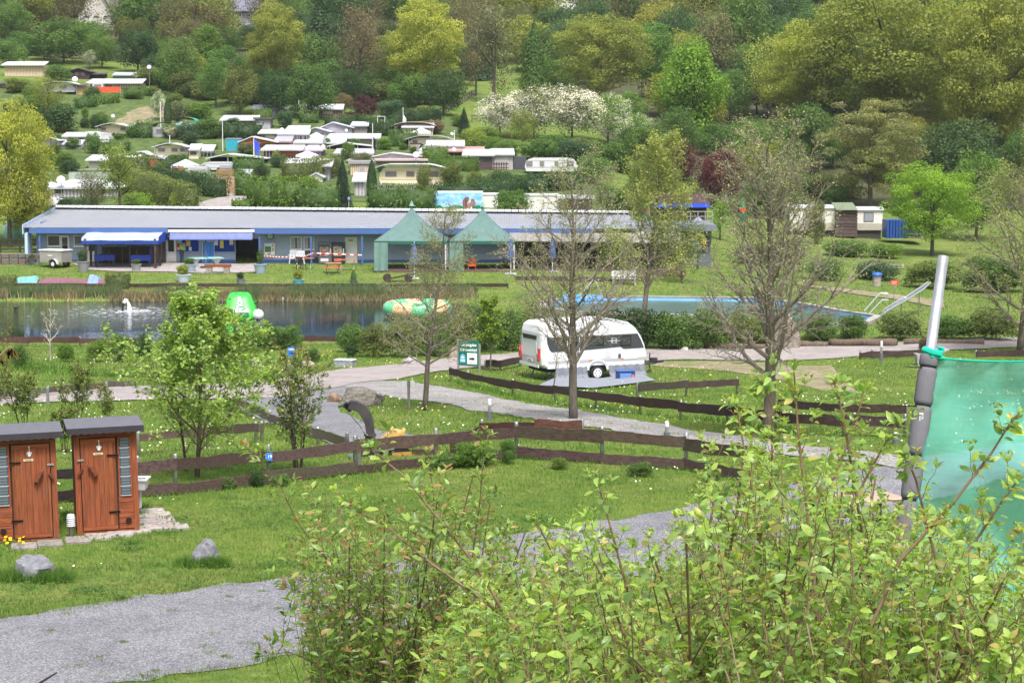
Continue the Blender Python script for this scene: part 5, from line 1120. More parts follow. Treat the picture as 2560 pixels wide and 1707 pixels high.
awn(886,911,490,452,432,'narrow white-topped striped tent beside the dark conifer','front',lin('#a9a9b4'),STRIPE,RW,.2,2,())
# right block
van(985,1085,336,306,'cream caravan with white porch roof beside the white flag',lin('#cfc2ae'),((.1,.2),),(.3,.3,lin('#b3a294')))
awn(1008,1082,338,318,307,'striped brown and white porch below the white flag','front',lin('#cbbca8'),STRIPE,RW,.2,2,())
gazebo(1029,1078,344,331,319,'little white gazebo before the striped porch')
awn(942,1034,300,296,291,'long thin pale roof line above the long hedge','gable',lin('#8b8b8b'),FABRIC,lin('#b9bdc6'),.2,4,(),peak=.25)
t=thing('garden_gate','white gate with glazed top between the two long hedges','gate',G(953,335,150)); obj('panel',MB().box(-.5,.5,0,.06,0,1.1),PAINT,t,(.6,.6,.62)); obj('upper_frame',MB().box(-.45,-.38,0,.06,1.1,2.0).box(.38,.45,0,.06,1.1,2.0).box(-.45,.45,0,.06,1.95,2.02),PAINT,t,(.6,.6,.62))
van(1022,1128,374,340,'cream caravan with red waist stripe below the clipped hedge',lin('#d3c7b4'),((.1,.2),),(.4,.3,lin('#a9a6a4')),lin('#7c2c2c'))
awn(1066,1160,394,364,351,'white awning with grey panels and open front','front',lin('#b9bac2'),FABRIC,RW,.1,2.2,((.1,.22),(.26,.5)),shade=(.14,.14,.17))
van(1043,1075,392,360,'white caravan nose beside the open-fronted awning',WHT,((.0,.12),),None,wz=(.3,.8))
awn(1092,1206,400,378,367,'brown hut with pale red roof and lattice',  'front',lin('#4c352c'),WOODV,lin('#a8857c'),.3,3.5,((.05,.2),(.62,.7)),'hut','hut',shade=(.45,.4,.33))
awn(1162,1230,424,388,374,'white roof over a dark porch behind the brown picket fence','front',lin('#57565c'),FABRIC,RW,.3,3.5,((.35,.7),),shade=(.1,.11,.12))
awn(1228,1282,424,386,372,'greyish awning under the right half of the white roof','front',lin('#a5a09e'),FABRIC,RW,.2,3.5,((.15,.8),),shade=(.4,.39,.38))
p=G(1291,424,150); tag(obj('storage_box',MB().bbox(p.x-1.0,p.x+1.0,p.y-.5,p.y+.9,p.z-.2,p.z+1.35,.03),PAINT,None,(.06,.06,.075)),'dark grey storage cabinet at the end of the brown picket fence','cabinet')
van(1312,1444,437,395,'white caravan standing alone above the dark ivy bank',(.56,.56,.575),((.03,.14),(.29,.36),(.57,.63),(.80,.92)),None,shade=(.2,.19,.19),wz=(.42,.75))
awn(1148,1182,398,384,378,'small turquoise pitched hutch by the dish mast','gable',lin('#2c6a60'),PAINT,lin('#56a898'),.1,1.5,(),'hutch','hutch')
# fences, walls, containers
def picket(px0,px1,base,h,label,c,step=.22,dmin=150):
    a=G(px0,base,dmin); b=G(px1,base,dmin); t=thing('picket_fence',label,'fence',a); d=b-a; L=d.length; n=int(L/step)
    for i in range(n): q=d*(i/n); obj('picket',MB().box(q.x-.05,q.x+.05,q.y-.02,q.y+.02,q.z-.2,q.z+h),WOODV,t,jit(c,.1))
    obj('rail',MB().beam(V3(0,.04,h*.3),d+V3(0,.04,h*.3),.04,.08),WOOD,t,c); obj('rail',MB().beam(V3(0,.04,h*.8),d+V3(0,.04,h*.8),.04,.08),WOOD,t,c)
picket(945,1105,478,.75,'grey weathered picket fence below the big cream caravan',(.19,.18,.165)); picket(1186,1272,426,.85,'dark brown picket fence before the white-roofed porch',(.085,.045,.04),.26)
def panels(pxs,base,top,label,c,n):
    a=G(pxs[0],base,150); b=G(pxs[1],base,150); s=mpp(a); h=(base-top)*s; t=thing('fence_panels',label,'fence',a); d=b-a
    for i in range(n):
        p0=d*(i/n); p1=d*((i+1)/n); obj('post',MB().box(p0.x-.05,p0.x+.05,-.05+p0.y,.05+p0.y,p0.z-.3,p0.z+h+.1),WOODV,t,tuple(x*.8 for x in c))
        for k in range(9): z=.05+k*h/9; obj('slat',MB().beam(p0+V3(.06,0,z+.06),p1+V3(-.06,0,z+.06),.03,h/9-.02),WOOD,t,jit(c,.1))
panels((511,552),463,440,'pale slatted fence panels, the lower pair at the hedge corner',lin('#b39c8a'),2); panels((552,600),486,442,'tall slatted timber screens beside the access road',lin('#b08f74'),2)
panels((543,588),446,424,'brown woven fence panel above the slatted screens',lin('#8d6e50'),1); panels((446,461),449,416,'brown woven screen beside the white gazebo',lin('#9a744e'),1); panels((431,444),450,416,'dark lattice screen left of the white gazebo',lin('#5d4a3e'),1)
awn(592,627,446,432,424,'small red shed with grey roof beside the screens','front',lin('#7d2f30'),WOODV,lin('#a6a8b4'),.1,2,(),'garden_shed','shed')
# ---- mural container: painted sky, hills and a squirrel
mp=at(1135,540,160); ms=mpp(mp); mu_=thing('mural_container','container painted with blue sky, green hills and a squirrel','container',(mp.x,mp.y,mp.z))
mw=143*ms/2; mh=60*ms
obj('box',MB().box(-mw,mw,0,2.6,-1.5,mh),PAINT,mu_,(.6,.62,.62))
def skymat():
    m,t,b=nodes('painted_sky'); tc=N(t,'ShaderNodeTexCoord'); mpn=N(t,'ShaderNodeMapping'); mpn.inputs['Scale'].default_value=(1,1,2.5); t.links.new(tc.outputs['Object'],mpn.inputs[0])
    t.links.new(ramp(t,[(.35,lin('#5f9fd8')),(.55,lin('#8fc0e6')),(.72,lin('#d5e6f2'))],noise(t,mpn.outputs[0],.9,5)),b.inputs['Base Color']); b.inputs['Roughness'].default_value=.6; return m
obj('painted_sky',MB().box(-mw+.05,mw-.05,-.02,-.004,mh*.3,mh-.08),skymat(),mu_)
hp=[(-mw+.05,-.4),(mw-.05,-.4)]+[(mw-.05-(2*mw-.1)*i/16,mh*(.40+.05*math.sin(i*1.1)+.03*math.sin(i*2.7))) for i in range(17)]
obj('painted_hills',MB().prism(hp,-.035,-.022,'xz'),MATTE,mu_,lin('#1f7a52')); hp2=[(-mw+.05,-.5),(mw-.05,-.5)]+[(mw-.05-(2*mw-.1)*i/16,mh*(.2+.05*math.sin(i*.9+1))) for i in range(17)]
obj('painted_meadow',MB().prism(hp2,-.045,-.037,'xz'),MATTE,mu_,lin('#4f9f4f'))
sq=lambda pts:[((1064+ (x-540)/4.355*1.0 - 1135+71.5-71.5 + 0)*1.0,0) for x,y in pts]
def M2(x,y): return ((940+x/4.355-1135)*ms,(540-(220+y/4.355))*ms)   # detail-view pixels to wall metres
def paintpoly(pts,c,dy): obj('painted_squirrel',MB().prism([M2(*p) for p in pts],-.05-dy,-.047-dy,'xz'),MATTE,mu_,lin(c))
paintpoly([(1000,1185),(965,1195),(942,1230),(945,1280),(965,1320),(1000,1350),(1025,1340),(1000,1300),(990,1260),(1010,1235),(1015,1195)],'#7d5a52',.0)
paintpoly([(1060,1205),(1075,1225),(1088,1265),(1060,1275),(1040,1300),(1045,1330),(1030,1355),(1000,1340),(985,1300),(1000,1260),(1030,1245),(1040,1215)],'#94706a',.004)
paintpoly([(1035,1205),(1045,1225),(1038,1240)],'#5d403c',.008); paintpoly([(1060,1200),(1068,1228),(1052,1230)],'#5d403c',.008); paintpoly([(1040,1290),(1050,1310),(1030,1350),(1020,1320)],'#d6cdc6',.008); paintpoly([(1064,1242),(1070,1240),(1070,1248),(1064,1249)],'#1c1414',.008)
paintpoly([(970,1220),(985,1205),(985,1250),(995,1300),(975,1290)],'#5a3f3b',.004); paintpoly([(1050,1270),(1085,1280),(1098,1290),(1080,1295),(1050,1285)],'#8a665f',.008)
a_=M2(580,1160); b_=M2(650,1390); obj('doorway',MB().box(a_[0],b_[0],-.06,-.04,-.4,a_[1]),MATTE,mu_,(.03,.022,.02))
for a,b,t_,l in ((1207,1245,488,'white container end streaked with ivy beside the mural'),(1312,1398,490,'white container with rusty streaks right of the ivy mound')):
    p=at((a+b)/2,542,163); s=mpp(p); o=thing('container',l,'container',p); obj('box',MB().box(-(b-a)/2*s,(b-a)/2*s,0,2.6,-1.5,(542-t_)*s),objmat('stained_white',.6,.3,var=.1,scale=2,dirt=.6),o,(.62,.62,.58)); obj('roof_edge',MB().box(-(b-a)/2*s-.05,(b-a)/2*s+.05,-.06,2.66,(542-t_)*s+.005,(542-t_)*s+.12),PAINT,o,(.55,.55,.55))
awn(1398,1480,545,497,490,'dark brown boarded shed right of the white container','flat',(.07,.05,.042),WOODV,(.45,.46,.5),.2,3,(),'garden_shed','shed')
# static caravans at the right
def static(px0,px1,base,top,label,d=182):
    p=at((px0+px1)/2,base,d); s=mpp(p); L=(px1-px0)*s; h=(base-top)*s; t=thing('static_caravan',label,'static caravan',p)
    x=L/2
    for k in range(9): obj('cladding',MB().box(-x,x,-.02-.012*(k%2),0,.55+k*(h-.8)/9,.55+(k+1)*(h-.8)/9-.02),PAINT,t,(.68,.66,.6) if k>2 else (.42,.39,.32))
    obj('body',MB().box(-x,x,.01,3,.5,h-.2),PAINT,t,(.6,.58,.52)); obj('skirt',MB().box(-x+.1,x-.1,.2,2.8,-.6,.5),MATTE,t,(.06,.05,.045))
    V=[];n=7
    for xx in (-x-.15,x+.15):
        for i in range(n): u=i/(n-1); V.append((xx,-.2+3.4*u,h-.22+.3*math.sin(u*math.pi)))
    obj('roof',MB().sheet(V,2,n),ROOFW,t,(.4,.4,.42)); obj('eave',MB().box(-x-.1,x+.1,-.1,-.04,h-.3,h-.2),PAINT,t,(.5,.5,.52)); return t,x,h
t,x,h=static(1972,2095,590,515,'long white static caravan, the left one below the olive tree')
t,x,h=static(2140,2206,590,520,'white static caravan with a single dark window'); w_=obj('window',MB().box(-x*.45,x*.3,-.06,-.035,h*.5,h*.84),PAINT,t,(.12,.08,.07)); obj('pane',MB().box(-x*.4,x*.25,-.07,-.062,h*.53,h*.81),GLASS,w_,(.25,.27,.3))
p=at(2117,592,181); s=mpp(p); t=thing('boarded_porch','dark brown boarded porch between the two static caravans','porch',p)
for k in range(8): obj('board',MB().box(-26*s,26*s,0,2.5,k*.3,k*.3+.27),WOOD,t,jit((.075,.055,.05),.2))
obj('roof',MB().add([(-28*s,-.3,2.42),(26*s,-.3,2.42),(26*s,2.8,3.0),(-28*s,2.8,3.0)],[(0,1,2,3)]),MATTE,t,lin('#6f7a63'))
p=at(2262,596,178); s=mpp(p); t=thing('blue_container','blue steel container under the bright green tree','container',p)
for k in range(12): obj('panel',MB().box(-45*s+k*7.5*s,-45*s+(k+1)*7.5*s-.06,-.04*(k%2),.2,0,1.6),PAINT,t,lin('#1f4486'))
obj('box',MB().box(-45*s,45*s,.21,2.4,0,1.6),PAINT,t,lin('#1f4486')); obj('pallets',MB().box(2*s,40*s,-.9,-.2,.1,.2).box(4*s,42*s,-.9,-.2,.35,.45),WOOD,t,(.35,.25,.16))
# dishes and poles
dish(188,199,7,'white dish beside the dark gabled chalet',2,(.62,.63,.66),d=262); dish(373,169,6,'grey dish on a tall mast above the low shelter',4,(.36,.37,.42),d=262); dish(283,291,5,'grey dish on a short mast above the cream caravan on the slope',d=236,c=(.42,.43,.48))
dish(642,302,7,'white dish beside the small grey shed',d=243); dish(705,326,6,'pale dish above the lilac panelled awning',d=228); dish(866,327,4,'small white dish before the broad grey gable',d=228,c=(.65,.65,.66)); dish(843,346,5,'pale dish on the long striped-wall roof',d=220); dish(812,356,5,'dark grey dish, upper of a pair',d=214,c=(.13,.13,.15)); dish(808,368,6,'pale ochre-backed dish, lower of a pair',d=212,c=(.48,.46,.4))
dish(635,407,8,'large white dish above the dark round hedge',d=198); dish(153,451,11,'largest white dish, above the broad white-roofed awning',d=176); dish(1108,358,6,'dark grey dish beside the open-fronted awning',d=214,c=(.10,.10,.12)); dish(1135,375,5.5,'pale dish low on the tall white mast',d=210); dish(1040,388,8,'pale dish above the big cream caravan',d=204); dish(756,233,4,'pale dish on a slim mast among the dark shrubs',d=262); dish(1130,335,4,'small white dish near the top of a white mast',d=226,c=(.62,.6,.6)); dish(1102,288,4,'dark dish beside the meadow',d=258,c=(.12,.12,.16))
flagpole(702,288,225,'white flagpole with limp dark blue flag',((.04,.045,.12),9,.62,.82)); flagpole(747,268,210,'tall bare white flagpole behind the viburnum'); flagpole(557,378,303,'bare white pole beside the turquoise shed'); flagpole(402,330,258,'bare white pole beside the arched grey tent'); flagpole(635,400,345,'pole with a hanging blue flag before the orange chalet',(lin('#3a55c0'),14,.5,.95)); flagpole(1008,335,272,'white pole with a white flag above the striped porch',((.6,.62,.66),7,.45,.75)); flagpole(932,392,312,'white pole with a drooping black flag',((.02,.02,.03),7,.3,.62)); flagpole(1136,395,330,'white mast carrying a dish beside the hutch'); flagpole(425,392,342,'short white mast before the long cream caravan',None)
for i,(px,py) in enumerate(((712,518),(768,517),(820,518),(872,517),(950,516),(1028,517))):
    p=G(px,py+4,150); t=thing('garden_lamp',['first','second','third','fourth','fifth','sixth'][i]+' blue-headed garden lamp from the left behind the blue building roof','lamp',p,0,'garden lamps behind the blue building'); obj('post',MB().tube([(0,0,-.2),(0,0,.62)],.03,6),PAINT,t,(.4,.4,.42)); obj('head',MB().lathe([(.09,0),(.11,.12),(.06,.24),(.01,.3)],8,(0,0,.62)),PAINT,t,lin('#7d86c2'))
# village houses at the top
def house(px,base,w_,eave,top,label,wall,roof,d,gable=False):
    p=at(px,base,d); s=mpp(p); x=w_*s/2; he=(base-eave)*s; ht=(base-top)*s; t=thing('village_house',label,'house',p)
    obj('wall',MB().prism([(-x,-5),(x,-5),(x,he),(0,ht-.1) ,(-x,he)] if gable else [(-x,-5),(x,-5),(x,he),(-x,he)],0,8,'xz'),PAINT,t,wall)
    if gable:
        for sx in(-1,1): obj('roof_slope',MB().add([(sx*(x+.7),-.7,he-.5),(0,-.7,ht),(0,8.7,ht),(sx*(x+.7),8.7,he-.5)],[(0,1,2,3)]),MATTE,t,roof)
    else: obj('roof',MB().add([(-x-.6,-.8,he),(x+.6,-.8,he),(x+.6,4,ht),(-x-.6,4,ht),(-x-.6,8.8,he),(x+.6,8.8,he)],[(0,1,2,3),(3,2,5,4),(0,3,4),(1,5,2)]),MATTE,t,roof)
    for i in range(3): w2=obj('window',MB().box(-x*.7+i*x*.55,-x*.7+i*x*.55+.9,-.06,-.01,he*.35,he*.75),PAINT,t,(.7,.7,.7)); obj('pane',MB().box(-x*.7+i*x*.55+.1,-x*.7+i*x*.55+.8,-.08,-.065,he*.38,he*.72),GLASS,w2,(.07,.08,.1))
    return t
house(240,48,88,38,-40,'steep grey-brown roofed house at the top left',lin('#b9b4ac'),lin('#857d7c'),352,True); house(298,46,50,-20,-60,'white-walled house beside the steep roof',(.7,.7,.72),(.25,.22,.2),366); house(598,50,84,30,-15,'slate-roofed house half hidden in the trees',lin('#8d8a92'),lin('#6c6c7a'),352); house(1400,18,84,-22,-60,'white house at the top edge above the meadow',(.72,.7,.7),(.3,.2,.17),400); house(1518,36,46,8,-22,'small pale house behind the tall oaks',(.66,.64,.66),(.28,.26,.27),396)
# ================================================================ HEDGES AND TREES OF THE HILLSIDE
H_='hedges between the hillside pitches'
hedge([(640,522),(700,524),(755,522)],2.5,2.2,'fresh','big fresh green hedge right of the access road',.2,30,1)
hedge([(338,478),(400,503),(440,520),(475,527)],2.0,1.7,'moss','olive clipped hedge curving beside the access road',.17,34,2)
hedge([(386,468),(440,478),(500,486),(548,494)],1.75,1.6,'dark','long dark clipped hedge before the slatted screens',.17,34,3)
hedge([(446,456),(480,459)],.9,.9,'green','low box hedge before the white caravan end',.13,40,4); hedge([(484,460),(506,460)],1.2,1.1,'green','short cubic hedge beside the white caravan end',.13,40,5)
hedge([(412,433),(445,430)],1.5,1.5,'dark','tall dark hedge under the long cream caravan',.17,34,6); hedge([(290,445),(355,452)],2.4,1.4,'moss','brownish hedge below the pale awning',.17,34,7)
hedge([(720,452),(780,452),(835,440)],1.9,1.6,'moss','clipped hedge with flat top below the large white roof',.17,34,8)
hedge([(600,490),(622,490)],2.0,1.3,'green','short hedge beside the tall slatted screens',.16,34,9); hedge([(592,430),(650,430)],1.4,1.2,'green','small hedge behind the large dish',.16,34,10)
hedge([(825,322),(900,318),(950,338)],1.4,1.6,'dark','long dark hedge below the purple tree',.2,26,11); hedge([(962,340),(1020,305),(1090,300)],1.5,1.6,'dark','long dark hedge behind the white flag',.2,26,12)
hedge([(982,366),(1034,366)],1.7,1.5,'green','square clipped hedge left of the red-striped caravan',.17,30,13); hedge([(1066,402),(1110,404)],1.5,1.4,'fresh','light clipped hedge before the brown hut',.17,30,14); hedge([(1088,424),(1182,430)],1.4,1.7,'fresh','long light hedge beside the picket fence',.17,30,15)
hedge([(548,345),(600,348),(640,345)],1.7,2.0,'dark','broad dark hedge behind the turquoise shed',.22,24,16); hedge([(640,300),(672,300)],1.3,1.2,'fresh','small bright hedge below the grey folding-caravan tent',.17,30,17); hedge([(756,308),(788,308)],1.4,1.2,'green','short hedge below the brown canvas porch',.17,30,18)
hedge([(200,272),(230,268)],1.3,1.5,'green','clipped hedge block on the steep slope',.17,30,19); hedge([(240,262),(290,258)],1.2,1.2,'fresh','low light hedge under the long white-roofed awning',.17,30,20); hedge([(322,242),(378,240)],1.2,1.6,'green','clipped hedge right of the red banner',.18,30,21)
hedge([(350,345),(372,345)],1.9,1.4,'green','upright hedge block by the yellowish awning',.17,30,22); hedge([(270,385),(310,385)],1.4,1.8,'green','dark green hedge block below the draped sheet',.18,30,23)
hedge([(330,527),(362,527)],1.3,1.1,'bright','bright green hedge block beside the olive hedge',.16,30,24); hedge([(160,524),(230,526)],1.0,1.0,'dark','low dark hedge below the broad white-roofed awning',.16,30,25); hedge([(590,526),(625,526)],.9,1.0,'fresh','low shrub block at the corner of the access road',.15,30,26)
hedge([(1112,500),(1200,502),(1300,480),(1430,474)],1.35,2.6,'dark','deep ivy bank below the white caravan standing alone',.24,24,27,rough=.3); hedge([(945,520),(1000,522),(1062,524)],1.7,2.4,'green','leafy bank below the grey picket fence',.22,24,28,rough=.3)
hedge([(758,524),(830,524)],1.8,2.0,'green','flowering shrub bank left of the dark conifer',.2,26,29,rough=.35)
# single garden shrubs and conifers
tree(857,519,397,66,'conifer2','pine','big dark conifer rising above the leafy hedge','conifer','tree'); tree(930,508,402,26,'column','dark','slim dark cypress left of the big cream caravan','cypress','tree')
tree(420,310,245,20,'column','dark','slim dark cypress beside the pole on the slope','cypress','tree'); tree(1160,345,270,52,'conifer2','pine','dark spruce at the lower edge of the meadow','spruce','tree')
bush(650,452,410,48,'dark','dark rounded topiary below the large white dish','topiary'); bush(1005,335,310,32,'dark','round clipped bush below the white flag','topiary'); bush(452,524,478,50,'lime','pale rounded hedge end at the access road','topiary'); bush(1275,545,472,92,'green','ivy mound over the white container','bush1')
bush(1062,480,410,36,'moss','olive thuja right of the big cream caravan','bush1'); bush(1130,478,408,66,'moss','broad olive thuja below the light hedge','bush2'); bush(1185,470,425,40,'moss','olive bush at the foot of the picket fence','bush1'); bush(1250,465,425,60,'dark','dark bush below the storage cabinet')
for i,(px,b,t_,w_,tn,l) in enumerate([(105,355,270,66,'dark','dark round tree above the white caravan, lower left slope'),(230,385,330,40,'green','green shrub beside the draped sheet'),(213,300,268,22,'fresh','small light topiary on the steep slope'),(240,322,285,30,'dark','dark oval bush on the steep slope'),(255,318,278,34,'moss','mossy bush on the steep slope'),(150,330,318,28,'yellow','low golden shrub above the draped awning'),(330,345,308,34,'green','green bush below the bare slope'),(430,345,310,60,'green','green shrub mass before the arched grey tent'),(470,350,305,60,'blue','blue-green shrub mass behind the long cream caravan'),(520,348,295,70,'green','green shrub mass left of the turquoise shed'),
  (505,300,255,70,'fresh','light green shrub above the arched grey tent'),(715,320,275,52,'blue','silvery shrub below the grey windbreak'),(680,280,245,60,'dark','dark shrub behind the blue-flag pole'),(805,280,238,56,'green','white-dotted green shrub before the brown porch'),(980,300,250,90,'blue','pale-tipped shrub mass behind the thin roof line'),(870,310,286,40,'moss','ochre-green bush beside the purple tree'),(1085,335,298,46,'rust','rust and green bush beside the meadow'),(1060,300,265,50,'lime','pale green shrub at the meadow edge'),(1180,375,318,66,'lime','light leafy shrub below the dark spruce'),(1230,385,340,70,'fresh','bright shrub above the brown hut'),
  (1270,400,350,80,'green','green shrub above the white caravan standing alone'),(1345,400,345,100,'green','dark green shrub under the blossom trees'),(1430,410,350,100,'blue','blue-green shrub right of the white caravan'),(1480,460,390,110,'green','shrub mass right of the ivy bank'),(1210,480,440,60,'dark','dark laurel above the mural'),(1340,475,430,60,'dark','dark laurel bump below the white caravan, left'),(1390,478,438,70,'dark','dark laurel bump below the white caravan, right'),(900,420,380,60,'grey','grey-green shrub left of the corrugated porch'),(870,400,355,40,'fresh','light shrub before the slanting roof'),(690,400,372,22,'yellow','golden bush before the dark striped porch'),
  (700,420,385,46,'blue','grey-green bush beside the closed mauve parasol'),(620,385,355,50,'grey','low grey shrubs below the orange chalet'),(600,470,420,40,'green','green bush beside the red shed'),(780,470,440,60,'lime','variegated bush beside the small white tent peak'),(1000,350,335,60,'lime','low yellow-green plants on the meadow strip'),(960,375,345,50,'fresh','low grass-green bush by the red-striped caravan'),(130,400,360,60,'green','green bushes below the white caravan'),(165,430,380,60,'fresh','leafy shrub above the greenhouse'),(90,430,380,60,'green','green bush behind the yellow maple'),(450,300,250,60,'grey','grey twiggy shrub right of the cypress')]):
    bush(px,b,t_,w_,tn,l)
tree(395,300,222,44,'blossomcore','green','small white-flowering tree beside the slim cypress on the slope',blossom=(.60,.62,.55)); tree(430,350,312,40,'blossomcore','green','pink-white blossoming bush before the arched tent','shrub','shrub',blossom=(.55,.48,.46)); tree(737,288,258,40,'blossomcore','fresh','white-flowering viburnum by the flagpole','shrub','shrub',blossom=(.6,.62,.52)); tree(224,175,122,36,'blossomcore','grey','pale blossoming tree above the dark gabled chalet',blossom=(.5,.47,.45))
tree(912,304,234,84,'round3','purple','purple-leaved tree above the long hedge'); tree(860,285,230,60,'round3','rust','dull red shrub left of the purple tree'); bush(888,306,278,40,'purple','deep magenta bush at the foot of the purple tree')
tree(300,540,330,160,'airy2','lime','thin yellow-budding tree before the pale awning'); tree(230,545,415,150,'airy1','grey','silvery blossoming tree above the left roof end',blossom=None)
tree(120,310,180,120,'airy1','lime','pale green tree before the half hidden caravan'); tree(150,330,250,110,'bush3','dark','dark white-dotted shrub mass under the pale green tree')
# the yellow maple at the left edge
near=dict(kids=1)
tree(25,640,235,290,'oak1','yellow','yellow-green maple overhanging the blue building, far left',P=G(25,618,146),squash=.9); tree(60,625,400,190,'oak2','yellow','lower leafy boughs of a second maple beside the gas tank',P=G(70,612,148))
# ---------------------------------------------------------------- the wooded hillside
big=[(690,235,-15,195,'oak2','olive','layered olive-yellow tree right of the slate-roofed house'),(900,250,-5,195,'airy1','rust','reddish-brown tree between the olive and the yellow one'),(1065,262,-30,250,'oak2','yellow','tall bright yellow-green tree above the long hedges'),(1235,262,-25,190,'airy2','grey','grey-green slender tree left of the meadow'),(1190,240,20,120,'airy2','brown','brownish thin tree behind the yellow one'),
 (1335,262,55,125,'conifer2','green','broad conical green tree at the meadow top'),(1500,275,15,300,'oak1','olive','wide dark-boughed olive oak above the blossom'),(1640,255,62,175,'round1','fresh','rounded light green tree before the olive oak'),(1728,370,92,205,'oval1','bright','tall fresh green tree with yellow top'),(1690,420,260,150,'round3','green','mid-green tree below the tall yellow-topped one'),(1925,320,68,190,'airy1','yellow','thin golden-brown tree left of the big oak'),
 (2210,380,-70,520,'oak1','olive','largest yellow-olive oak on the right slope'),(2010,350,30,280,'oak2','yellow','yellow-olive oak leaning over the thin golden tree'),(2480,420,-60,420,'oak2','olive','great oak at the right edge'),(2400,330,-40,320,'oak1','yellow','upper yellowish oak behind the great right oak'),(2175,525,192,310,'feather',(.21,.225,.10),'feathery olive tree above the static caravans'),(2030,440,235,190,'layer2','green','shaded green tree under the big oak'),
 (2380,500,300,260,'round2','dark','dark understorey tree below the right oaks'),(1900,440,300,180,'round3','green','leafy green tree between maples and oak'),(1560,330,225,150,'round3','fresh','fresh green bushy tree right of the blossom'),(1590,440,300,160,'round1','green','bushy green tree above the left red maple'),(1305,384,262,100,'airy1','lime','lime-yellow young tree before the white blossom'),
 (1690,490,340,130,'round3','red','dark red maple, the left one half hidden by an alder'),(1800,520,362,150,'round3','red','dark red maple with an open side'),(160,160,40,210,'round1','green','broad green tree at the left above the hut'),(60,160,75,130,'round3','green','green tree at the left edge below the village'),(255,172,85,110,'round2','fresh','green tree right of the pale blossoming one'),(345,182,70,130,'round1','dark','dark green tree above the low shelter'),
 (490,150,-45,290,'airy1','brown','large brown budding tree below the village'),(300,110,-30,170,'airy2','grey','bare grey tree before the white-walled house'),(520,200,48,110,'oval2','fresh','bright upright green tree left of the olive one'),(450,240,90,120,'round2','green','rounded green tree among the brown trunks'),(600,290,160,120,'round1','moss','yellow-green rounded tree above the long white roof'),(540,270,140,110,'round3','green','green tree beside the yellow-green rounded one'),
 (690,290,175,110,'round2','dark','dark green tree behind the flagpoles'),(780,300,150,140,'round1','green','green tree behind the brown porch'),(800,210,-10,140,'conifer1','dark','dark spruce behind the olive tree'),(980,240,90,130,'round3','green','green tree under the reddish-brown one'),(1110,290,170,130,'round2','dark','dark tree at the left meadow edge'),(1400,190,40,120,'round3','blue','bluish green tree below the white house'),(1300,130,0,120,'airy1','grey','pinkish grey tree at the top, left of the white house'),
 (1780,240,-10,200,'airy2','brown','tall brown-grey tree behind the yellow-topped one'),(1860,210,-40,180,'round1','green','green tree at the top, centre right'),(1650,120,-40,190,'airy1','brown','brown budding crown at the top above the light green tree'),(1200,200,60,100,'conifer1','blue','bluish spruce behind the grey-green tree')]
for b in big: tree(b[0],b[1],b[2],b[3],b[4],b[5],b[6])
BL=(.66,.60,.65)
tree(1250,345,228,130,'blossomcore','grey','leftmost white-blossoming apple tree above the meadow foot',blossom=BL); tree(1335,352,205,210,'blossomcore','grey','largest white-blossoming apple tree above the lone caravan',blossom=BL); tree(1430,352,205,200,'blossomcore','grey','white-blossoming apple tree right of the largest one',blossom=BL); tree(1520,362,225,160,'blossomcore','fresh','half-green blossoming tree at the right of the apple trees',blossom=(.58,.55,.52)); tree(1590,400,275,120,'blossomcore','fresh','sparsely blossoming green tree near the yellow-topped one',blossom=(.5,.5,.44))
tree(1440,130,70,80,'blossomcore','grey','small blossoming tree high beside the bluish tree',blossom=(.5,.47,.46))
tree(1950,540,370,230,'airy1','grey','grey twiggy willow left of the static caravans'); tree(1640,560,340,210,'airy1','moss','loose olive alder above the restaurant wing'); tree(1800,600,480,110,'airy2','bright','bright green sapling right of the bar hut')
tree(2330,640,385,290,'oak1','bright','vivid lime-green tree over the blue container'); tree(2440,600,370,200,'round1','fresh','fresh green tree behind the vivid lime one')
for i,(px,b,t_,w_,tn,l) in enumerate([(2120,640,598,110,'green','green shrub mound below the static caravans'),(2210,645,605,120,'fresh','light grassy shrub below the blue container'),(2040,610,500,60,'moss','ivy-clad trunk left of the shrub mound'),(2060,700,640,130,'green','shrub left of the blue-lidded bin'),(2200,700,650,120,'blue','dark shrub behind the red notice'),(2330,720,640,160,'moss','brownish shrub behind the slide'),(2480,730,640,200,'green','shrub bank at the right edge'),(1960,660,590,120,'grey','grey twiggy shrub beside the restaurant steps'),(1880,660,610,110,'moss','shrub right of the info board')]): bush(px,b,t_,w_,tn,l,'bush3' if i%2 else None)
# filler of the wood: alike trees, nobody could tell which is which
g=random.Random(77)
FILL=[('dense mid-green tree filling the wooded hillside','green'),('dark green tree filling the wooded hillside','dark'),('brownish budding tree filling the wooded hillside','brown'),('olive-leaved tree filling the wooded hillside','olive')]
for row,(py0,py1,n_,hh) in enumerate([(190,225,28,125),(140,185,28,145),(90,135,28,165),(40,85,28,175),(-20,30,26,185),(-90,-30,22,190)]):
    for i in range(n_):
        px=-60+2680*(i+g.random())/n_; py=g.uniform(py0,py1)
        if 1090<px<1330 and py>165: continue
        if px<440 and py>135: continue
        top=py-hh*g.uniform(.8,1.15)
        if 190<px<330 and top<48 and py>0: continue
        if 555<px<640 and top<52 and py>0: continue
        if 1350<px<1450 and top<22 and py>-20: continue
        k=g.choices([0,1,2,3],[4,2,2,3 if px>1300 else 1])[0]
        tree(px,py,top,hh*g.uniform(.95,1.4),g.choice(['round1','round2','round3','oval1','airy1'] if k!=2 else ['airy1','airy2']),FILL[k][1],FILL[k][0],group=f'{FILL[k][1]} trees of the wooded hillside',P=G(px,py,200))
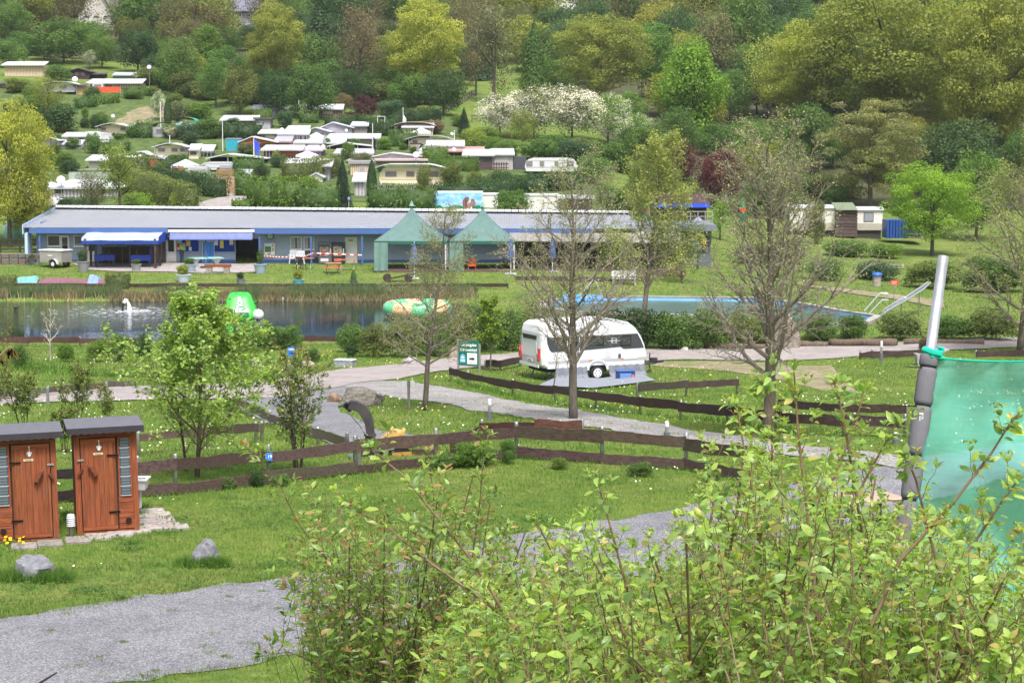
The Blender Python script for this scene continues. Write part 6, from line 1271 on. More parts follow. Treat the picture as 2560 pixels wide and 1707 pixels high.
for i in range(44):
    px=1460+1120*(i+g.random())/44; py=g.uniform(230,470)
    if px<1680 and py<400: continue
    k=g.choice([0,1,3]); tree(px,py,py-g.uniform(90,150),g.uniform(110,190),g.choice(['round1','round2','round3']),FILL[k][1],FILL[k][0],group=f'{FILL[k][1]} trees of the wooded hillside',P=G(px,py,200))
for i in range(64):
    px=380+720*(i+g.random())/64; py=g.uniform(190,265)
    tree(px,py,py-g.uniform(40,70),g.uniform(60,100),g.choice(['bush1','bush2','round3']),g.choice(['dark','green','green','moss']),'undergrowth shrub at the foot of the wooded hillside','shrub','shrub',group='undergrowth shrubs of the wood',P=G(px,py,200))
# meadow rail fence
def railfence(pts,label,h=1.0,c=(.12,.10,.09),rails=(.4,.8),step=2.2,dmin=200):
    q=[G(*p,dmin) for p in pts]; t=thing('rail_fence',label,'fence',q[0]); o=q[0]
    for a,b in zip(q,q[1:]):
        n_=max(1,int((b-a).length/step))
        for i in range(n_):
            u=a.lerp(b,i/n_)-o; v=a.lerp(b,(i+1)/n_)-o
            u.z=Hs((u+o).x,(u+o).y)-o.z; v.z=Hs((v+o).x,(v+o).y)-o.z
            obj('post',MB().box(u.x-.07,u.x+.07,u.y-.07,u.y+.07,u.z-.3,u.z+h),WOODV,t,c)
            for r_ in rails: obj('rail',MB().beam(u+V3(0,0,r_),v+V3(0,0,r_),.06,.12),WOOD,t,c)
railfence([(1100,290),(1150,262),(1190,240)],'sloping rail fence at the left meadow edge'); railfence([(1180,306),(1240,302),(1290,300)],'low rail fence across the foot of the meadow'); railfence([(0,632),(50,631),(92,632)],'dark rail fence above the retaining wall',1.0,(.035,.03,.028),(.25,.6,.95),2.,140)
# ---------------------------------------------------------------- nearer trees with real branches
KITE=np.array([(-.5,0,0),(-.1,.40,.07),(.5,0,-.1),(-.1,-.40,.07)])
def acfg(k1=24,f0=.25,a1=(48,72),lk=.48,k2=8,k3=5,leaf=2,up1=.07):
    return [dict(n=12,wob=.025,up=.03,tap=.9),dict(kids=k1,f0=f0,f1=.98,ang=a1,lk=lk,rk=.5,n=7,wob=.07,up=up1,tap=.88,prof=lambda f:1.12-.85*f),
            dict(kids=k2,f0=.15,f1=.97,ang=(30,58),lk=.42,rk=.55,n=4,wob=.1,up=.03,tap=.85),dict(kids=k3,f0=.15,f1=1,ang=(25,60),lk=.45,rk=.6,n=3,wob=.13,up=.01,tap=.7,leaf=leaf)]
def nt(px,base,top,r,cfg,seed,ls,per,tone,label,name='alder_tree',dmin=20,**k):
    p=G(px,base,dmin); h=(base-top)*mpp(p); return near_tree(name,p,h,r,cfg,seed,ls,per,tone,label,**k)
nt(1062,1026,515,.095,acfg(36,.22,(55,80),.36,11,7,3),101,.055,1,(.24,.245,.12),'slender young tree with brownish leaves before the pagoda tents',spread=.08)
nt(1433,1048,425,.135,acfg(34,.20,(42,68),.52,13,9,2),102,.055,1,(.30,.32,.14),'nearly bare tree with spreading boughs in front of the white caravan')
nt(1920,1095,345,.17,acfg(36,.20,(38,66),.52,14,9,2),103,.055,1,(.30,.32,.14),'largest nearly bare tree, left of the leaning pole')
nt(1606,872,342,.16,acfg(34,.28,(45,70),.36,11,6,2),104,.12,3,(.29,.31,.10),'tall yellow-green budding tree behind the white caravan',spread=.12)
nt(2550,885,325,.2,acfg(36,.1,(45,72),.5,13,8,2),105,.10,2,(.27,.28,.10),'wide budding tree cut by the right edge',spread=.12)
nt(1382,995,850,.035,acfg(8,.5,(35,60),.3,4,3,1),106,.05,1,(.16,.17,.05),'thin bare sapling beside the big trunk before the caravan','sapling')
nt(1226,930,745,.04,acfg(16,.3,(45,65),.34,6,4,3),107,.11,3,(.19,.26,.04),'fresh lime-green sapling right of the green sign','sapling',templ=KITE,spread=.06)
nt(1275,878,760,.07,acfg(12,.5,(45,65),.3,5,3,1),108,.07,1,(.16,.16,.06),'bare grey trunk behind the lime sapling','sapling')
nt(127,905,755,.045,acfg(10,.25,(40,60),.38,4,3,0),109,.05,1,(.3,.28,.22),'pale leafless young tree at the near pond edge','sapling',bark=(.35,.32,.27)) if False else nt(127,905,755,.045,acfg(10,.25,(40,60),.38,4,3,1),109,.03,1,(.3,.28,.22),'pale leafless young tree at the near pond edge','sapling',bark=(.35,.32,.27))
nt(1860,940,790,.02,acfg(6,.3,(25,40),.4,3,3,1),110,.04,1,(.16,.15,.06),'thin leafless sapling right of the largest bare tree','sapling') if False else None
nt(492,1192,748,.06,[dict(n=9,wob=.04,up=.05,tap=.85),dict(kids=30,f0=.13,f1=.97,ang=(38,66),lk=.60,rk=.5,n=6,wob=.06,up=.08,tap=.85,prof=lambda f:(1.05-.2*f if f<.45 else 1.42-1.25*f)),dict(kids=11,f0=.15,f1=.98,ang=(30,58),lk=.42,rk=.5,n=4,wob=.1,up=.02,tap=.85,leaf=5),dict(kids=4,f0=.3,f1=1,ang=(25,55),lk=.45,rk=.6,n=2,wob=.1,up=0,tap=.7,leaf=4)],111,.09,2,(.28,.375,.10),'fresh green lime tree between the sheds and the numbered fence','lime_tree',bark=(.10,.075,.055),templ=KITE,spread=.06,mat=NEARLEAF)
nt(466,1180,880,.035,[dict(n=7,wob=.05,up=.03,tap=.8),dict(kids=12,f0=.15,f1=.97,ang=(28,55),lk=.45,rk=.5,n=5,wob=.07,up=.05,tap=.85),dict(kids=7,f0=.2,f1=.98,ang=(30,58),lk=.42,rk=.5,n=3,wob=.1,up=.02,tap=.85,leaf=4)],112,.10,1,(.27,.36,.09),'smaller leafy stem beside the lime tree','lime_tree',bark=(.10,.075,.055),templ=KITE,spread=.05,mat=NEARLEAF)
# multi-stemmed rusty shrub behind the fence
def multistem(px,base,top,n_,seed,ls,per,tone,label,spreadang=.35,r=.018,k2=9,leaf=4,dmin=20,name='shrub',tone2=None,h=None,P=None):
    p=P or G(px,base,dmin); hh=h or (base-top)*mpp(p); t=thing(name,label,'shrub',p); g_=random.Random(seed); B=MB(); pts=[]
    cfg=[dict(n=8,wob=.05,up=.04,tap=.85),dict(kids=k2,f0=.3,f1=.97,ang=(25,50),lk=.36,rk=.5,n=4,wob=.09,up=.05,tap=.8,leaf=leaf),dict(kids=4,f0=.2,f1=.98,ang=(25,50),lk=.45,rk=.55,n=3,wob=.1,up=.02,tap=.7,leaf=leaf)]
    for i in range(n_):
        a=6.283*i/n_+g_.uniform(-.4,.4); segs=[]; d=Vector((math.cos(a)*spreadang*g_.uniform(.3,1),math.sin(a)*spreadang*g_.uniform(.3,1),1))
        grow(g_,Vector((math.cos(a)*.05,math.sin(a)*.05,-.1)),d,hh*g_.uniform(.8,1.08),r,0,cfg,segs,pts)
        for lvl,path,rr in segs: B.tube(path,rr,(6,4,3)[lvl],cap=False)
    obj('stems',B,BARK,t,(.075,.055,.045),False,False)
    q=np.random.default_rng(seed); P_=np.repeat(np.array([tuple(a) for a,_ in pts]),per,0); P_=P_+q.normal(0,.03,P_.shape)
    top_=np.clip(P_[:,2]/hh,0,1); rust=q.random(len(P_))<(.08+.5*top_**2 if tone2 else 0)
    for nm,m,c in (('foliage',~rust,tone),('young_leaves',rust,tone2)):
        if m.sum()==0: continue
        v=leafv(P_[m],np.tile([0,-.2,1.],(m.sum(),1)),ls*(.6+.7*q.random(m.sum())),q,KITE,DIAMF,.9); o=link(nm,npmesh(nm,*v),LEAF,t,c); o['kind']='stuff'
    return t
multistem(745,1192,880,7,121,.06,3,(.18,.25,.075),'rust-tipped many-stemmed shrub right of the lime tree',.28,.02,10,4,tone2=(.26,.19,.10))
multistem(190,1075,915,5,122,.06,3,(.17,.235,.07),'rust-tipped shrub behind the open shed roofs',.3,.012,8,4,tone2=(.2,.165,.07)); multistem(60,1085,905,6,123,.06,3,(.17,.235,.065),'bushy shrub behind the left shed roof',.35,.014,9,4,tone2=(.2,.165,.07)); multistem(-30,1100,850,5,124,.06,3,(.16,.22,.065),'tall shrub at the left edge above the sheds',.3,.014,8,4,tone2=(.2,.16,.07)); multistem(265,1060,960,4,125,.05,3,(.17,.23,.07),'small shrub above the right shed roof',.3,.01,7,4,tone2=(.2,.165,.07)); multistem(160,1130,1010,5,126,.06,3,(.16,.23,.06),'leafy shrub seen between the two sheds',.3,.012,8,4,tone2=(.19,.17,.06))
# shrubs along the near pond bank
for i,(px,b,t_,w_,tn,l,k) in enumerate([(640,875,805,110,'green','dense green shrub left of the pond rail','bush1'),(720,872,812,90,'green','dense green shrub below the inflatable climber','bush2'),(580,880,830,80,'fresh','leafy shrub partly behind the lime tree','bush1'),(250,905,838,80,'fresh','loose light shrub on the near pond bank, left','bush3'),(300,905,832,60,'green','green shrub behind the dark fence post','bush2'),(355,905,828,50,'dark','upright dark shrub left of the lime tree','bush1'),(165,905,850,50,'fresh','small loose shrub at the pale leafless tree','bush3'),(50,920,850,60,'green','low shrub at the left pond bank','bush3'),(420,900,850,60,'green','shrub beside the upright dark one','bush2'),
  (880,880,805,70,'green','round green shrub at the left end of the pond hedge','bush1'),(935,893,795,90,'moss','brownish-green shrub in the pond hedge','bush3'),(1010,893,775,110,'moss','tall brown-green shrub before the water trampoline','bush3'),(1085,890,780,110,'green','dense green shrub in the pond hedge','bush2'),(1150,885,760,110,'moss','tall twiggy shrub left of the lime sapling','bush3'),(1210,880,770,90,'dark','dark shrub behind the lime sapling','bush2'),(1265,875,770,90,'green','dark green shrub left of the caravan roof','bush1'),(1330,860,745,110,'moss','loose tall shrub above the caravan roof','bush3'),(1180,850,745,80,'fresh','young light shrub at the pond end','bush3'),
  (1510,870,770,130,'dark','dark hedge shrub right of the caravan, first','bush1'),(1600,872,768,120,'dark','dark hedge shrub behind the spotted trunk','bush2'),(1690,873,775,120,'green','hedge shrub in the middle of the pool hedge','bush1'),(1770,872,772,120,'green','loose hedge shrub left of the largest bare tree','bush2'),(1860,866,780,130,'moss','brownish hedge shrub behind the largest bare tree','bush2'),(1950,858,786,120,'fresh','light shrub before the pool water','bush2'),(2050,852,785,110,'green','shrub at the pool end','bush2'),(2130,850,785,90,'green','dark shrub below the pool handrails','bush2'),(2250,850,770,130,'moss','large loose shrub behind the pole','bush3'),(2380,850,780,140,'green','shrub right of the pole','bush3'),(2480,850,760,150,'moss','brown-green shrub at the right edge','bush3'),(780,905,870,50,'green','small round shrub at the asphalt road','bush2'),(878,892,862,40,'dark','small dark shrub beside the stone block','bush2')]): bush(px,b,t_,w_,tn,l,k)
for px,b,t_,w_,l,k in [(10,722,690,56,'clipped box bush at the left end of the pond fence','hedge'),(295,720,683,54,'clipped box bush standing in the pond fence','hedge')]:
    p=G(px,b,120); s=mpp(p); hedge([(p.x-w_*s*.32,p.y,p.z),(p.x+w_*s*.32,p.y,p.z)],(b-t_)*s,1.0,'moss',l,.09,60,px,name='box_bush',py=False)

for i,(px,b,t_,w_,k,tn,l) in enumerate([(235,112,52,110,'round1','green','rounded green tree below the steep-roofed house'),(330,118,44,110,'round2','moss','mossy tree right of the steep-roofed house'),(420,140,40,130,'airy1','moss','budding tree left of the large brown one'),(560,150,58,110,'round3','green','green tree below the slate-roofed house'),(620,130,56,90,'round1','dark','dark tree right of the slate-roofed house'),(140,95,10,120,'airy1','brown','brown budding tree at the top left corner'),(30,110,0,130,'round2','green','green tree at the very top left'),(60,60,-30,120,'airy2','brown','bare brownish crown above the left wood'),(400,178,95,110,'round3','green','green tree above the green shed'),(480,215,130,100,'round1','dark','dark tree above the cypress'),(700,255,190,110,'round2','green','tree behind the bare white flagpole'),(870,262,170,120,'round3','dark','dark tree above the purple one'),(1020,270,180,120,'round1','green','green tree behind the thin roof line'),
 (1150,215,110,110,'round2','dark','dark tree behind the meadow corner'),(1390,240,140,130,'round1','green','green tree between meadow and oak'),(1700,250,120,140,'round2','green','green tree behind the yellow-topped one')]): tree(px,b,t_,w_,k,tn,l,P=G(px,b,200))
for i in range(26):
    px=1500+640*(i+g.random())/26; py=g.uniform(470,545)
    if 1720<px<1880: continue
    bush(px,py,py-g.uniform(40,75),g.uniform(60,110),g.choice(['dark','green','green','moss']),'bush of the thicket behind the restaurant wing',group='thicket behind the restaurant wing',P=G(px,py,165))
for i in range(44):
    px=-20+520*(i+g.random())/44; py=g.uniform(235,470)
    if 240<px<430 and 255<py<320: continue
    bush(px,py,py-g.uniform(18,42),g.uniform(26,60),g.choice(['green','green','fresh','moss','blue','dark']),'garden shrub among the left hillside pitches',group='garden shrubs of the left pitches',P=G(px,py,160))
for i in range(18):
    px=520+640*(i+g.random())/18; py=g.uniform(290,440)
    bush(px,py,py-g.uniform(12,26),g.uniform(20,44),g.choice(['green','green','fresh','moss','blue','lime']),'low garden shrub between the middle pitches',group='garden shrubs of the middle pitches',P=G(px,py,160))

for i in range(46):
    px=1330+1260*(i+g.random())/46; py=g.uniform(120,260)
    if px<1680 and py>195: py-=75
    tree(px,py,py-g.uniform(80,130),g.uniform(110,180),g.choice(['bush1','bush2','round3','round1']),g.choice(['dark','green','green','olive']),'undergrowth shrub of the right wooded slope','shrub','shrub',group='undergrowth shrubs of the right wood',P=G(px,py,200))

tree(1705,708,515,190,'airy1','moss','loose budding tree before the restaurant wing',P=G(1705,708,115)); tree(1540,706,560,150,'airy2','moss','thin budding tree before the cafe terrace',P=G(1540,706,115))
for i,(px,b,t_,w_,k,tn,l) in enumerate([(20,170,95,110,'round1','green','green tree left above the boarded hut'),(110,150,80,110,'round2','dark','dark green tree above the boarded hut'),(150,205,160,70,'bush1','green','green shrub beside the boarded hut'),(40,232,195,80,'bush2','moss','mossy shrub below the boarded hut'),(90,285,235,90,'bush1','green','green shrub above the yellow maple'),(1215,372,318,90,'bush2','fresh','fresh shrub under the leftmost apple tree'),(1390,392,335,110,'bush1','green','green shrub under the largest apple tree'),(1460,405,345,110,'bush2','moss','mossy shrub right of the lone caravan'),(1545,430,355,120,'bush1','green','green shrub mass below the half-green blossoming tree'),(1620,470,400,120,'bush2','fresh','fresh shrub mass left of the dark red maples'),(1150,318,285,60,'bush3','fresh','light shrub on the meadow beside the spruce')]): tree(px,b,t_,w_,k,tn,l,'shrub' if k.startswith('bush') else 'tree','shrub' if k.startswith('bush') else 'tree')
# ================================================================ POND THINGS, FENCES, CARAVAN, SIGNS
def plank(p,q,h,th,seed,wav=.02,n=9):
    """rough-sawn board with wandering edges"""
    g_=random.Random(seed); p=Vector(p);q=Vector(q); d=(q-p); u=Vector((d.x,d.y,0)).normalized(); nr=Vector((-u.y,u.x,0))*th/2
    V=[];a=b=0
    for i in range(n+1):
        c=p.lerp(q,i/n); a=a*.6+g_.uniform(-wav,wav); b=b*.6+g_.uniform(-wav,wav); zt,zb=Vector((0,0,h/2+a)),Vector((0,0,-h/2+b))
        V+=[c-nr+zb,c-nr+zt,c+nr+zt,c+nr+zb]
    F=[(0,1,2,3),(4*n+3,4*n+2,4*n+1,4*n)]
    for i in range(n):
        for k in range(4): F.append((4*i+k,4*i+(k+1)%4,4*i+4+(k+1)%4,4*i+4+k))
    return MB().add(V,F)
def fence(pts,label,rails,ph,pc=(.36,.37,.38),bc=(.068,.045,.038),pr=.045,seed=1,dmin=20,off=-.07,wav=.02,posts=True,cap=True,name='plank_fence',thick=.035):
    q=[G(*p,dmin) for p in pts]; o=q[0].copy(); t=thing(name,label,'fence',o); g_=random.Random(seed)
    for i,p in enumerate(q):
        u=p-o
        if posts: obj('post',MB().lathe([(pr,-.25),(pr,ph*g_.uniform(.96,1.04)),(pr*.8,ph+.03)],10,tuple(u)),METAL if pc[0]>.2 else WOODV,t,jit(pc,.08),True)
    for a,b in zip(q,q[1:]):
        u,v=a-o,b-o; d=(v-u).normalized(); nr=Vector((d.y,-d.x,0))*-1 if d.x<0 else Vector((d.y,-d.x,0))
        for (z,h) in rails: 
            g1=g_.uniform(-.035,.035); obj('board',plank(u+nr*-off*1.0+V3(0,0,z+g1)-d*.02,v+nr*-off+V3(0,0,z+g_.uniform(-.03,.03))+d*.02,h*g_.uniform(.93,1.07),thick,g_.random(),wav),WOOD,t,jit(bc,.22))
    return t
nf=fence(NF,'brown two-plank fence with grey posts and blue number plate below the lawn',[(.62,.245),(.14,.23)],.84,seed=3)
p=G(672,1209); s=mpp(p)
np_=thing('pitch_number','blue plate reading C 19 on the near plank fence','sign',p+V3(0,-.14,.62)); obj('plate',MB().box(-.1,.1,-.012,0,-.09,.09),PAINT,np_,lin('#2f78cf'))
def text(s_,size,parent,loc,c,name='lettering',mat=None,ext=.002,sx=1,off=0.0,align='CENTER',rot=(math.pi/2,0,0)):
    cu=bpy.data.curves.new(name,'FONT'); cu.body=s_; cu.size=size; cu.align_x=align; cu.align_y='CENTER'; cu.extrude=ext; cu.offset=off
    cu.materials.append(mat or PAINT); tmp=bpy.data.objects.new(name,cu); COL.objects.link(tmp); bpy.context.view_layer.update()
    me=bpy.data.meshes.new_from_object(tmp.evaluated_get(bpy.context.evaluated_depsgraph_get())); bpy.data.objects.remove(tmp); me.name=name
    if not me.materials: me.materials.append(mat or PAINT)
    o=bpy.data.objects.new(name,me); COL.objects.link(o); o.parent=parent; o.location=loc; o.rotation_euler=rot; o.scale=(sx,1,1); o.color=(*c,1); return o
text('C 19',.1,np_,(0,-.016,0),(.75,.77,.8),off=.002)
fence([(300,1243),(200,1252),(90,1262)],'far end of the plank fence seen between the two sheds',[(.62,.225),(.14,.21)],.8,bc=(.03,.02,.02),seed=4)
fence([(347,1137),(520,1120),(640,1107),(655,1106)],'grey-brown single-rail fence behind the lime tree',[(.42,.2)],.55,bc=(.10,.075,.06),seed=5); fence([(600,1030),(633,1042),(675,1066),(733,1092),(795,1112),(868,1130)],'weathered grey board edging along the gravel forecourt',[(.3,.24)],.45,bc=(.15,.125,.11),seed=6)
fence([(-60,1008),(40,995),(120,990),(267,976),(340,974)],'low board edging on the far side of the left road',[(.22,.2)],.3,bc=(.11,.085,.07),seed=7); 
for px,py,l in ((120,1018,'grey post beside the left road, at the reddish shrub'),(267,1002,'grey post beside the left road, right one'),(898,1163,'short grey post behind the chipper chute')):
    p=G(px,py); tag(obj('bollard',MB().lathe([(.05,-.2),(.05,.62),(.04,.66)],10,tuple(p)),METAL,None,(.36,.37,.38)),l,'post')
fence([(1128,953),(1170,965),(1282,990),(1388,1006),(1490,1022),(1600,1037),(1702,1050),(1818,1066),(1960,1082),(2110,1090),(2262,1094)],'long single-plank fence sweeping below the white caravan',[(.42,.26)],.58,bc=(.06,.036,.033),pc=(.3,.3,.29),seed=8)
fence([(1950,1052),(2110,1062),(2265,1068)],'upper rail of the fence behind the dogwood tips',[(.5,.22)],.6,bc=(.06,.036,.033),seed=9); fence([(1593,1000),(1716,992),(1842,985)],'short plank fence right of the ground sheet',[(.45,.26)],.6,bc=(.06,.042,.038),pc=(.28,.28,.27),seed=10)
fence([(1213,925),(1250,926),(1300,915)],'short board fence between the sign and the caravan tail',[(.3,.3)],.4,bc=(.06,.045,.04),seed=11,dmin=70); fence([(-60,862),(70,866),(200,866),(370,868)],'brown rail along the near pond edge, left',[(.32,.28)],.45,bc=(.075,.038,.034),seed=12,dmin=80); fence([(740,862),(850,862),(960,862)],'brown rail along the near pond edge under the hedge',[(.32,.28)],.45,bc=(.075,.038,.034),seed=13,dmin=80)
fence([(38,722),(145,722),(250,722),(320,722),(418,722),(520,722),(617,722),(713,722),(808,722),(905,722),(995,722),(1085,722),(1175,722),(1270,722)],'long dark rail fence along the far pond bank',[(.25,.22)],.42,bc=(.055,.034,.03),pc=(.3,.3,.3),seed=14,dmin=120,wav=.012)
fence([(2150,898),(2180,897),(2330,893)],'dark timber baulk beside the right road',[(.2,.3)],.45,bc=(.05,.035,.03),seed=15,dmin=70,thick=.1); fence([(2440,893),(2560,890)],'dark timber baulk at the right edge of the road',[(.15,.3)],.3,bc=(.05,.035,.03),seed=16,dmin=70,thick=.1)
fence([(1205,1098),(1340,1098),(1455,1098)],'reddish plank enclosure behind the fence corner',[(.15,.2),(.38,.2)],.5,bc=(.095,.04,.036),seed=17,name='plank_enclosure'); fence([(1120,1142),(1205,1100)],'slanting reddish plank beside the enclosure',[(.28,.3)],.3,bc=(.085,.036,.033),seed=18,name='plank_enclosure',posts=False)
# logs along the right road
for px0,px1,py,r_,l in ((1760,1960,872,.16,'long felled log left of the pale planter'),(1965,2070,868,.17,'felled log below the pool hedge'),(2075,2240,866,.22,'thick felled log with a pale end'),(2260,2460,862,.17,'felled log right of the pole')):
    a=G(px0,py,80);b=G(px1,py,80); t=thing('log',l,'log',a); mb=MB(); n_=8; g_=random.Random(px0); mb.tube([(b-a)*(i/n_)+V3(0,0,r_*.8+g_.uniform(-.03,.03)) for i in range(n_+1)],[r_*g_.uniform(.85,1.1) for i in range(n_+1)],9); obj('bark',mb,BARK,t,(.13,.10,.075),True)
    e=(b-a).normalized(); obj('cut_end',MB().tube([V3(0,0,r_*.8)-e*.004,V3(0,0,r_*.8)-e*.03],[r_*.8,r_*.75],9),WOOD,t,(.3,.22,.14))
# ---- boulders
def rock(px,base,wpx,hpx,label,seed,c=(.2,.2,.2),sy=.8,dmin=20,rz=0,sharp=.28,name='boulder',flat=False):
    import bmesh
    p=G(px,base,dmin); s=mpp(p); bm=bmesh.new(); bmesh.ops.create_icosphere(bm,subdivisions=4,radius=1); g_=random.Random(seed)
    pl=[(Vector((g_.gauss(0,1),g_.gauss(0,1),g_.gauss(0,.8))).normalized(),g_.uniform(.62,.9)) for _ in range(11)]
    if flat: pl.append((Vector((.08,-.15,1)).normalized(),.45))
    for v in bm.verts:
        n=v.co.normalized(); r_=1
        for a,dd in pl:
            k=n.dot(a)
            if k>.05: r_=min(r_,dd/k)
        f=float(vnoise(np.array(n.x*3+seed),np.array(n.y*3+n.z*2),.6,seed))-.5; f2=float(vnoise(np.array(n.x*9+seed),np.array(n.y*9+n.z*5),.6,seed))-.5
        v.co=n*r_*(1+f*sharp*.4+f2*.06)
    xs=[v.co.x for v in bm.verts]; zs=[v.co.z for v in bm.verts]; sx=wpx*s/(max(xs)-min(xs)); sz=hpx*s/(max(zs)*1.0+.35)
    for v in bm.verts: v.co=Vector((v.co.x*sx,v.co.y*sx*sy,v.co.z*sz))
    me=bpy.data.meshes.new(name); bm.to_mesh(me); bm.free(); o=link(name,me,STONE,None,c); o.location=p+V3(0,0,.3*sz*.9); o.rotation_euler=(0,0,rz); return tag(o,label,'boulder')
rock(92,1442,104,56,'flat-topped grey granite boulder in long grass below the sheds',5,(.17,.173,.188),.8,flat=True); rock(510,1408,84,66,'jagged grey granite boulder on the lawn right of the sheds',9,(.17,.173,.188),.8,rz=.5)
rock(900,1014,118,52,'large brown and grey boulder at the fork of the gravel',13,(.15,.135,.115),.7); rock(838,1006,40,28,'rusty brown rock leaning on the large boulder',15,(.22,.15,.10),.8)
rock(1023,908,42,18,'low pale rock on the verge left of the sign',21,(.3,.29,.27),dmin=80); rock(770,915,32,16,'small pale rock at the road edge',22,(.3,.28,.25),dmin=80); rock(640,918,40,26,'brown rock half behind the lime tree',23,(.2,.17,.15),dmin=80); rock(1140,893,40,28,'pointed brown rock behind the green sign',24,(.24,.2,.16),dmin=80); rock(1965,872,70,95,'tall rounded rock under the largest bare tree',25,(.22,.19,.16),dmin=80); rock(2360,880,28,13,'small round stone behind the pole',26,(.33,.33,.33),dmin=80); rock(1712,878,22,12,'small pale stone by the right road',27,(.36,.33,.3),dmin=80); rock(707,753,11,11,'pale lump at the waterline among the reeds',28,(.5,.5,.5),dmin=115)
p=G(863,916,70); t=thing('stone_block','flat-topped grey stone block on the road verge','stone block',p,-.3); obj('block',MB().bbox(-.42,.42,-.28,.28,-.1,.28,.03),STONE,t,(.28,.29,.31)); obj('top_slab',MB().bbox(-.45,.45,-.3,.3,.281,.33,.02),STONE,t,(.4,.41,.43))
bigt=[]
tufts('grass',[(G(92,1446).x+dx,G(92,1446).y-.05+dy,.12) for dx in (-.45,-.25,0,.2,.42) for dy in (-.12,.1)]+[(G(510,1412).x+dx,G(510,1412).y-.1,.1) for dx in (-.3,-.1,.1,.3)],420,.1,.2,.014,(.095,.175,.035),'long grass growing round the two granite boulders',61)
# ---- inflatable climber, buoy, trampoline, aerator, duck on the pond
ix,iy=planez(600,795,WATER); sI=mpp((ix,iy,WATER)); inf=thing('inflatable_climber','green inflatable climbing frame with white lettering floating on the pond','inflatable',(ix,iy,WATER-.08),.12)
def superbox(prof,dep,n=14,m=8):
    """pillow-sided body: prof rows of (z, halfwidth, half depth)"""
    V=[]
    for z,hx,hy in prof:
        for k in range(4*n):
            a=2*math.pi*k/(4*n); ca,sa=math.cos(a),math.sin(a); e=.42
            V.append((hx*math.copysign(abs(ca)**e,ca),hy*math.copysign(abs(sa)**e,sa),z))
    w_=4*n; F=[(i*w_+k,i*w_+(k+1)%w_,(i+1)*w_+(k+1)%w_,(i+1)*w_+k) for i in range(len(prof)-1) for k in range(w_)]; F+=[tuple(range(w_-1,-1,-1)),tuple((len(prof)-1)*w_+k for k in range(w_))]
    return MB().add(V,F)
hI=68*sI; wI=44*sI
prof=[(0,.82,.8),(.05,.93,.9),(.14,1.0,.95),(.28,1.0,.92),(.42,.93,.82),(.56,.84,.70),(.70,.75,.58),(.82,.68,.48),(.91,.60,.40),(.97,.5,.3),(1.0,.36,.18)]
b_=obj('body',superbox([(z*hI,x*wI,y*1.5) for z,x,y in prof],1.5),objmat('inflatable_vinyl',.3,.5,var=.03,scale=2),inf,lin('#34c23c'),True)
def yat(z): return -1.5*np.interp(z/hI,[a for a,_,_ in prof],[c for _,_,c in prof])
for ch,z,sz,sx in (('R',.80,.34,1.0),('O',.655,.30,1.25),('C',.52,.28,1.9),('K',.39,.34,2.3)):
    yy=yat(z*hI); o=text(ch,sz,inf,(-.05+wI*.05,yy-.05,z*hI),(.78,.8,.78),off=.012,sx=sx,rot=(math.pi/2-.45,0,0)); 
    o2=text(ch,sz,inf,(-.05+wI*.05,yy-.035,z*hI),(.02,.09,.07),'outline',off=.04,sx=sx,rot=(math.pi/2-.45,0,0))
text('SLIDE',.26,inf,(.1,yat(.27*hI)-.03,.27*hI),(.02,.10,.06),sx=1.4,off=.01,rot=(math.pi/2-.2,0,0)); obj('print_band',MB().box(-.35,.55,yat(.19*hI)-.03,yat(.19*hI)-.015,.165*hI,.21*hI),PAINT,inf,(.02,.14,.06))
g_=random.Random(8)
for x,z in ((-.5,.8),(-.72,.62),(-.5,.55),(.62,.85),(.78,.66),(-.2,1.0),(.25,1.0)):
    obj('hand_grip',MB().blob((x*wI*1.02,yat(z*hI)*.92 if abs(x)<.6 else yat(z*hI)*.5,z*hI),.11,.08,.06,8,5),PAINT,inf,(.03,.22,.06))
for sx in (-1,1):
    t=thing('buoy','white ball buoy at the '+('left' if sx<0 else 'right')+' foot of the green inflatable','buoy',(ix+sx*wI*1.16,iy-1.0,WATER-.05)); obj('ball',MB().lathe([(.02,0),(.2,.05),(.31,.2),(.33,.33),(.31,.46),(.2,.6),(.02,.66)],18),GLOSS,t,(.66,.66,.68),True); obj('valve',MB().blob((0,-.31,.12),.05,.03,.05,6,4),PAINT,t,(.05,.05,.05))
tx,ty=planez(1044,790,WATER); sT=mpp((tx,ty,WATER)); tr_=thing('water_trampoline','round green and cream inflatable water trampoline floating on the pond','trampoline',(tx,ty,WATER-.05))
Rm=88*sT; rt=.42
for k in range(10):
    V=[];n_=7;m_=12
    for i in range(n_):
        a=2*math.pi*(k+i/(n_-1))/10+.2
        for j in range(m_): b2=2*math.pi*j/m_; V.append(((Rm-rt+rt*math.cos(b2))*math.cos(a),(Rm-rt+rt*math.cos(b2))*math.sin(a),rt+.08+rt*1.05*math.sin(b2)))
    obj('tube_section',MB().add(V,[(i*m_+j,i*m_+(j+1)%m_,(i+1)*m_+(j+1)%m_,(i+1)*m_+j) for i in range(n_-1) for j in range(m_)]),GLOSS,tr_,lin('#5fc08a') if k%2 else lin('#dcb98a'),True)
obj('jumping_mat',MB().lathe([(Rm-rt*1.7,.62),(Rm-rt*1.7,.66)],24),FABRIC,tr_,(.22,.23,.22)); 
ae=thing('pond_aerator','black and white aerator spout splashing on the pond','aerator',(FOUNT[0],FOUNT[1],WATER)); obj('standpipe',MB().tube([(-.12,0,-.2),(-.12,0,.35),(-.05,0,.5)],.07,8),PAINT,ae,(.015,.015,.015)); obj('outlet',MB().tube([(-.05,0,.5),(.08,0,.66),(.2,0,.62)],[.1,.13,.09],8),PAINT,ae,(.7,.7,.73))
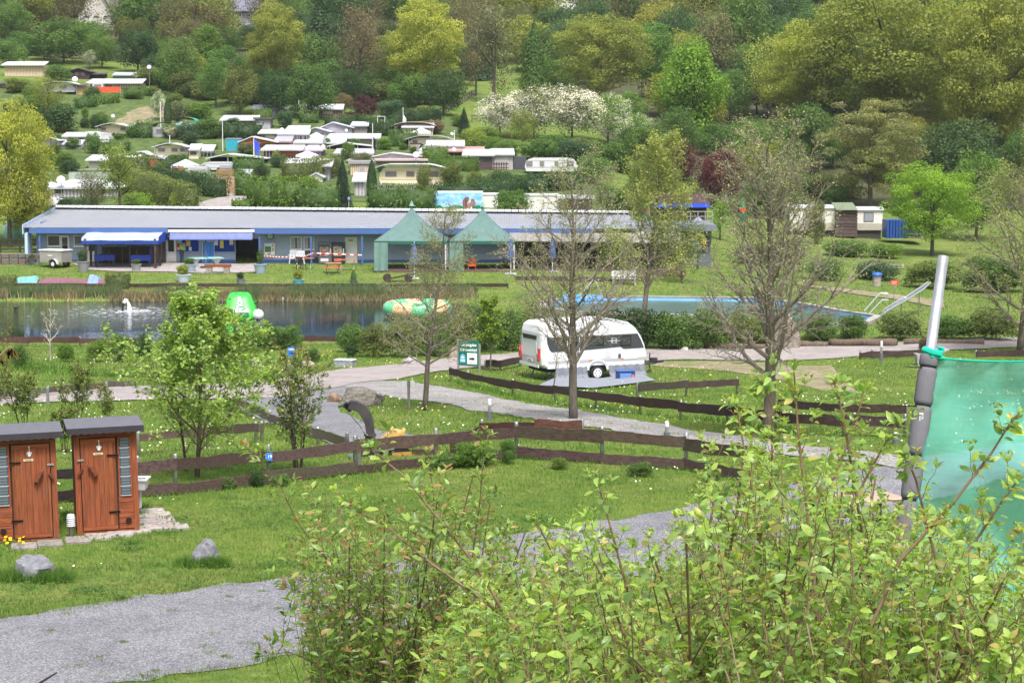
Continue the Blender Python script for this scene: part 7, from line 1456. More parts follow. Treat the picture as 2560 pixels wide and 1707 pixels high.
def foammat():
    m,t,b=nodes('splash'); b.inputs['Base Color'].default_value=(.8,.82,.85,1); b.inputs['Roughness'].default_value=.5; return m
FO=foammat(); obj('water_jet',MB().tube([(.15,0,.6),(.24,0,.45),(.28,0,.2),(.3,0,0)],[.06,.09,.12,.16],8),FO,ae)
gg=np.random.default_rng(5); n_=900; rr=np.abs(gg.normal(0,1.6,n_)); aa=gg.random(n_)*6.283
v=leafv(np.stack([FOUNT[0]+.6+rr*np.cos(aa)*1.6,FOUNT[1]-.5+rr*np.sin(aa)*1.5,np.full(n_,WATER+.015)+.04*np.exp(-rr)],-1),np.tile([0,0,1.],(n_,1)),.28*(.3+gg.random(n_)),gg,np.array([(-.5,0,0),(0,.12,.0),(.5,0,0),(0,-.12,.0)]),DIAMF,.08,tdir=np.tile([1.,0,0],(n_,1)))
tag(link('foam',npmesh('foam',*v),FO),'white foam ripples round the pond aerator',None,kind='stuff')
dx_,dy_=planez(40,770,WATER); dk=thing('duck','dark duck swimming at the left end of the pond','duck',(dx_,dy_,WATER-.02)); dk.scale=(.6,.6,.6); mb=MB(); mb.tube([(-.26,0,.12),(-.16,0,.1),(0,0,.09),(.14,0,.1),(.2,0,.2),(.24,0,.28),(.31,0,.27),(.36,0,.25)],[.02,.09,.12,.09,.05,.055,.035,.01],10); obj('body',mb,MATTE,dk,(.05,.045,.04),True)
# ---- the white touring caravan
cvp=G(1478,950,80); cs_=mpp(cvp); cv_=thing('touring_caravan','white touring caravan with dark grey window band on the lawn','caravan',cvp+V3(-.25,1.0,.0),R(24))
PR=[(-2.45,.62),(-2.62,.75),(-2.68,1.1),(-2.63,2.15),(-2.55,2.44),(-2.3,2.58),(-1.0,2.63),(1.15,2.61),(1.62,2.5),(1.95,2.26),(2.25,1.88),(2.45,1.45),(2.56,1.05),(2.58,.8),(2.4,.62)]
W2=1.13; n_=len(PR); V=[]
ccx=sum(a for a,_ in PR)/n_; ccz=sum(b for _,b in PR)/n_
for y,f in ((-W2,.955),(-W2+.06,.985),(-W2+.18,1),(W2-.18,1),(W2-.06,.985),(W2,.955)): V+=[(ccx+(x-ccx)*f,y,ccz+(z-ccz)*f) for x,z in PR]
F=[(i*n_+k,i*n_+(k+1)%n_,(i+1)*n_+(k+1)%n_,(i+1)*n_+k) for i in range(5) for k in range(n_)]+[tuple(range(n_)),tuple(5*n_+k for k in range(n_-1,-1,-1))]
cb=obj('body',MB().add(V,F),objmat('gelcoat',.25,.5,var=.02,scale=1.5,coat=.4),cv_,(.62,.625,.645),False)
GB=(.045,.05,.058); Y0=-W2-.004
def side(poly,c,m=GLOSS,dy=0,name='panel',par=None): return obj(name,MB().prism(poly,Y0-.006-dy,Y0-dy,'xz'),m,par or cv_,c)
band=side([(-2.25,1.42),(-2.15,1.33),(-1.05,1.33),(1.2,1.42),(1.35,1.32),(2.36,1.33),(2.24,1.62),(2.04,1.98),(-2.4,1.97),(-2.36,1.7)],GB,name='grey_band')
side([(-2.28,.80),(2.46,.80),(2.5,.93),(-2.36,.93)],(.36,.37,.39),name='lower_stripe')
for a,b,z0,z1 in ((-2.2,-1.75,1.45,1.9),(-.45,.38,1.52,1.93),(1.18,1.72,1.45,1.9)):
    if a<-2: continue
    w_=side([(a,z0),(b,z0),(b,z1),(a,z1)],(.01,.011,.013),GLASS,.01,'window'); side([(a+.05,z0+.05),(b-.05,z0+.05),(b-.05,z1-.05),(a+.05,z1-.05)],(.035,.04,.045),GLASS,.018,'pane',w_)
dr=obj('door',MB().box(-1.42,-1.39,Y0-.02,Y0-.009,.82,2.3).box(-.84,-.81,Y0-.02,Y0-.009,.82,2.3).box(-1.42,-.81,Y0-.02,Y0-.009,2.28,2.31).box(-1.42,-.81,Y0-.02,Y0-.009,.80,.83),GLOSS,cv_,(.62,.63,.65)); obj('door_window',MB().box(-1.3,-.93,Y0-.026,Y0-.022,1.4,2.05),GLASS,dr,(.015,.016,.018)); obj('handle',MB().box(-.93,-.87,Y0-.05,Y0-.022,1.15,1.3),PAINT,dr,(.05,.05,.05))
# emblem: letter between wings
em=[((.52,1.72),(1.22,1.72))]
lg=(.42,.43,.45)
side([(.5,1.70),(.72,1.685),(.72,1.725)],lg,PAINT,.012,'emblem'); side([(1.24,1.70),(1.02,1.685),(1.02,1.725)],lg,PAINT,.012,'emblem'); side([(.74,1.62),(.80,1.62),(.80,1.80),(.74,1.80)],lg,PAINT,.012,'emblem'); side([(.94,1.62),(1.0,1.62),(1.0,1.80),(.94,1.80)],lg,PAINT,.012,'emblem'); side([(.80,1.69),(.94,1.69),(.94,1.73),(.80,1.73)],lg,PAINT,.012,'emblem'); side([(.72,1.59),(1.02,1.59),(1.02,1.605),(.72,1.605)],lg,PAINT,.012,'emblem'); side([(.72,1.815),(1.02,1.815),(1.02,1.83),(.72,1.83)],lg,PAINT,.012,'emblem')
side([(.42,.98),(.75,.98),(.75,1.27),(.42,1.27)],(.5,.51,.53),PAINT,.004,'vent_flap'); h_=side([(1.35,.86),(2.0,.86),(2.0,1.12),(1.35,1.12)],(.66,.67,.69),GLOSS,.006,'locker_hatch'); side([(1.35,.86),(2.0,.86),(2.0,.875),(1.35,.875)],(.4,.4,.41),PAINT,.014,'hatch_edge',h_)
side([(1.08,.95),(1.2,.95),(1.2,1.12),(1.08,1.12)],(.04,.06,.12),PAINT,.03,'power_inlet')
for x in (-1.95,-.35,1.2): side([(x,.86),(x+.14,.86),(x+.14,.91),(x,.91)],(.6,.2,.04),PAINT,.012,'side_reflector')
# wheels with arches
for sy in (-1,1):
    y=sy*(W2-.1); wh=obj('wheel',MB().lathe([(.19,-.1),(.29,-.1),(.315,-.06),(.315,.06),(.29,.1),(.19,.1)],26,(.08,y,.315),'y'),RUBBER,cv_,(.02,.02,.022),True)
    rm=obj('rim',MB().lathe([(.205,-.105),(.17,-.115),(.06,-.09),(.05,.09),(.205,.105)],24,(.08,y,.315),'y'),GLOSS,wh,(.62,.63,.65))
    for k in range(6): a=k*math.pi/3; obj('rim_slot',MB().blob((.08+.125*math.cos(a),y-.116,.315+.125*math.sin(a)),.028,.006,.028,8,4),RUBBER,wh,(.03,.03,.03))
V=[]
for i in range(11):
    a=math.pi*(i/10); 
    for rr_,yy in ((.37,Y0-.02),(.46,Y0-.05),(.5,Y0+.02)): V.append((.08+rr_*1.15*math.cos(a),yy,.46+rr_*.9*math.sin(a)))
obj('wheel_arch',MB().sheet(V,11,3),GLOSS,cv_,(.58,.585,.6))
obj('wheel_well',MB().box(-.4,.56,Y0+.1,Y0+.3,.35,.9),RUBBER,cv_,(.02,.02,.02)); obj('side_skirt',MB().box(-2.35,-.42,Y0-.015,Y0+.1,.6,.78).box(.58,2.38,Y0-.015,Y0+.1,.6,.78),GLOSS,cv_,(.56,.565,.58))
# rear face
XR=-2.69
def rear(y0,y1,z0,z1,c,m=GLOSS,dx=0,name='panel',par=None): return obj(name,MB().box(XR-.03-dx,XR-.001-dx,y0,y1,z0,z1),m,par or cv_,c)
w_=obj('rear_window',MB().add([(-2.67,-.7,2.03),(-2.67,.78,2.03),(-2.645,.72,1.83),(-2.66,-.62,1.85),(-2.64,-.7,2.03),(-2.64,.78,2.03),(-2.61,.72,1.83),(-2.63,-.62,1.85)],[(0,1,2,3),(7,6,5,4),(0,4,5,1),(1,5,6,2),(2,6,7,3),(3,7,4,0)]),GLASS,cv_,(.045,.05,.055)); w_.location.x=-.035
for sy in (-1,1): l_=obj('tail_light',MB().prism([(sy*.86,.92),(sy*1.04,.98),(sy*1.05,1.5),(sy*.97,1.5),(sy*.86,1.2)],XR-.055,XR+.03,'yz'),GLOSS,cv_,(.42,.03,.03)); obj('lens',MB().box(XR-.062,XR-.056,sy*.95-.03,sy*.95+.03,1.25,1.4),GLOSS,l_,(.65,.55,.5))
rear(-.36,.2,.86,.98,(.6,.61,.6),PAINT,.01,'number_plate'); rear(-1.0,1.0,.66,.8,(.68,.69,.71),GLOSS,.005,'bumper'); rear(-.75,-.72,1.25,1.75,(.5,.5,.52),GLOSS,0,'grab_handle'); rear(.95,.98,1.6,1.9,(.2,.2,.2),GLOSS,0,'grab_handle')
text('D HK 19',.1,cv_,(XR-.045,-.08,.92),(.03,.03,.03),rot=(math.pi/2,0,-math.pi/2))
obj('front_window',MB().add([(2.30,-.8,1.63),(2.30,.8,1.63),(1.98,.8,2.1),(1.98,-.8,2.1)],[(0,1,2,3)]),GLASS,cv_,(.03,.032,.035)).location=(.025,0,.02)
obj('drawbar',MB().beam((2.3,-.6,.5),(3.55,0,.48),.07,.09).beam((2.3,.6,.5),(3.55,0,.48),.07,.09),METAL,cv_,(.16,.16,.17)); obj('coupling',MB().beam((3.4,0,.5),(3.95,0,.55),.1,.1).box(3.3,3.6,-.1,.1,.55,.72),PAINT,cv_,(.03,.03,.035)); obj('jockey_wheel',MB().tube([(3.25,0,.12),(3.25,0,.95)],.03,8).lathe([(.06,-.04),(.11,-.03),(.11,.03),(.06,.04)],12,(3.25,0,.11),'y'),METAL,cv_,(.12,.12,.12))
for x,y in ((-2.1,-.9),(-2.1,.9),(2.0,-.9),(2.0,.9)): obj('corner_steady',MB().beam((x-.15,y,.02),(x+.2,y,.62),.04,.04).box(x-.25,x-.05,y-.08,y+.08,0,.02),METAL,cv_,(.15,.15,.15))
obj('chassis',MB().box(-2.3,2.3,-.95,.95,.42,.6),RUBBER,cv_,(.03,.03,.03)); obj('roof_hatch',MB().bbox(-1.3,-.8,-.3,.3,2.63,2.72,.03).bbox(.1,.5,-.25,.25,2.63,2.71,.03),GLOSS,cv_,(.7,.7,.7)).__setitem__('label','two low roof hatches')
# ground sheet and skirt
q=[(1345,968),(1395,945),(1500,950),(1600,938),(1640,955),(1560,966),(1480,975)]
pts=[G(*a,60) for a in q]; o0=pts[0]
gs=obj('ground_sheet',MB().add([p-o0+V3(0,0,.09) for p in pts],[tuple(range(len(pts)))]),FABRIC,None,lin('#80848c'),recalc=False); gs.location=o0; tag(gs,'grey ground sheet spread beside the white caravan','ground sheet')
if gs.data.polygons[0].normal.z<0: gs.data.flip_normals()
M_=cv_.matrix_world if False else Matrix.Translation(cv_.location)@Matrix.Rotation(R(24),4,'Z')
sk=thing('awning_skirt','grey fabric skirt hanging along the caravan side','skirt',cv_.location,R(24)); 
for x0,x1,nm in ((-2.0,-.45,'fabric'),(.62,2.4,'fabric')):
    V=[];k=18
    for z,y in ((.62,Y0-.03),(.3,Y0-.06),(.06,Y0-.16)):
        for i in range(k): V.append((x0+(x1-x0)*i/(k-1),y-.05*math.sin(i*1.3)*(1 if z<.5 else .2)-(.25 if z<.1 else 0)*abs(math.sin(i*.7)),z+.02*math.sin(i*2)))
    obj(nm,MB().sheet(V,3,k),FABRIC,sk,lin('#747880'))
p=G(1563,952,70); bxo=thing('storage_crate','blue storage crate on the ground sheet by the caravan','crate',p,R(10)); obj('tub',MB().bbox(-.38,.38,-.25,.25,.05,.42,.03),PAINT,bxo,lin('#22407c')); obj('lid',MB().bbox(-.4,.4,-.27,.27,.43,.48,.02),PAINT,bxo,lin('#31538f')); obj('panel',MB().box(-.28,.2,-.262,-.252,.12,.36),PAINT,bxo,lin('#5f7fae')); obj('label',MB().box(.22,.34,-.262,-.252,.1,.3),PAINT,bxo,(.5,.12,.12))
# ---- campsite sign
sp=G(1172,945,60); sg=thing('campsite_sign','green sign reading Campingplatz Odenwaldidyll with a black arrow','sign',sp,R(-22)); sS=mpp(sp); sw=.74; 
zt=(945-850)*sS
obj('board',MB().box(-.45,.45,-.02,.02,zt-1.05,zt),PAINT,sg,lin('#166353'))
for x in (-.48,.48): obj('post',MB().box(x-.03,x+.03,-.03,.05,-.3,zt+(.03 if x<0 else -.12)),METAL,sg,(.42,.42,.43))
text('Campingplatz',.155,sg,(0,-.026,zt-.19),(.75,.76,.74),off=.004,sx=.84); text('Odenwaldidyll',.155,sg,(0,-.026,zt-.40),(.75,.76,.74),off=.004,sx=.84)
obj('emblem',MB().prism([(-.38,zt-.93),(-.14,zt-.93),(-.14,zt-.72),(-.17,zt-.62),(-.26,zt-.56),(-.35,zt-.62),(-.38,zt-.72)],-.03,-.022,'xz'),PAINT,sg,lin('#5fb0d6')); obj('emblem_star',MB().prism([(-.26,zt-.62),(-.23,zt-.7),(-.18,zt-.7),(-.22,zt-.76),(-.26,zt-.73),(-.3,zt-.76),(-.34,zt-.7),(-.29,zt-.7)],-.036,-.031,'xz'),PAINT,sg,(.7,.75,.78)); obj('emblem_text',MB().box(-.35,-.17,-.036,-.031,zt-.88,zt-.80),PAINT,sg,(.65,.72,.76))
obj('notice',MB().box(-.06,.38,-.03,-.022,zt-.98,zt-.52),PAINT,sg,(.72,.72,.73)); obj('arrow',MB().prism([(.04,zt-.79),(.19,zt-.79),(.19,zt-.83),(.28,zt-.755),(.19,zt-.68),(.19,zt-.72),(.04,zt-.72)],-.038,-.031,'xz'),PAINT,sg,(.015,.015,.015)); text('Rezeption 50m',.055,sg,(.16,-.033,zt-.6),(.4,.4,.4),ext=.001); text('Willkommen',.055,sg,(.16,-.033,zt-.91),(.4,.4,.4),ext=.001)
# arrow sign, white sign back, lamps
p=G(730,925,70); t=thing('direction_sign','small blue arrow sign on a grey post behind the rusty shrub','sign',p); hh=58*mpp(p); obj('post',MB().tube([(0,0,-.2),(0,0,hh)],.04,8),METAL,t,(.36,.36,.37)); obj('plate',MB().box(-.17,.14,-.06,-.045,hh-.38,hh),PAINT,t,lin('#2a6bc4')); obj('arrow',MB().prism([(-.1,hh-.27),(.0,hh-.27),(.0,hh-.31),(.07,hh-.25),(.0,hh-.19),(.0,hh-.23),(-.1,hh-.23)],-.07,-.062,'xz'),PAINT,t,(.02,.03,.06)); obj('print',MB().box(-.13,.1,-.068,-.061,hh-.13,hh-.06),PAINT,t,(.5,.6,.75))
p=G(1022,1022,45); t=thing('small_sign','blank white sign back on a wooden post beside the slender tree','sign',p,0.0); hh=72*mpp(p); obj('post',MB().tube([(0,0,-.2),(0,0,hh)],.045,8),WOODV,t,(.2,.19,.16)); obj('plate',MB().box(-.2,.18,.05,.065,hh-.2,hh-.02),PAINT,t,(.66,.68,.7))
def lamp(px,base,top,label,dmin=20):
    p=G(px,base,dmin); h=(base-top)*mpp(p); t=thing('bollard_light',label,'lamp',p); obj('base',MB().lathe([(.085,-.1),(.085,h*.42),(.06,h*.43)],12),PAINT,t,(.12,.12,.13)); obj('tube',MB().lathe([(.05,h*.43),(.05,h*.72)],12),METAL,t,(.45,.45,.46)); obj('lens',MB().lathe([(.052,h*.72),(.052,h*.97),(.03,h)],12),PAINT,t,(.75,.75,.76)); return t
lamp(1224,1050,996,'bollard light on the grass left of the plank enclosure'); lamp(1667,1100,1052,'bollard light behind the right end of the near fence'); lamp(2203,905,852,'bollard light beside the right road',60); lamp(943,1012,982,'slim white bollard light beside the large boulder'); lamp(2240,1108,1080,'bollard light seen through the dogwood twigs')
# planter by right road, bin, red sign, handrails, waterside ladder
p=G(2310,912,60); t=thing('stone_planter','pale square tub with bare shrub beside the right road','planter',p); obj('tub',MB().add([(-.32,-.3,0),(.32,-.3,0),(.32,.3,0),(-.32,.3,0),(-.4,-.36,.5),(.4,-.36,.5),(.4,.36,.5),(-.4,.36,.5)],[(0,3,2,1),(4,5,6,7),(0,1,5,4),(1,2,6,5),(2,3,7,6),(3,0,4,7)]),STONE,t,(.36,.35,.34)); k=link('plant',TT['bush3'],None,t,(.13,.09,.06)); k.location=(0,0,.45); k.scale=(.6,.6,.9)
p=G(2192,716,110); t=thing('litter_bin','stone bin with a blue lid behind the pool','bin',p); obj('body',MB().lathe([(.28,0),(.3,.7)],14),STONE,t,(.33,.28,.25)); obj('lid',MB().lathe([(.34,.7),(.36,.82),(.3,.95),(.05,.98)],14),PAINT,t,lin('#2b5fae'))
p=G(2235,752,100); t=thing('warning_sign','red notice on a thin post behind the pool','sign',p); hh=52*mpp(p); obj('post',MB().tube([(0,0,0),(0,0,hh)],.025,6),METAL,t,(.45,.45,.46)); obj('plate',MB().box(-.24,.24,-.04,-.025,hh-.32,hh),PAINT,t,lin('#c03a34')); obj('print',MB().box(-.18,.16,-.05,-.041,hh-.12,hh-.08).box(-.18,.12,-.05,-.041,hh-.2,hh-.17).box(-.18,.16,-.05,-.041,hh-.27,hh-.24),PAINT,t,(.6,.4,.38))
def rail3(pts,r_,label,name='handrail',c=(.62,.63,.65),d=112):
    q=[at(px,py,dd) for px,py,dd in pts]; o=q[0]; t=tag(obj(name,MB().tube([p-o for p in q],r_,7),METAL,None,c),label,'handrail'); t.location=o; return t
rail3([(2160,778,112),(2200,733,114),(2218,733,114),(2216,755,114)],.04,'bent white handrail at the pool steps, left'); rail3([(2172,785,110.5),(2205,750,112),(2222,750,112)],.035,'lower white handrail at the pool steps'); rail3([(2212,773,110),(2258,742,113),(2266,745,113)],.04,'short white handrail left of the slide'); rail3([(2205,787,109.5),(2220,775,110),(2262,752,112),(2310,722,116),(2326,706,118)],.05,'slide side rail, lower'); rail3([(2208,778,110),(2262,745,113),(2310,712,117),(2320,705,118)],.05,'slide side rail, upper'); rail3([(1445,742,124),(1483,700,126),(1490,705,126),(1512,752,123)],.04,'white ladder rail at the left pool end')
a=at(2206,786,109.8); sl_=thing('pool_slide','pale sloping slide chute running down to the pool','slide',a); e=at(2320,708,118)-a; obj('chute',MB().beam(V3(0,0,0),e,.3,.04),METAL,sl_,(.33,.34,.36)); 
for f in (.4,.8): obj('support',MB().tube([e*f,e*f-V3(0,0,1.4)],.04,6),METAL,sl_,(.4,.4,.4))
st=thing('pool_steps','blue steps descending into the left pool end','steps',at(1465,752,121.5))
for i in range(5): obj('step',MB().box(-1.4,1.0,.6-.5*i,1.05-.5*i,-.3-.12*i+.35,-.05-.12*i+.35),PAINT,st,lin('#5f9fcf'))
# wrapped tarpaulins on the far lawn, slide of fabric
tp=thing('folded_inflatable','flattened maroon and blue tarpaulin lying on the far lawn','tarpaulin',G(150,712,120)); s=mpp(G(150,712,120))
def lump(x0,x1,h,c,seed):
    V=[];g_=random.Random(seed);nu,nv=10,5
    for i in range(nu):
        for j in range(nv): u=i/(nu-1);v=j/(nv-1); V.append(((x0+(x1-x0)*u)*s,-.5+1.5*v,h*(math.sin(v*math.pi)**.5)*(.75+.4*g_.random())*(1 if 0<i<nu-1 else .6)))
    obj('fold',MB().sheet(V,nu,nv),FABRIC,tp,c)
lump(-55,120,.4,lin('#7b5560'),1); lump(-110,-55,.55,lin('#6f9fa0'),2); lump(70,100,.6,lin('#7f95cf'),3); lump(-118,-100,.25,lin('#b04a5a'),4)
# slatted ramp lounger near the tent
p=G(965,704,120); t=thing('wooden_handcart','dark timber cart wheel rack before the first pagoda tent','cart',p); obj('frame',MB().beam((0,0,.15),(2.0,0,.55),.6,.08),WOOD,t,(.05,.035,.03)); 
for x in (.1,1.5): obj('wheel',MB().lathe([(.22,-.04),(.28,-.03),(.28,.03),(.22,.04)],16,(x,-.32,.28),'y'),WOOD,t,(.05,.035,.03))
fence([(1290,700),(1400,702),(1500,704),(1620,702)],'dark log edging before the cafe terrace',[(.15,.25)],.3,bc=(.08,.055,.045),seed=22,dmin=115,thick=.2)
p=G(1560,712,115); t=thing('garden_bench','white bench on the lawn behind the pool','bench',p); obj('seat',MB().box(-.8,.8,-.2,.2,.4,.45),PAINT,t,(.6,.6,.6)); obj('backrest',MB().box(-.8,.8,.2,.25,.5,.9),PAINT,t,(.6,.6,.6)); 
for x in(-.7,.7): obj('leg',MB().box(x-.04,x+.04,-.2,.22,0,.4),PAINT,t,(.5,.5,.5))
# ---- wood chipper
chp=G(965,1150,44); sC=mpp(chp); ch=thing('wood_chipper','wood chipper with black curved chute and yellow hood behind the fence','machine',chp+V3(-.0,.9,-.14)); 
def cz(py): return (1150-py)*sC
def cx_(px): return (px-965)*sC
path=[(920,1100),(919,1075),(917,1055),(910,1035),(898,1018),(882,1010),(866,1008)]; wd=[.1,.095,.10,.115,.115,.11,.10]
V=[]
for (px,py),hw_ in zip(path,wd):
    i=path.index((px,py)); a=path[max(0,i-1)];b=path[min(len(path)-1,i+1)]; d=Vector((b[0]-a[0],0,-(b[1]-a[1]))).normalized(); nn=Vector((-d.z,0,d.x)); c=Vector((cx_(px),0,cz(py)))
    V+=[c-nn*hw_-V3(0,.11,0),c+nn*hw_-V3(0,.11,0),c+nn*hw_+V3(0,.11,0),c-nn*hw_+V3(0,.11,0)]
F=[(4*i+k,4*i+(k+1)%4,4*i+4+(k+1)%4,4*i+4+k) for i in range(len(path)-1) for k in range(4)]+[(3,2,1,0)]
chute=obj('chute',MB().add(V,F),objmat('worn_black_steel',.5,.5,var=.3,scale=6,dirt=.35),ch,(.045,.04,.042))
obj('deflector',MB().beam((cx_(868),0,cz(1008)),(cx_(858),0,cz(1020)),.24,.03,(0,1,0)).box(cx_(858)-.03,cx_(872),-.12,.12,cz(1005),cz(1002)),PAINT,ch,(.03,.03,.032)); obj('collar',MB().lathe([(.15,0),(.15,.05)],16,(cx_(919),0,cz(1088))),PAINT,ch,(.06,.055,.05)); obj('neck',MB().lathe([(.15,0),(.11,.2)],12,(cx_(919),0,cz(1108))),PAINT,ch,(.03,.03,.03)); obj('adjuster',MB().tube([(cx_(862),-.13,cz(1022)),(cx_(895),-.13,cz(1062)),(cx_(905),-.13,cz(1078))],.014,6),METAL,ch,(.15,.15,.15)); obj('lever',MB().tube([(cx_(898),-.16,cz(1068)),(cx_(914),-.16,cz(1085))],.012,6),METAL,ch,(.3,.3,.3))
YE=lin('#bd9c58'); ho=obj('hood',MB().prism([(cx_(938),cz(1102)),(cx_(960),cz(1082)),(cx_(978),cz(1073)),(cx_(1004),cz(1078)),(cx_(1003),cz(1104))],-.28,.28,'xz'),PAINT,ch,YE); obj('hood_roller',MB().tube([(cx_(974),-.3,cz(1071)),(cx_(974),.3,cz(1071))],.03,8).tube([(cx_(1003),-.3,cz(1077)),(cx_(1003),.3,cz(1077))],.05,8),PAINT,ch,YE); obj('hood_seam',MB().beam((cx_(957),-.286,cz(1086)),(cx_(985),-.286,cz(1092)),.012,.02),PAINT,ch,(.15,.11,.04)); obj('guard_box',MB().bbox(cx_(982),cx_(1018),-.4,-.05,cz(1108),cz(1088),.01),PAINT,ch,YE); obj('guard_front',MB().box(cx_(983),cx_(1001),-.412,-.402,cz(1106),cz(1092)),PAINT,ch,(.05,.05,.06)); obj('base_frame',MB().box(cx_(885),cx_(1030),-.35,.35,cz(1112),cz(1104)),PAINT,ch,(.04,.04,.042)); obj('feed_hopper',MB().prism([(cx_(975),cz(1150)),(cx_(1030),cz(1146)),(cx_(1026),cz(1122)),(cx_(978),cz(1125))],-.4,-.38,'xz'),PAINT,ch,lin('#b08245')); obj('side_panel',MB().box(cx_(1030),cx_(1085),-.3,-.26,cz(1150),cz(1118)),PAINT,ch,(.07,.03,.03)); obj('post',MB().box(cx_(866),cx_(885),-.5,-.4,cz(1152),cz(1128)),PAINT,ch,(.17,.19,.22))
for x in (910,1000): obj('wheel',MB().lathe([(.1,-.06),(.2,-.05),(.2,.05),(.1,.06)],14,(cx_(x),-.3,.2),'y'),RUBBER,ch,(.02,.02,.02))
# ================================================================ THE TWO SHEDS
SH=lin('#84492e')
def shed(p,rz,label,mirror,w=1.16,d=1.05,h=1.98):
    t=thing('wooden_shed',label,'shed',p,rz); t.rotation_euler=(0,R(-1.0),rz); m=-1 if mirror else 1; x=w/2
    def B(x0,x1,y0,y1,z0,z1): a,b=sorted((x0*m,x1*m)); return MB().box(a,b,y0,y1,z0,z1)
    n_=15
    for sx in (-1,1):
        for k in range(n_): z=.06+k*(h-.12)/n_; obj('side_board',MB().box(sx*x-.016 if sx>0 else -x,sx*x if sx>0 else -x+.016,.03,d,z,z+(h-.12)/n_-.008),WOOD,t,jit(tuple(c*.8 for c in SH),.12))
    obj('inner_wall',MB().box(-x+.02,x-.02,.04,d-.01,.05,h-.05),MATTE,t,(.05,.03,.02)); obj('back_wall',MB().box(-x,x,d+.002,d+.02,.05,h),WOODV,t,SH)
    for a in (-x,x-.1): obj('corner_post',MB().box(a,a+.1,-.005,.05,0,h),WOODV,t,jit(SH,.08))
    obj('lintel',MB().box(-x+.101,x-.101,-.004,.05,h-.13,h),WOOD,t,jit(SH,.08)); obj('sill_beam',MB().box(-x+.101,x-.101,-.004,.05,.0,.07),WOOD,t,jit(SH,.08))
    # door (left), with planks
    dx0,dx1=-x+.12,x-.40; dr_=obj('door',B(dx0,dx1,.0,.03,.085,h-.15),WOODV,t,tuple(c*.75 for c in SH)); npk=6
    for k in range(npk): a=dx0+.05+(dx1-dx0-.1)*k/npk; obj('plank',B(a+.004,a+(dx1-dx0-.1)/npk-.004,-.014,-.001,.16,h-.24),WOODV,dr_,jit(SH,.10))
    obj('door_rail',B(dx0,dx1,-.022,-.001,h-.235,h-.155),WOOD,dr_,jit(SH,.08)); obj('door_rail',B(dx0,dx1,-.022,-.001,.088,.155),WOOD,dr_,jit(SH,.08)); obj('door_stile',B(dx0,dx0+.045,-.022,-.001,.157,h-.237),WOODV,dr_,jit(SH,.08))
    for z in (.42,h-.48): obj('hinge',B(dx1-.16,dx1+.05,-.034,-.024,z-.016,z+.016),METAL,dr_,(.02,.02,.022))
    obj('handle',MB().tube([(m*(dx0+.14),-.05,1.33),(m*(dx0+.16),-.09,1.31),(m*(dx0+.25),-.09,1.14),(m*(dx0+.27),-.05,1.12)],.033,8),WOOD,dr_,lin('#6b3c28')); obj('latch',MB().tube([(m*(dx0+.02),-.04,1.26),(m*(dx0-.06),-.045,1.15)],.024,7),WOOD,dr_,lin('#5a2f20')); obj('bolt',B(dx0-.07,dx0+.05,-.036,-.024,1.42,1.455),METAL,dr_,(.45,.45,.45))
    # figure ornament and name plate
    cx0=(dx0+dx1)/2+.02
    for nm,pts_,c in (('ornament',[(0,0),(.03,.02),(.028,.06),(.0,.075),(-.028,.06),(-.03,.02)],(.7,.7,.7)),('ornament',[(-.055,.045),(-.02,.07),(.02,.07),(.055,.045),(.04,.085),(0,.1),(-.04,.085)],(.62,.62,.62))):
        obj(nm,MB().prism([(m*cx0+a,1.60+b) for a,b in pts_],-.03,-.016,'xz'),PAINT,dr_,c)
    obj('ornament',MB().tube([(m*cx0,-.022,1.70),(m*cx0+.006,-.022,1.73),(m*cx0-.004,-.022,1.77)],.008,6).blob((m*cx0,-.022,1.785),.014,.008,.014,8,4),PAINT,dr_,(.6,.6,.6)); pl_=obj('name_plate',MB().box(m*cx0-.09-.02,m*cx0+.09-.02,-.024,-.015,1.52,1.56),PAINT,dr_,(.5,.47,.3)); text('Damen' if not mirror else 'Herren',.035,pl_,(m*cx0-.02,-.026,1.54),(.03,.03,.03),ext=.0005)
    # glass-block strip
    bx0,bx1=x-.33,x-.135; zt_=h-.17; zb_=.72
    obj('window_frame',B(bx0-.03,bx1+.03,.0,.03,zb_-.03,zt_+.03),WOODV,t,SH)
    bh_=(zt_-zb_)/6
    for k in range(6):
        gl=obj('glass_block',MB().bbox(min(bx0*m,bx1*m)+.006,max(bx0*m,bx1*m)-.006,-.02,.02,zb_+k*bh_+.008,zb_+(k+1)*bh_-.008,.012),GLASS,t,(.07,.085,.10))
        for j in range(3): zz=zb_+k*bh_+.04+j*.055; obj('groove',B(bx0+.02,bx1-.02,-.024,-.0205,zz,zz+.028),GLASS,gl,(.12,.145,.165))
        obj('mortar',B(bx0,bx1,-.026,-.004,zb_+k*bh_-.008,zb_+k*bh_+.008),PAINT,t,(.33,.36,.4))
    for k in range(6): z=.09+k*.1; obj('apron_board',B(bx0-.04,x-.102,-.002,.03,z,z+.094),WOOD,t,jit(SH,.12))
    obj('vent',MB().lathe([(.055,-.03),(.055,-.004)],16,(m*(x-.2),0,.24),'y'),METAL,t,(.06,.04,.035))
    # roof with scalloped edge
    rf=obj('roof',MB().box(-x-.13,x+.13,-.2,d+.12,h+.045,h+.085),objmat('roofing_felt',.8,.25,var=.18,scale=9,dirt=.2),t,(.115,.115,.135)); obj('roof_deck',MB().box(-x-.1,x+.1,-.16,d+.1,h+.005,h+.044),WOOD,t,(.04,.03,.028)); k=17
    V=[];
    for i in range(k*4+1): u=i/(k*4); V+=[(-x-.13+(w+.26)*u,-.203,h+.085),(-x-.13+(w+.26)*u,-.203,h-.02-.022*abs(math.sin(u*k*math.pi/1.6)))]
    obj('scalloped_edge',MB().sheet(V,k*4+1,2),MATTE,rf,(.04,.036,.045))
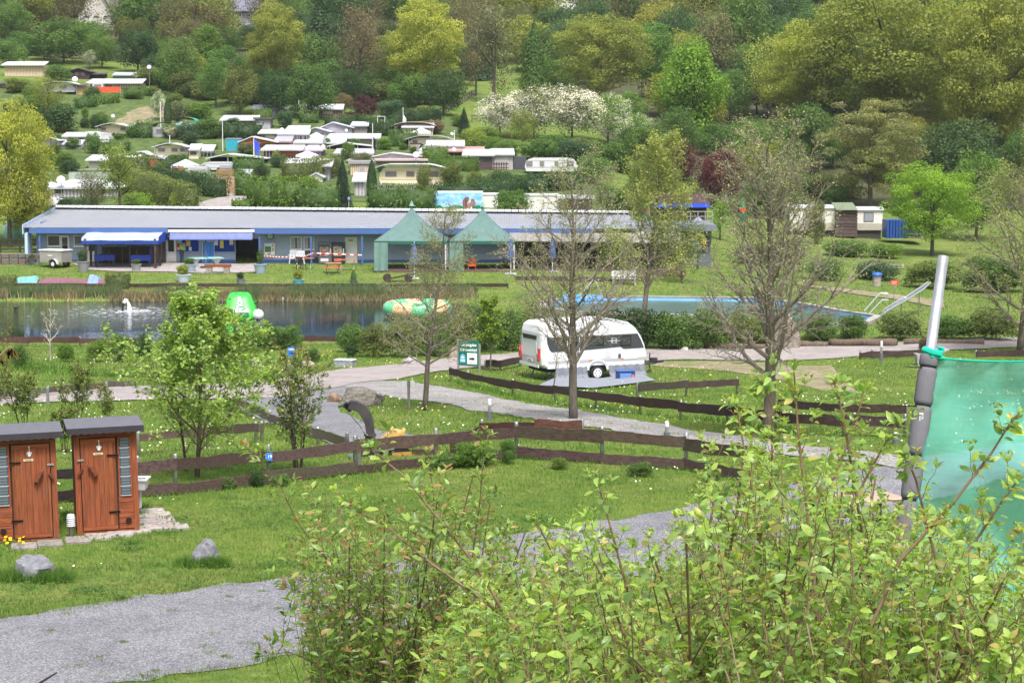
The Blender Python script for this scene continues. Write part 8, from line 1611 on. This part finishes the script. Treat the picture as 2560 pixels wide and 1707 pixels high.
    V=[]
    for i in range(41): u=i/40; V+=[(-x-.133,-.2+(d+.32)*u,h+.085),(-x-.133,-.2+(d+.32)*u,h-.015-.02*abs(math.sin(u*17)))]
    obj('scalloped_edge',MB().sheet(V,41,2),MATTE,rf,(.05,.047,.058))
    return t
pc=G(272,1334); shed(pc,R(15),'right wooden shed with its glass-block window on the right',False)
pc1=G(66,1356); shed(pc1,R(15),'left wooden shed with its glass-block window on the left',True,1.2)
# paving slabs
g_=random.Random(12)
sl=thing('paving_slabs','pale paving slabs laid in front of and beside the sheds','paving',G(300,1320))
def slab(px,py,w_,d_,rz,c=(.3,.265,.245)):
    p=G(px,py)-sl.location; o=obj('slab',MB().bbox(-w_/2,w_/2,-d_/2,d_/2,-.05,.05,.012),STONE,sl,jit(c,.12)); o.location=p; o.rotation_euler=(0,0,rz)
for i,(px,py) in enumerate(((60,1368),(125,1361),(195,1352),(245,1344),(300,1336),(345,1328))): slab(px,py,.46,.5,R(15),(.22,.195,.18) if i<3 else (.3,.265,.245))
for px,py in ((372,1322),(420,1316),(366,1306),(405,1302),(362,1292),(396,1289),(380,1280),(390,1311),(440,1320)): slab(px,py,.48,.42,R(15))
p=G(178,1343); t=thing('path_lamp','small louvred path lamp standing between the sheds','lamp',p); obj('column',MB().lathe([(.04,0),(.04,.22)],10),METAL,t,(.25,.24,.23)); obj('foot',MB().lathe([(.07,0),(.07,.02)],12),METAL,t,(.4,.4,.4))
for k in range(5): obj('louvre',MB().lathe([(.05,0),(.085,.004),(.05,.03)],14,(0,0,.22+k*.038)),PAINT,t,(.66,.67,.68))
obj('cap',MB().lathe([(.075,0),(.06,.03),(.01,.04)],14,(0,0,.41)),PAINT,t,(.68,.68,.7))
p=G(357,1240); q=at(352,1208,p.y-2.6); t=thing('wash_basin','white wash basin fixed to the side of the right shed','basin',at(350,1205,39.0)); obj('bowl',MB().add([(-.12,-.15,-.13),(.12,-.15,-.13),(.12,.15,-.13),(-.12,.15,-.13),(-.16,-.2,.07),(.16,-.2,.07),(.16,.2,.07),(-.16,.2,.07)],[(0,3,2,1),(0,1,5,4),(1,2,6,5),(2,3,7,6),(3,0,4,7)]),GLOSS,t,(.74,.75,.77)); obj('rim',MB().box(-.18,.18,-.22,-.17,.06,.09).box(-.18,.18,.17,.22,.06,.09).box(.13,.18,-.169,.169,.06,.09).box(-.18,-.13,-.169,.169,.06,.09),GLOSS,t,(.75,.76,.78)); obj('waste_pipe',MB().tube([(0,0,-.13),(0,0,-.5),(-.12,0,-.55)],.025,8),PAINT,t,(.5,.5,.5))
flowers('dandelions',1,27,28,.05,(.62,.47,.03),'yellow dandelions before the left shed',44,1,9) if False else None
gg=np.random.default_rng(77); P_=np.array([tuple(G(gg.uniform(8,60),gg.uniform(1352,1375))+V3(0,0,.09+.06*gg.random())) for _ in range(16)])
v=leafv(P_,np.tile([0,-.6,1.],(16,1)),.055,gg,np.array([(-.5,-.5,0),(.5,-.5,0),(.5,.5,0),(-.5,.5,0)]),DIAMF,.3); tag(link('dandelions',npmesh('dandelions',*v),BLOSSOM,None,(.65,.46,.02)),'yellow dandelions in front of the left shed',None,kind='stuff')
tufts('grass',[(G(px,py).x,G(px,py).y,.08) for px,py in ((20,1350),(40,1352),(210,1332),(335,1320),(350,1290),(360,1270),(175,1300),(165,1290))],160,.1,.15,.012,(.09,.17,.03),'grass tufts at the foot of the sheds',62)
# weeds along the near fence and by the enclosure
for i,(px,b,t_,w_,tn,l,k) in enumerate([(640,1216,1170,60,'dark','dark bramble at the fence foot left of the number plate','bush3'),(700,1215,1180,56,'green','low bramble at the fence foot','bush3'),(1180,1165,1105,130,'fresh','weedy shrub mound inside the fence corner','bush2'),(1270,1160,1095,50,'green','bushy weed at the fence corner post','bush2'),(1110,1172,1130,90,'green','low weeds right of the chipper','bush3'),(1400,1172,1150,60,'fresh','low tuft below the right fence','bush3'),(1600,1190,1150,80,'green','tall weed tuft below the right fence','bush3'),(1780,1205,1165,60,'green','weed tuft at the end of the near fence','bush3'),(560,1222,1195,70,'green','low weeds along the left fence','bush3'),(1855,1075,1015,36,'olive','thin twiggy bush beside the caravan fence','bush3')]): bush(px,b,t_,w_,tn,l,k)
# ================================================================ FOREGROUND: pole, net, shrubs
pa=at(2359,640,11.0); pb_=at(2322,905,10.9); pd=(pb_-pa)
pole=thing('leaning_pole','leaning galvanised pole wrapped in grey foam sleeves','pole',(pa+pd*4.2))
def onp(f): return pa+pd*f-pole.location
obj('pipe',MB().tube([onp(0),onp(4.2)],.0285,20),objmat('galvanised',.38,.5,metal=.8,var=.14,scale=18,dirt=.12),pole,(.55,.56,.58),True)
obj('pipe_mouth',MB().tube([onp(-.0015),onp(.02)],[.024,.024],20),PAINT,pole,(.05,.05,.05))
for a,b in ((.93,1.04),(1.05,1.40),(1.41,1.87),(1.88,2.28),(2.29,3.0)):
    L=b-a; obj('foam_sleeve',MB().tube([onp(a),onp(a+L*.04),onp(a+L*.12),onp(a+L*.88),onp(a+L*.96),onp(b)],[.040,.049,.0525,.0525,.049,.040],24),objmat('grey_foam',.9,.1,var=.06,scale=20,bump=.25,bscale=220),pole,(.155,.15,.165),True)
for f in (1.045,1.405,1.875,2.285): obj('cable_tie',MB().tube([onp(f-.004),onp(f+.004)],.045,20),PAINT,pole,(.012,.012,.012)); c=onp(f); obj('tie_tail',MB().tube([c+V3(-.04,-.03,0),c+V3(-.09,-.05,.003),c+V3(-.14,-.05,.008)],[.004,.003,.0015],5),PAINT,pole,(.012,.012,.012))
lb=onp(1.5)+V3(-.012,-.0535,0); obj('paper_label',MB().box(lb.x-.011,lb.x+.011,lb.y-.002,lb.y,lb.z-.022,lb.z+.022),PAINT,pole,(.68,.68,.68))
for k in range(3): obj('label_print',MB().box(lb.x-.008,lb.x+.008,lb.y-.003,lb.y-.0021,lb.z-.016+k*.012,lb.z-.009+k*.012),PAINT,pole,(.22,.24,.27))
GN=(.03,.47,.33)
def netmat():
    m,t,b=nodes('shade_net'); L=t.links.new; tc=N(t,'ShaderNodeTexCoord'); mp=N(t,'ShaderNodeMapping'); mp.inputs['Scale'].default_value=(1.2,1.2,60); L(tc.outputs['Object'],mp.inputs[0])
    wv=noise(t,mp.outputs[0],2.2,6,.7); big_=noise(t,tc.outputs['Object'],1.6,5,.6)
    c=ramp(t,[(.3,(.10,.56,.46)),(.7,(.22,.72,.62))],wv); L(c,b.inputs['Base Color']); b.inputs['Roughness'].default_value=.55
    tl=N(t,'ShaderNodeBsdfTranslucent'); L(c,tl.inputs['Color']); mx=N(t,'ShaderNodeMixShader'); mx.inputs[0].default_value=.5; L(b.outputs[0],mx.inputs[1]); L(tl.outputs[0],mx.inputs[2])
    tr=N(t,'ShaderNodeBsdfTransparent'); ad=N(t,'ShaderNodeMath',operation='MULTIPLY_ADD'); L(wv,ad.inputs[0]); ad.inputs[1].default_value=.35; ad.inputs[2].default_value=.06; a2=N(t,'ShaderNodeMath',operation='MULTIPLY_ADD'); L(big_,a2.inputs[0]); a2.inputs[1].default_value=.25; L(ad.outputs[0],a2.inputs[2])
    m2=N(t,'ShaderNodeMixShader'); L(a2.outputs[0],m2.inputs[0]); L(mx.outputs[0],m2.inputs[1]); L(tr.outputs[0],m2.inputs[2]); L(m2.outputs[0],t.nodes['Material Output'].inputs['Surface']); return m
net=thing('shade_net','bright green shade net stretched from the leaning pole to the right edge','net',at(2500,1750,10.9)); NM=netmat(); V=[];nu,nv=26,30
for j in range(nv):
    f=.955+j/(nv-1)*3.2; L0=pa+pd*f
    for i in range(nu):
        u=i/(nu-1); R0=at(2760,886+(j/(nv-1))*860,10.4+.2*math.sin(j*.5)); p=L0.lerp(R0,u); p+=V3(.0,(.05*math.sin(u*9+j*.35)+.02*math.sin(u*17-j*.5))*min(1,u*3)+.03*math.sin(j*1.3+u*23),-.03*math.sin(u*math.pi)); V.append(p-net.location)
obj('mesh_sheet',MB().sheet(V,nv,nu),NM,net,GN,True,False)
V=[]; 
for i in range(nu): V.append(Vector((pa+pd*.955).lerp(at(2760,886,10.4),i/(nu-1)))-net.location+V3(0,0,-.03*math.sin(i/(nu-1)*math.pi)))
obj('top_hem',MB().tube([v+V3(0,-.008,.0) for v in V],.006,6),FABRIC,net,(.02,.40,.27)); k0=pa+pd*.90-net.location
obj('knot',MB().tube([k0+V3(-.036,-.0,.012),k0+V3(0,-.05,.0),k0+V3(.04,-.035,-.01),k0+V3(.06,-.03,.02),k0+V3(.03,-.05,.03)],[.018,.022,.024,.014,.006],8).tube([k0+V3(-.034,0,-.02),k0+V3(0,-.046,-.022),k0+V3(.04,-.02,-.03),k0+V3(.075,-.04,-.035)],[.016,.02,.02,.008],8),FABRIC,net,(.02,.45,.31))
# things half hidden behind the dogwood
p=G(2140,1335); t=thing('garden_table','tan-topped garden table with dark frame half hidden by the dogwood','table',p,.4); obj('tabletop',MB().bbox(-.85,.85,-.45,.45,.66,.72,.02),PAINT,t,lin('#a8917f'))
for sx in(-1,1):
    for sy in(-1,1): obj('leg',MB().box(sx*.75-.04,sx*.75+.04,sy*.38-.04,sy*.38+.04,0,.66),PAINT,t,(.02,.02,.025))
p=G(2060,1470); t=thing('white_tub','white plastic tub on the gravel behind the dogwood','tub',p); obj('bucket',MB().lathe([(.17,0),(.2,.36),(.22,.36),(.22,.4),(.19,.4)],16),GLOSS,t,(.72,.73,.75)); obj('handle',MB().tube([(-.2,0,.37),(0,-.12,.5),(.2,0,.37)],.008,6),METAL,t,(.4,.4,.4))
# ---- leaf shapes with curl
def leafshape(wd,droop,fold,n=5):
    V=[];F=[]
    for i in range(n):
        u=i/(n-1); w_=wd*math.sin(math.pi*min(1,max(0,u*.94+.03)))**.8*(1.12-.35*u)*(0.0 if i in(0,n-1) and False else 1)
        x=u-.0; z=-droop*u*u+.06*u
        V+=[(x,w_/2,z+fold*w_),(x,0,z),(x,-w_/2,z+fold*w_)]
    for i in range(n-1):
        a=3*i; F+=[(a,a+3,a+4,a+1),(a+1,a+4,a+5,a+2)]
    return np.array(V),np.array(F)
def leafobjs(name,shapes,specs,parent,mat,cols,g_):
    ms=[]
    for (tv,tf) in shapes:
        for tn in (.25,.55,.85):
            me=npmesh('leaf',tv,tf,np.full(len(tv),tn)); me.materials.append(mat); me.shade_smooth(); ms.append(me)
    for P,T,Nn,s in specs:
        t=Vector(T).normalized(); n=Vector(Nn); n=(n-t*n.dot(t)).normalized(); b=n.cross(t)
        o=link('leaf',g_.choice(ms),None,parent,g_.choice(cols)); o.matrix_local=Matrix(((t.x*s,b.x*s,n.x*s,P[0]),(t.y*s,b.y*s,n.y*s,P[1]),(t.z*s,b.z*s,n.z*s,P[2]),(0,0,0,1)))
def leafjoin(shapes,specs,g,name,mat,parent,col):
    parts=[]; idx=g.integers(0,len(shapes),len(specs))
    for k,(tv,tf) in enumerate(shapes):
        S=[specs[i] for i in range(len(specs)) if idx[i]==k]
        if not S: continue
        P=np.array([s[0] for s in S]);T=unit(np.array([s[1] for s in S]));Nn=np.array([s[2] for s in S]);sz=np.array([s[3] for s in S])
        Nn=unit(Nn-T*(Nn*T).sum(-1,keepdims=True)); B=np.cross(Nn,T)
        V=P[:,None]+sz[:,None,None]*(tv[None,:,0:1]*T[:,None]+tv[None,:,1:2]*B[:,None]+tv[None,:,2:3]*Nn[:,None])
        F=(np.arange(len(S))[:,None,None]*len(tv)+tf[None]).reshape(-1,4); parts.append((V.reshape(-1,3),F,np.repeat(g.random(len(S)),len(tv))))
    me=npmesh(name,*joinv(parts)); me.shade_smooth(); o=link(name,me,mat,parent,col); o['kind']='stuff'; return o
def foreshrub(name,label,sil,n_tw,dr,leafL,nodes_,leftlim,explicit,basepx,cols,young,seed,stemc,pairdroop,ybias,maxpy=1790,buds=None,stemr=.006,pw=.75,wild=.5):
    g_=random.Random(seed); gn=np.random.default_rng(seed); px_=[a for a,_ in sil]; py_=[b for _,b in sil]
    base=at(basepx,1900,sum(dr)/2); base=Vector((base.x,base.y,Hs(base.x,base.y))); t=thing(name,label,'shrub',base)
    tw=[]
    for k in range(n_tw):
        for _ in range(30):
            px=g_.uniform(px_[0],px_[-1]); top=np.interp(px,px_,py_)+(float(vnoise(np.array(px),np.array(seed*1.),70.,seed))-.45)*150; py=top+(maxpy-top)*g_.random()**pw
            if px>=leftlim(py): break
        d=g_.uniform(*dr); tw.append((at(px,py,d),g_.uniform(.22,.42),None))
    # main stems
    mains=[]
    for k in range(16):
        px=px_[0]+(px_[-1]-px_[0])*(.14+.8*(k+.5)/16); top=float(np.interp(px,px_,py_))+g_.uniform(60,200); d=g_.uniform(*dr); tip=at(px,min(top,1650),d); b=base+V3(g_.uniform(-.5,.5),g_.uniform(-.3,.3),0); b.z=Hs(b.x,b.y)
        mid=b.lerp(tip,.55)+V3(0,0,.25); pts=[]
        for i in range(13): u=i/12; pts.append(b*(1-u)**2+mid*2*u*(1-u)+tip*u*u)
        mains.append(pts)
    S=MB(); leaves=[];yl=[];bud=[]; O=base
    def twig(P0,P1,n_nodes,r0,dens=1.0,lf=1.0):
        d=(P1-P0); L=d.length; d.normalize(); path=[P0]
        for i in range(1,6): path.append(P0.lerp(P1,i/5)+Vector((g_.gauss(0,1),g_.gauss(0,1),g_.gauss(0,1)))*L*.018)
        S.tube([p-O for p in path],[r0*(1-.7*i/5) for i in range(6)],5,False)
        ax=d.orthogonal().normalized(); ax=Matrix.Rotation(g_.uniform(0,3.14),3,d)@ax
        for i in range(n_nodes):
            f=(i+.6)/n_nodes; q=P0.lerp(P1,f); ax=Matrix.Rotation(math.pi/2+g_.uniform(-.4,.4),3,d)@ax
            for s in (-1,1):
                if g_.random()>.93*dens: continue
                T=(ax*s*.85+d*g_.uniform(.2,.7)+V3(0,0,g_.uniform(-.25,.3))-V3(0,0,pairdroop)).normalized(); Nn=(V3(0,-.25,1)+Vector((g_.gauss(0,wild),g_.gauss(0,wild),g_.gauss(0,.2)))).normalized()
                sz=leafL*lf*g_.uniform(.42,1.25)*(1.05-.25*f); pp=q+T*.008
                (yl if young and g_.random()<young[1]*(.3+f) else leaves).append((tuple(pp-O),tuple(T),tuple(Nn),sz))
        for k in range(4):   # terminal rosette
            a=k*1.57+g_.random(); T=(d*.9+Vector((math.cos(a),math.sin(a),.1))*.8).normalized(); (yl if young and g_.random()<young[1]*1.6 else leaves).append((tuple(P1-O),tuple(T),tuple((V3(0,-.2,1)+Vector((g_.gauss(0,.4),g_.gauss(0,.4),0)))),leafL*lf*g_.uniform(.45,.85)))
        if buds and g_.random()<buds[0]: bud.append((P1-O+d*.012,d))
    for tip,L,_ in tw:
        away=Vector((tip.x-base.x,0,0)); away=away*(.35/max(.3,abs(away.x))) if abs(away.x)>.05 else away
        d=(V3(0,0,1)+away*ybias+Vector((g_.gauss(0,.28),g_.gauss(0,.28),0))).normalized(); P0=tip-d*L
        twig(P0,tip,nodes_,stemr*.4)
        best=None
        for m in mains:
            for q in m[2:]:
                if q.z<P0.z-.12:
                    c=(q-P0).length
                    if best is None or c<best[0]: best=(c,q)
        if best:
            q=best[1]
            if best[0]>.4: q=P0-V3(0,0,.22)+Vector(((base.x-P0.x)*.12,g_.gauss(0,.06),0))
            mid=q.lerp(P0,.55)-V3(0,0,.04)+Vector((g_.gauss(0,.03),g_.gauss(0,.03),0)); S.tube([q-O,mid-O,P0-O],[stemr*.5,stemr*.45,stemr*.4],4,False)
    for m in mains: S.tube([p-O for p in m],[stemr*(1.8-1.2*i/12) for i in range(13)],7,False)
    for pts,dd in explicit:
        P=[at(px,py,dd) for px,py in pts]; n_=len(P)
        S.tube([p-O for p in P],[stemr*(1.0-.6*i/(n_-1)) for i in range(n_)],6,False)
        for a,b in zip(P,P[1:]):
            k=max(1,int((b-a).length/.11))
            for i in range(k):
                q=a.lerp(b,(i+.5)/k); sd_=g_.choice((-1,1)); 
                for s in (1,-1):
                    dv=((b-a).normalized()*.6+Vector((s*.5,g_.uniform(-.5,.2),g_.uniform(.2,.9)))).normalized(); twig(q,q+dv*g_.uniform(.05,.13),3,stemr*.3,1,.95)
        twig(P[-2].lerp(P[-1],.4),P[-1],5,stemr*.4,1,1.05)
    obj('stems',S,objmat('twig_bark',.6,.35,var=.3,scale=30),t,stemc,False,False)
    # nearest and largest 300 leaves are single parts, the rest one mass
    key=[i for i in range(len(leaves))]
    def inframe(l):
        p=Vector(l[0])+O; px,py=proj(p.x,p.y,p.z); return 0<px<2560 and 0<py<1700
    key.sort(key=lambda i:-(leaves[i][3]/(Vector(leaves[i][0])+O).y if inframe(leaves[i]) else 0)); own=set(key[:300])
    shp=[leafshape(.55,.28,.10,4),leafshape(.5,.5,.18,4),leafshape(.6,.12,.05,4)] if buds else [leafshape(.46,.15,.1,4),leafshape(.42,.3,.16,4)]
    leafobjs(name,shp,[leaves[i] for i in own],t,NEARLEAF,cols,g_)
    rest=[leaves[i] for i in range(len(leaves)) if i not in own]; third=len(cols); gn.shuffle(rest)
    for k,c in enumerate(cols): leafjoin(shp,rest[k::third],gn,'foliage',NEARLEAF,t,c)
    if yl: leafjoin(shp,yl,gn,'young_leaves',NEARLEAF,t,young[0])
    if bud:
        P=[];D=[]
        for p,d in bud:
            for _ in range(22): a=g_.uniform(0,6.28); r_=.022*math.sqrt(g_.random()); P.append((p.x+r_*math.cos(a),p.y+r_*math.sin(a),p.z+.012+g_.uniform(0,.008))); D.append((0,0,1.))
        v=leafv(np.array(P),np.array(D),.011,gn,jitter=1.2); o=link('flower_buds',npmesh('flower_buds',*v),NEARLEAF,t,buds[1]); o['kind']='stuff'
    return t,len(leaves),len(yl)
DOG=[(.285,.385,.10),(.325,.41,.115),(.25,.37,.12)]
foreshrub('dogwood_shrub','sprawling yellow-green dogwood filling the lower right of the view',[(1060,1540),(1150,1440),(1250,1420),(1400,1370),(1490,1230),(1560,1310),(1650,1290),(1750,1190),(1830,1130),(1880,1060),(1960,1030),(2050,1035),(2150,1060),(2230,1150),(2320,1220),(2450,1280),(2560,1285),(2640,1285)],1800,(5.6,9.2),.045,9,lambda py:1060,
  [([(1360,1660),(1260,1530),(1180,1400),(1090,1290),(1010,1190),(925,1122)],6.0),([(1300,1570),(1180,1480),(1080,1410),(960,1310),(850,1258)],6.2),([(1640,1700),(1580,1520),(1530,1330),(1490,1185)],6.4),([(1830,1720),(1890,1400),(1930,1180),(1930,1010),(1905,955)],6.6),([(2180,1560),(2250,1400),(2380,1260),(2480,1130),(2530,1050)],5.6),([(2050,1600),(2020,1300),(1995,1080),(1985,925)],6.2),([(2200,1600),(2150,1300),(2110,1050),(2085,950)],6.5),([(2420,1690),(2340,1400),(2290,1200),(2270,1150)],6.0),([(1700,1650),(1760,1400),(1790,1220),(1775,1120)],6.8),([(1960,1640),(2080,1350),(2190,1150),(2240,1060)],6.4),([(1780,1600),(1840,1300),(1860,1120),(1840,1010)],6.9),([(2300,1600),(2420,1380),(2500,1260),(2545,1200)],6.2),([(1480,1680),(1420,1500),(1390,1400),(1340,1300)],6.6),([(1900,1600),(2060,1250),(2140,1060),(2160,970)],7.0)],
  1900,DOG,((.34,.29,.10),.14),201,lin('#75614a'),.12,.6,buds=(.6,(.24,.29,.07)))
SVB=[(.165,.26,.065),(.195,.29,.07),(.23,.305,.08)]
foreshrub('serviceberry_shrub','rust-tipped serviceberry shrub left of the dogwood',[(640,1480),(700,1330),(760,1260),(830,1230),(920,1200),(1000,1240),(1080,1150),(1140,1190),(1205,1100),(1260,1190),(1350,1250),(1460,1300),(1520,1380)],950,(7.6,9.4),.046,9,lambda py: float(np.interp(py,[1100,1250,1400,1500,1600,1707,1800],[700,710,715,750,760,810,830])),
  [([(1000,1700),(900,1480),(800,1380),(740,1300),(700,1210),(610,1112)],8.0),([(1150,1600),(1180,1400),(1200,1250),(1212,1075)],8.2),([(1050,1600),(1080,1400),(1085,1250),(1070,1130)],8.3),([(900,1700),(800,1660),(720,1628),(650,1640)],8.0),([(900,1600),(820,1520),(760,1480),(710,1465)],8.0)],
  1010,SVB,((.30,.19,.10),.2),202,lin('#5a4a38'),.05,.7,stemr=.004,wild=.6,pw=.7)
# twig tips at the lower left corner and left edge
t=thing('bare_twig','dark bare twig poking up at the lower left','twig',at(70,1760,7.0)); O=t.location; a=at(60,1760,7);b=at(100,1706,7);c=at(142,1680,7); obj('stem',MB().tube([a-O,b-O,c-O],[.006,.005,.003],6),BARK,t,(.05,.035,.03)); 
for i in range(0):
    q=at(70+i*2,1705-i%3*4,7)-O; obj('leaf',MB().add([q,q+V3(-.010-.0012*i,0,.010),q+V3(-.008,0,.016+.001*i)],[(0,1,2)]),LEAF,t,(.16,.05,.035))
t=thing('drooping_spray','drooping orange-brown leaf spray at the left edge','twig',at(-30,900,30)); O=t.location; mbs=MB()
pth=[(-30,905),(5,885),(25,868),(35,872)]; mbs.tube([at(x,y,30)-O for x,y in pth],[.02,.015,.01,.006],6); obj('stem',mbs,BARK,t,(.2,.13,.08)); g_=random.Random(3)
for i in range(26):
    f=g_.random()*2.9; k=int(f); q=at(pth[k][0]+(pth[k+1][0]-pth[k][0])*(f-k),pth[k][1]+(pth[k+1][1]-pth[k][1])*(f-k),30)-O; d=V3(g_.uniform(-.06,.1),0,-g_.uniform(.08,.22)); obj('leaf',MB().add([q,q+d*.5+V3(.018,0,0),q+d,q+d*.5-V3(.018,0,0)],[(0,1,2,3)]),LEAF,t,jit((.28,.17,.07),.2))
# ================================================================ AIR
def haze():
    m=bpy.data.materials.new('valley_haze'); m.use_nodes=True; t=m.node_tree
    t.nodes.remove(t.nodes['Principled BSDF']); v=t.nodes.new('ShaderNodeVolumePrincipled'); v.inputs['Color'].default_value=(.86,.90,.96,1); v.inputs['Density'].default_value=.00012; v.inputs['Anisotropy'].default_value=.2
    t.links.new(v.outputs[0],t.nodes['Material Output'].inputs['Volume']); return m
tag(obj('haze',MB().box(-290,290,-45,590,-3,120),haze()),'thin pale haze over the valley',None,kind='stuff')
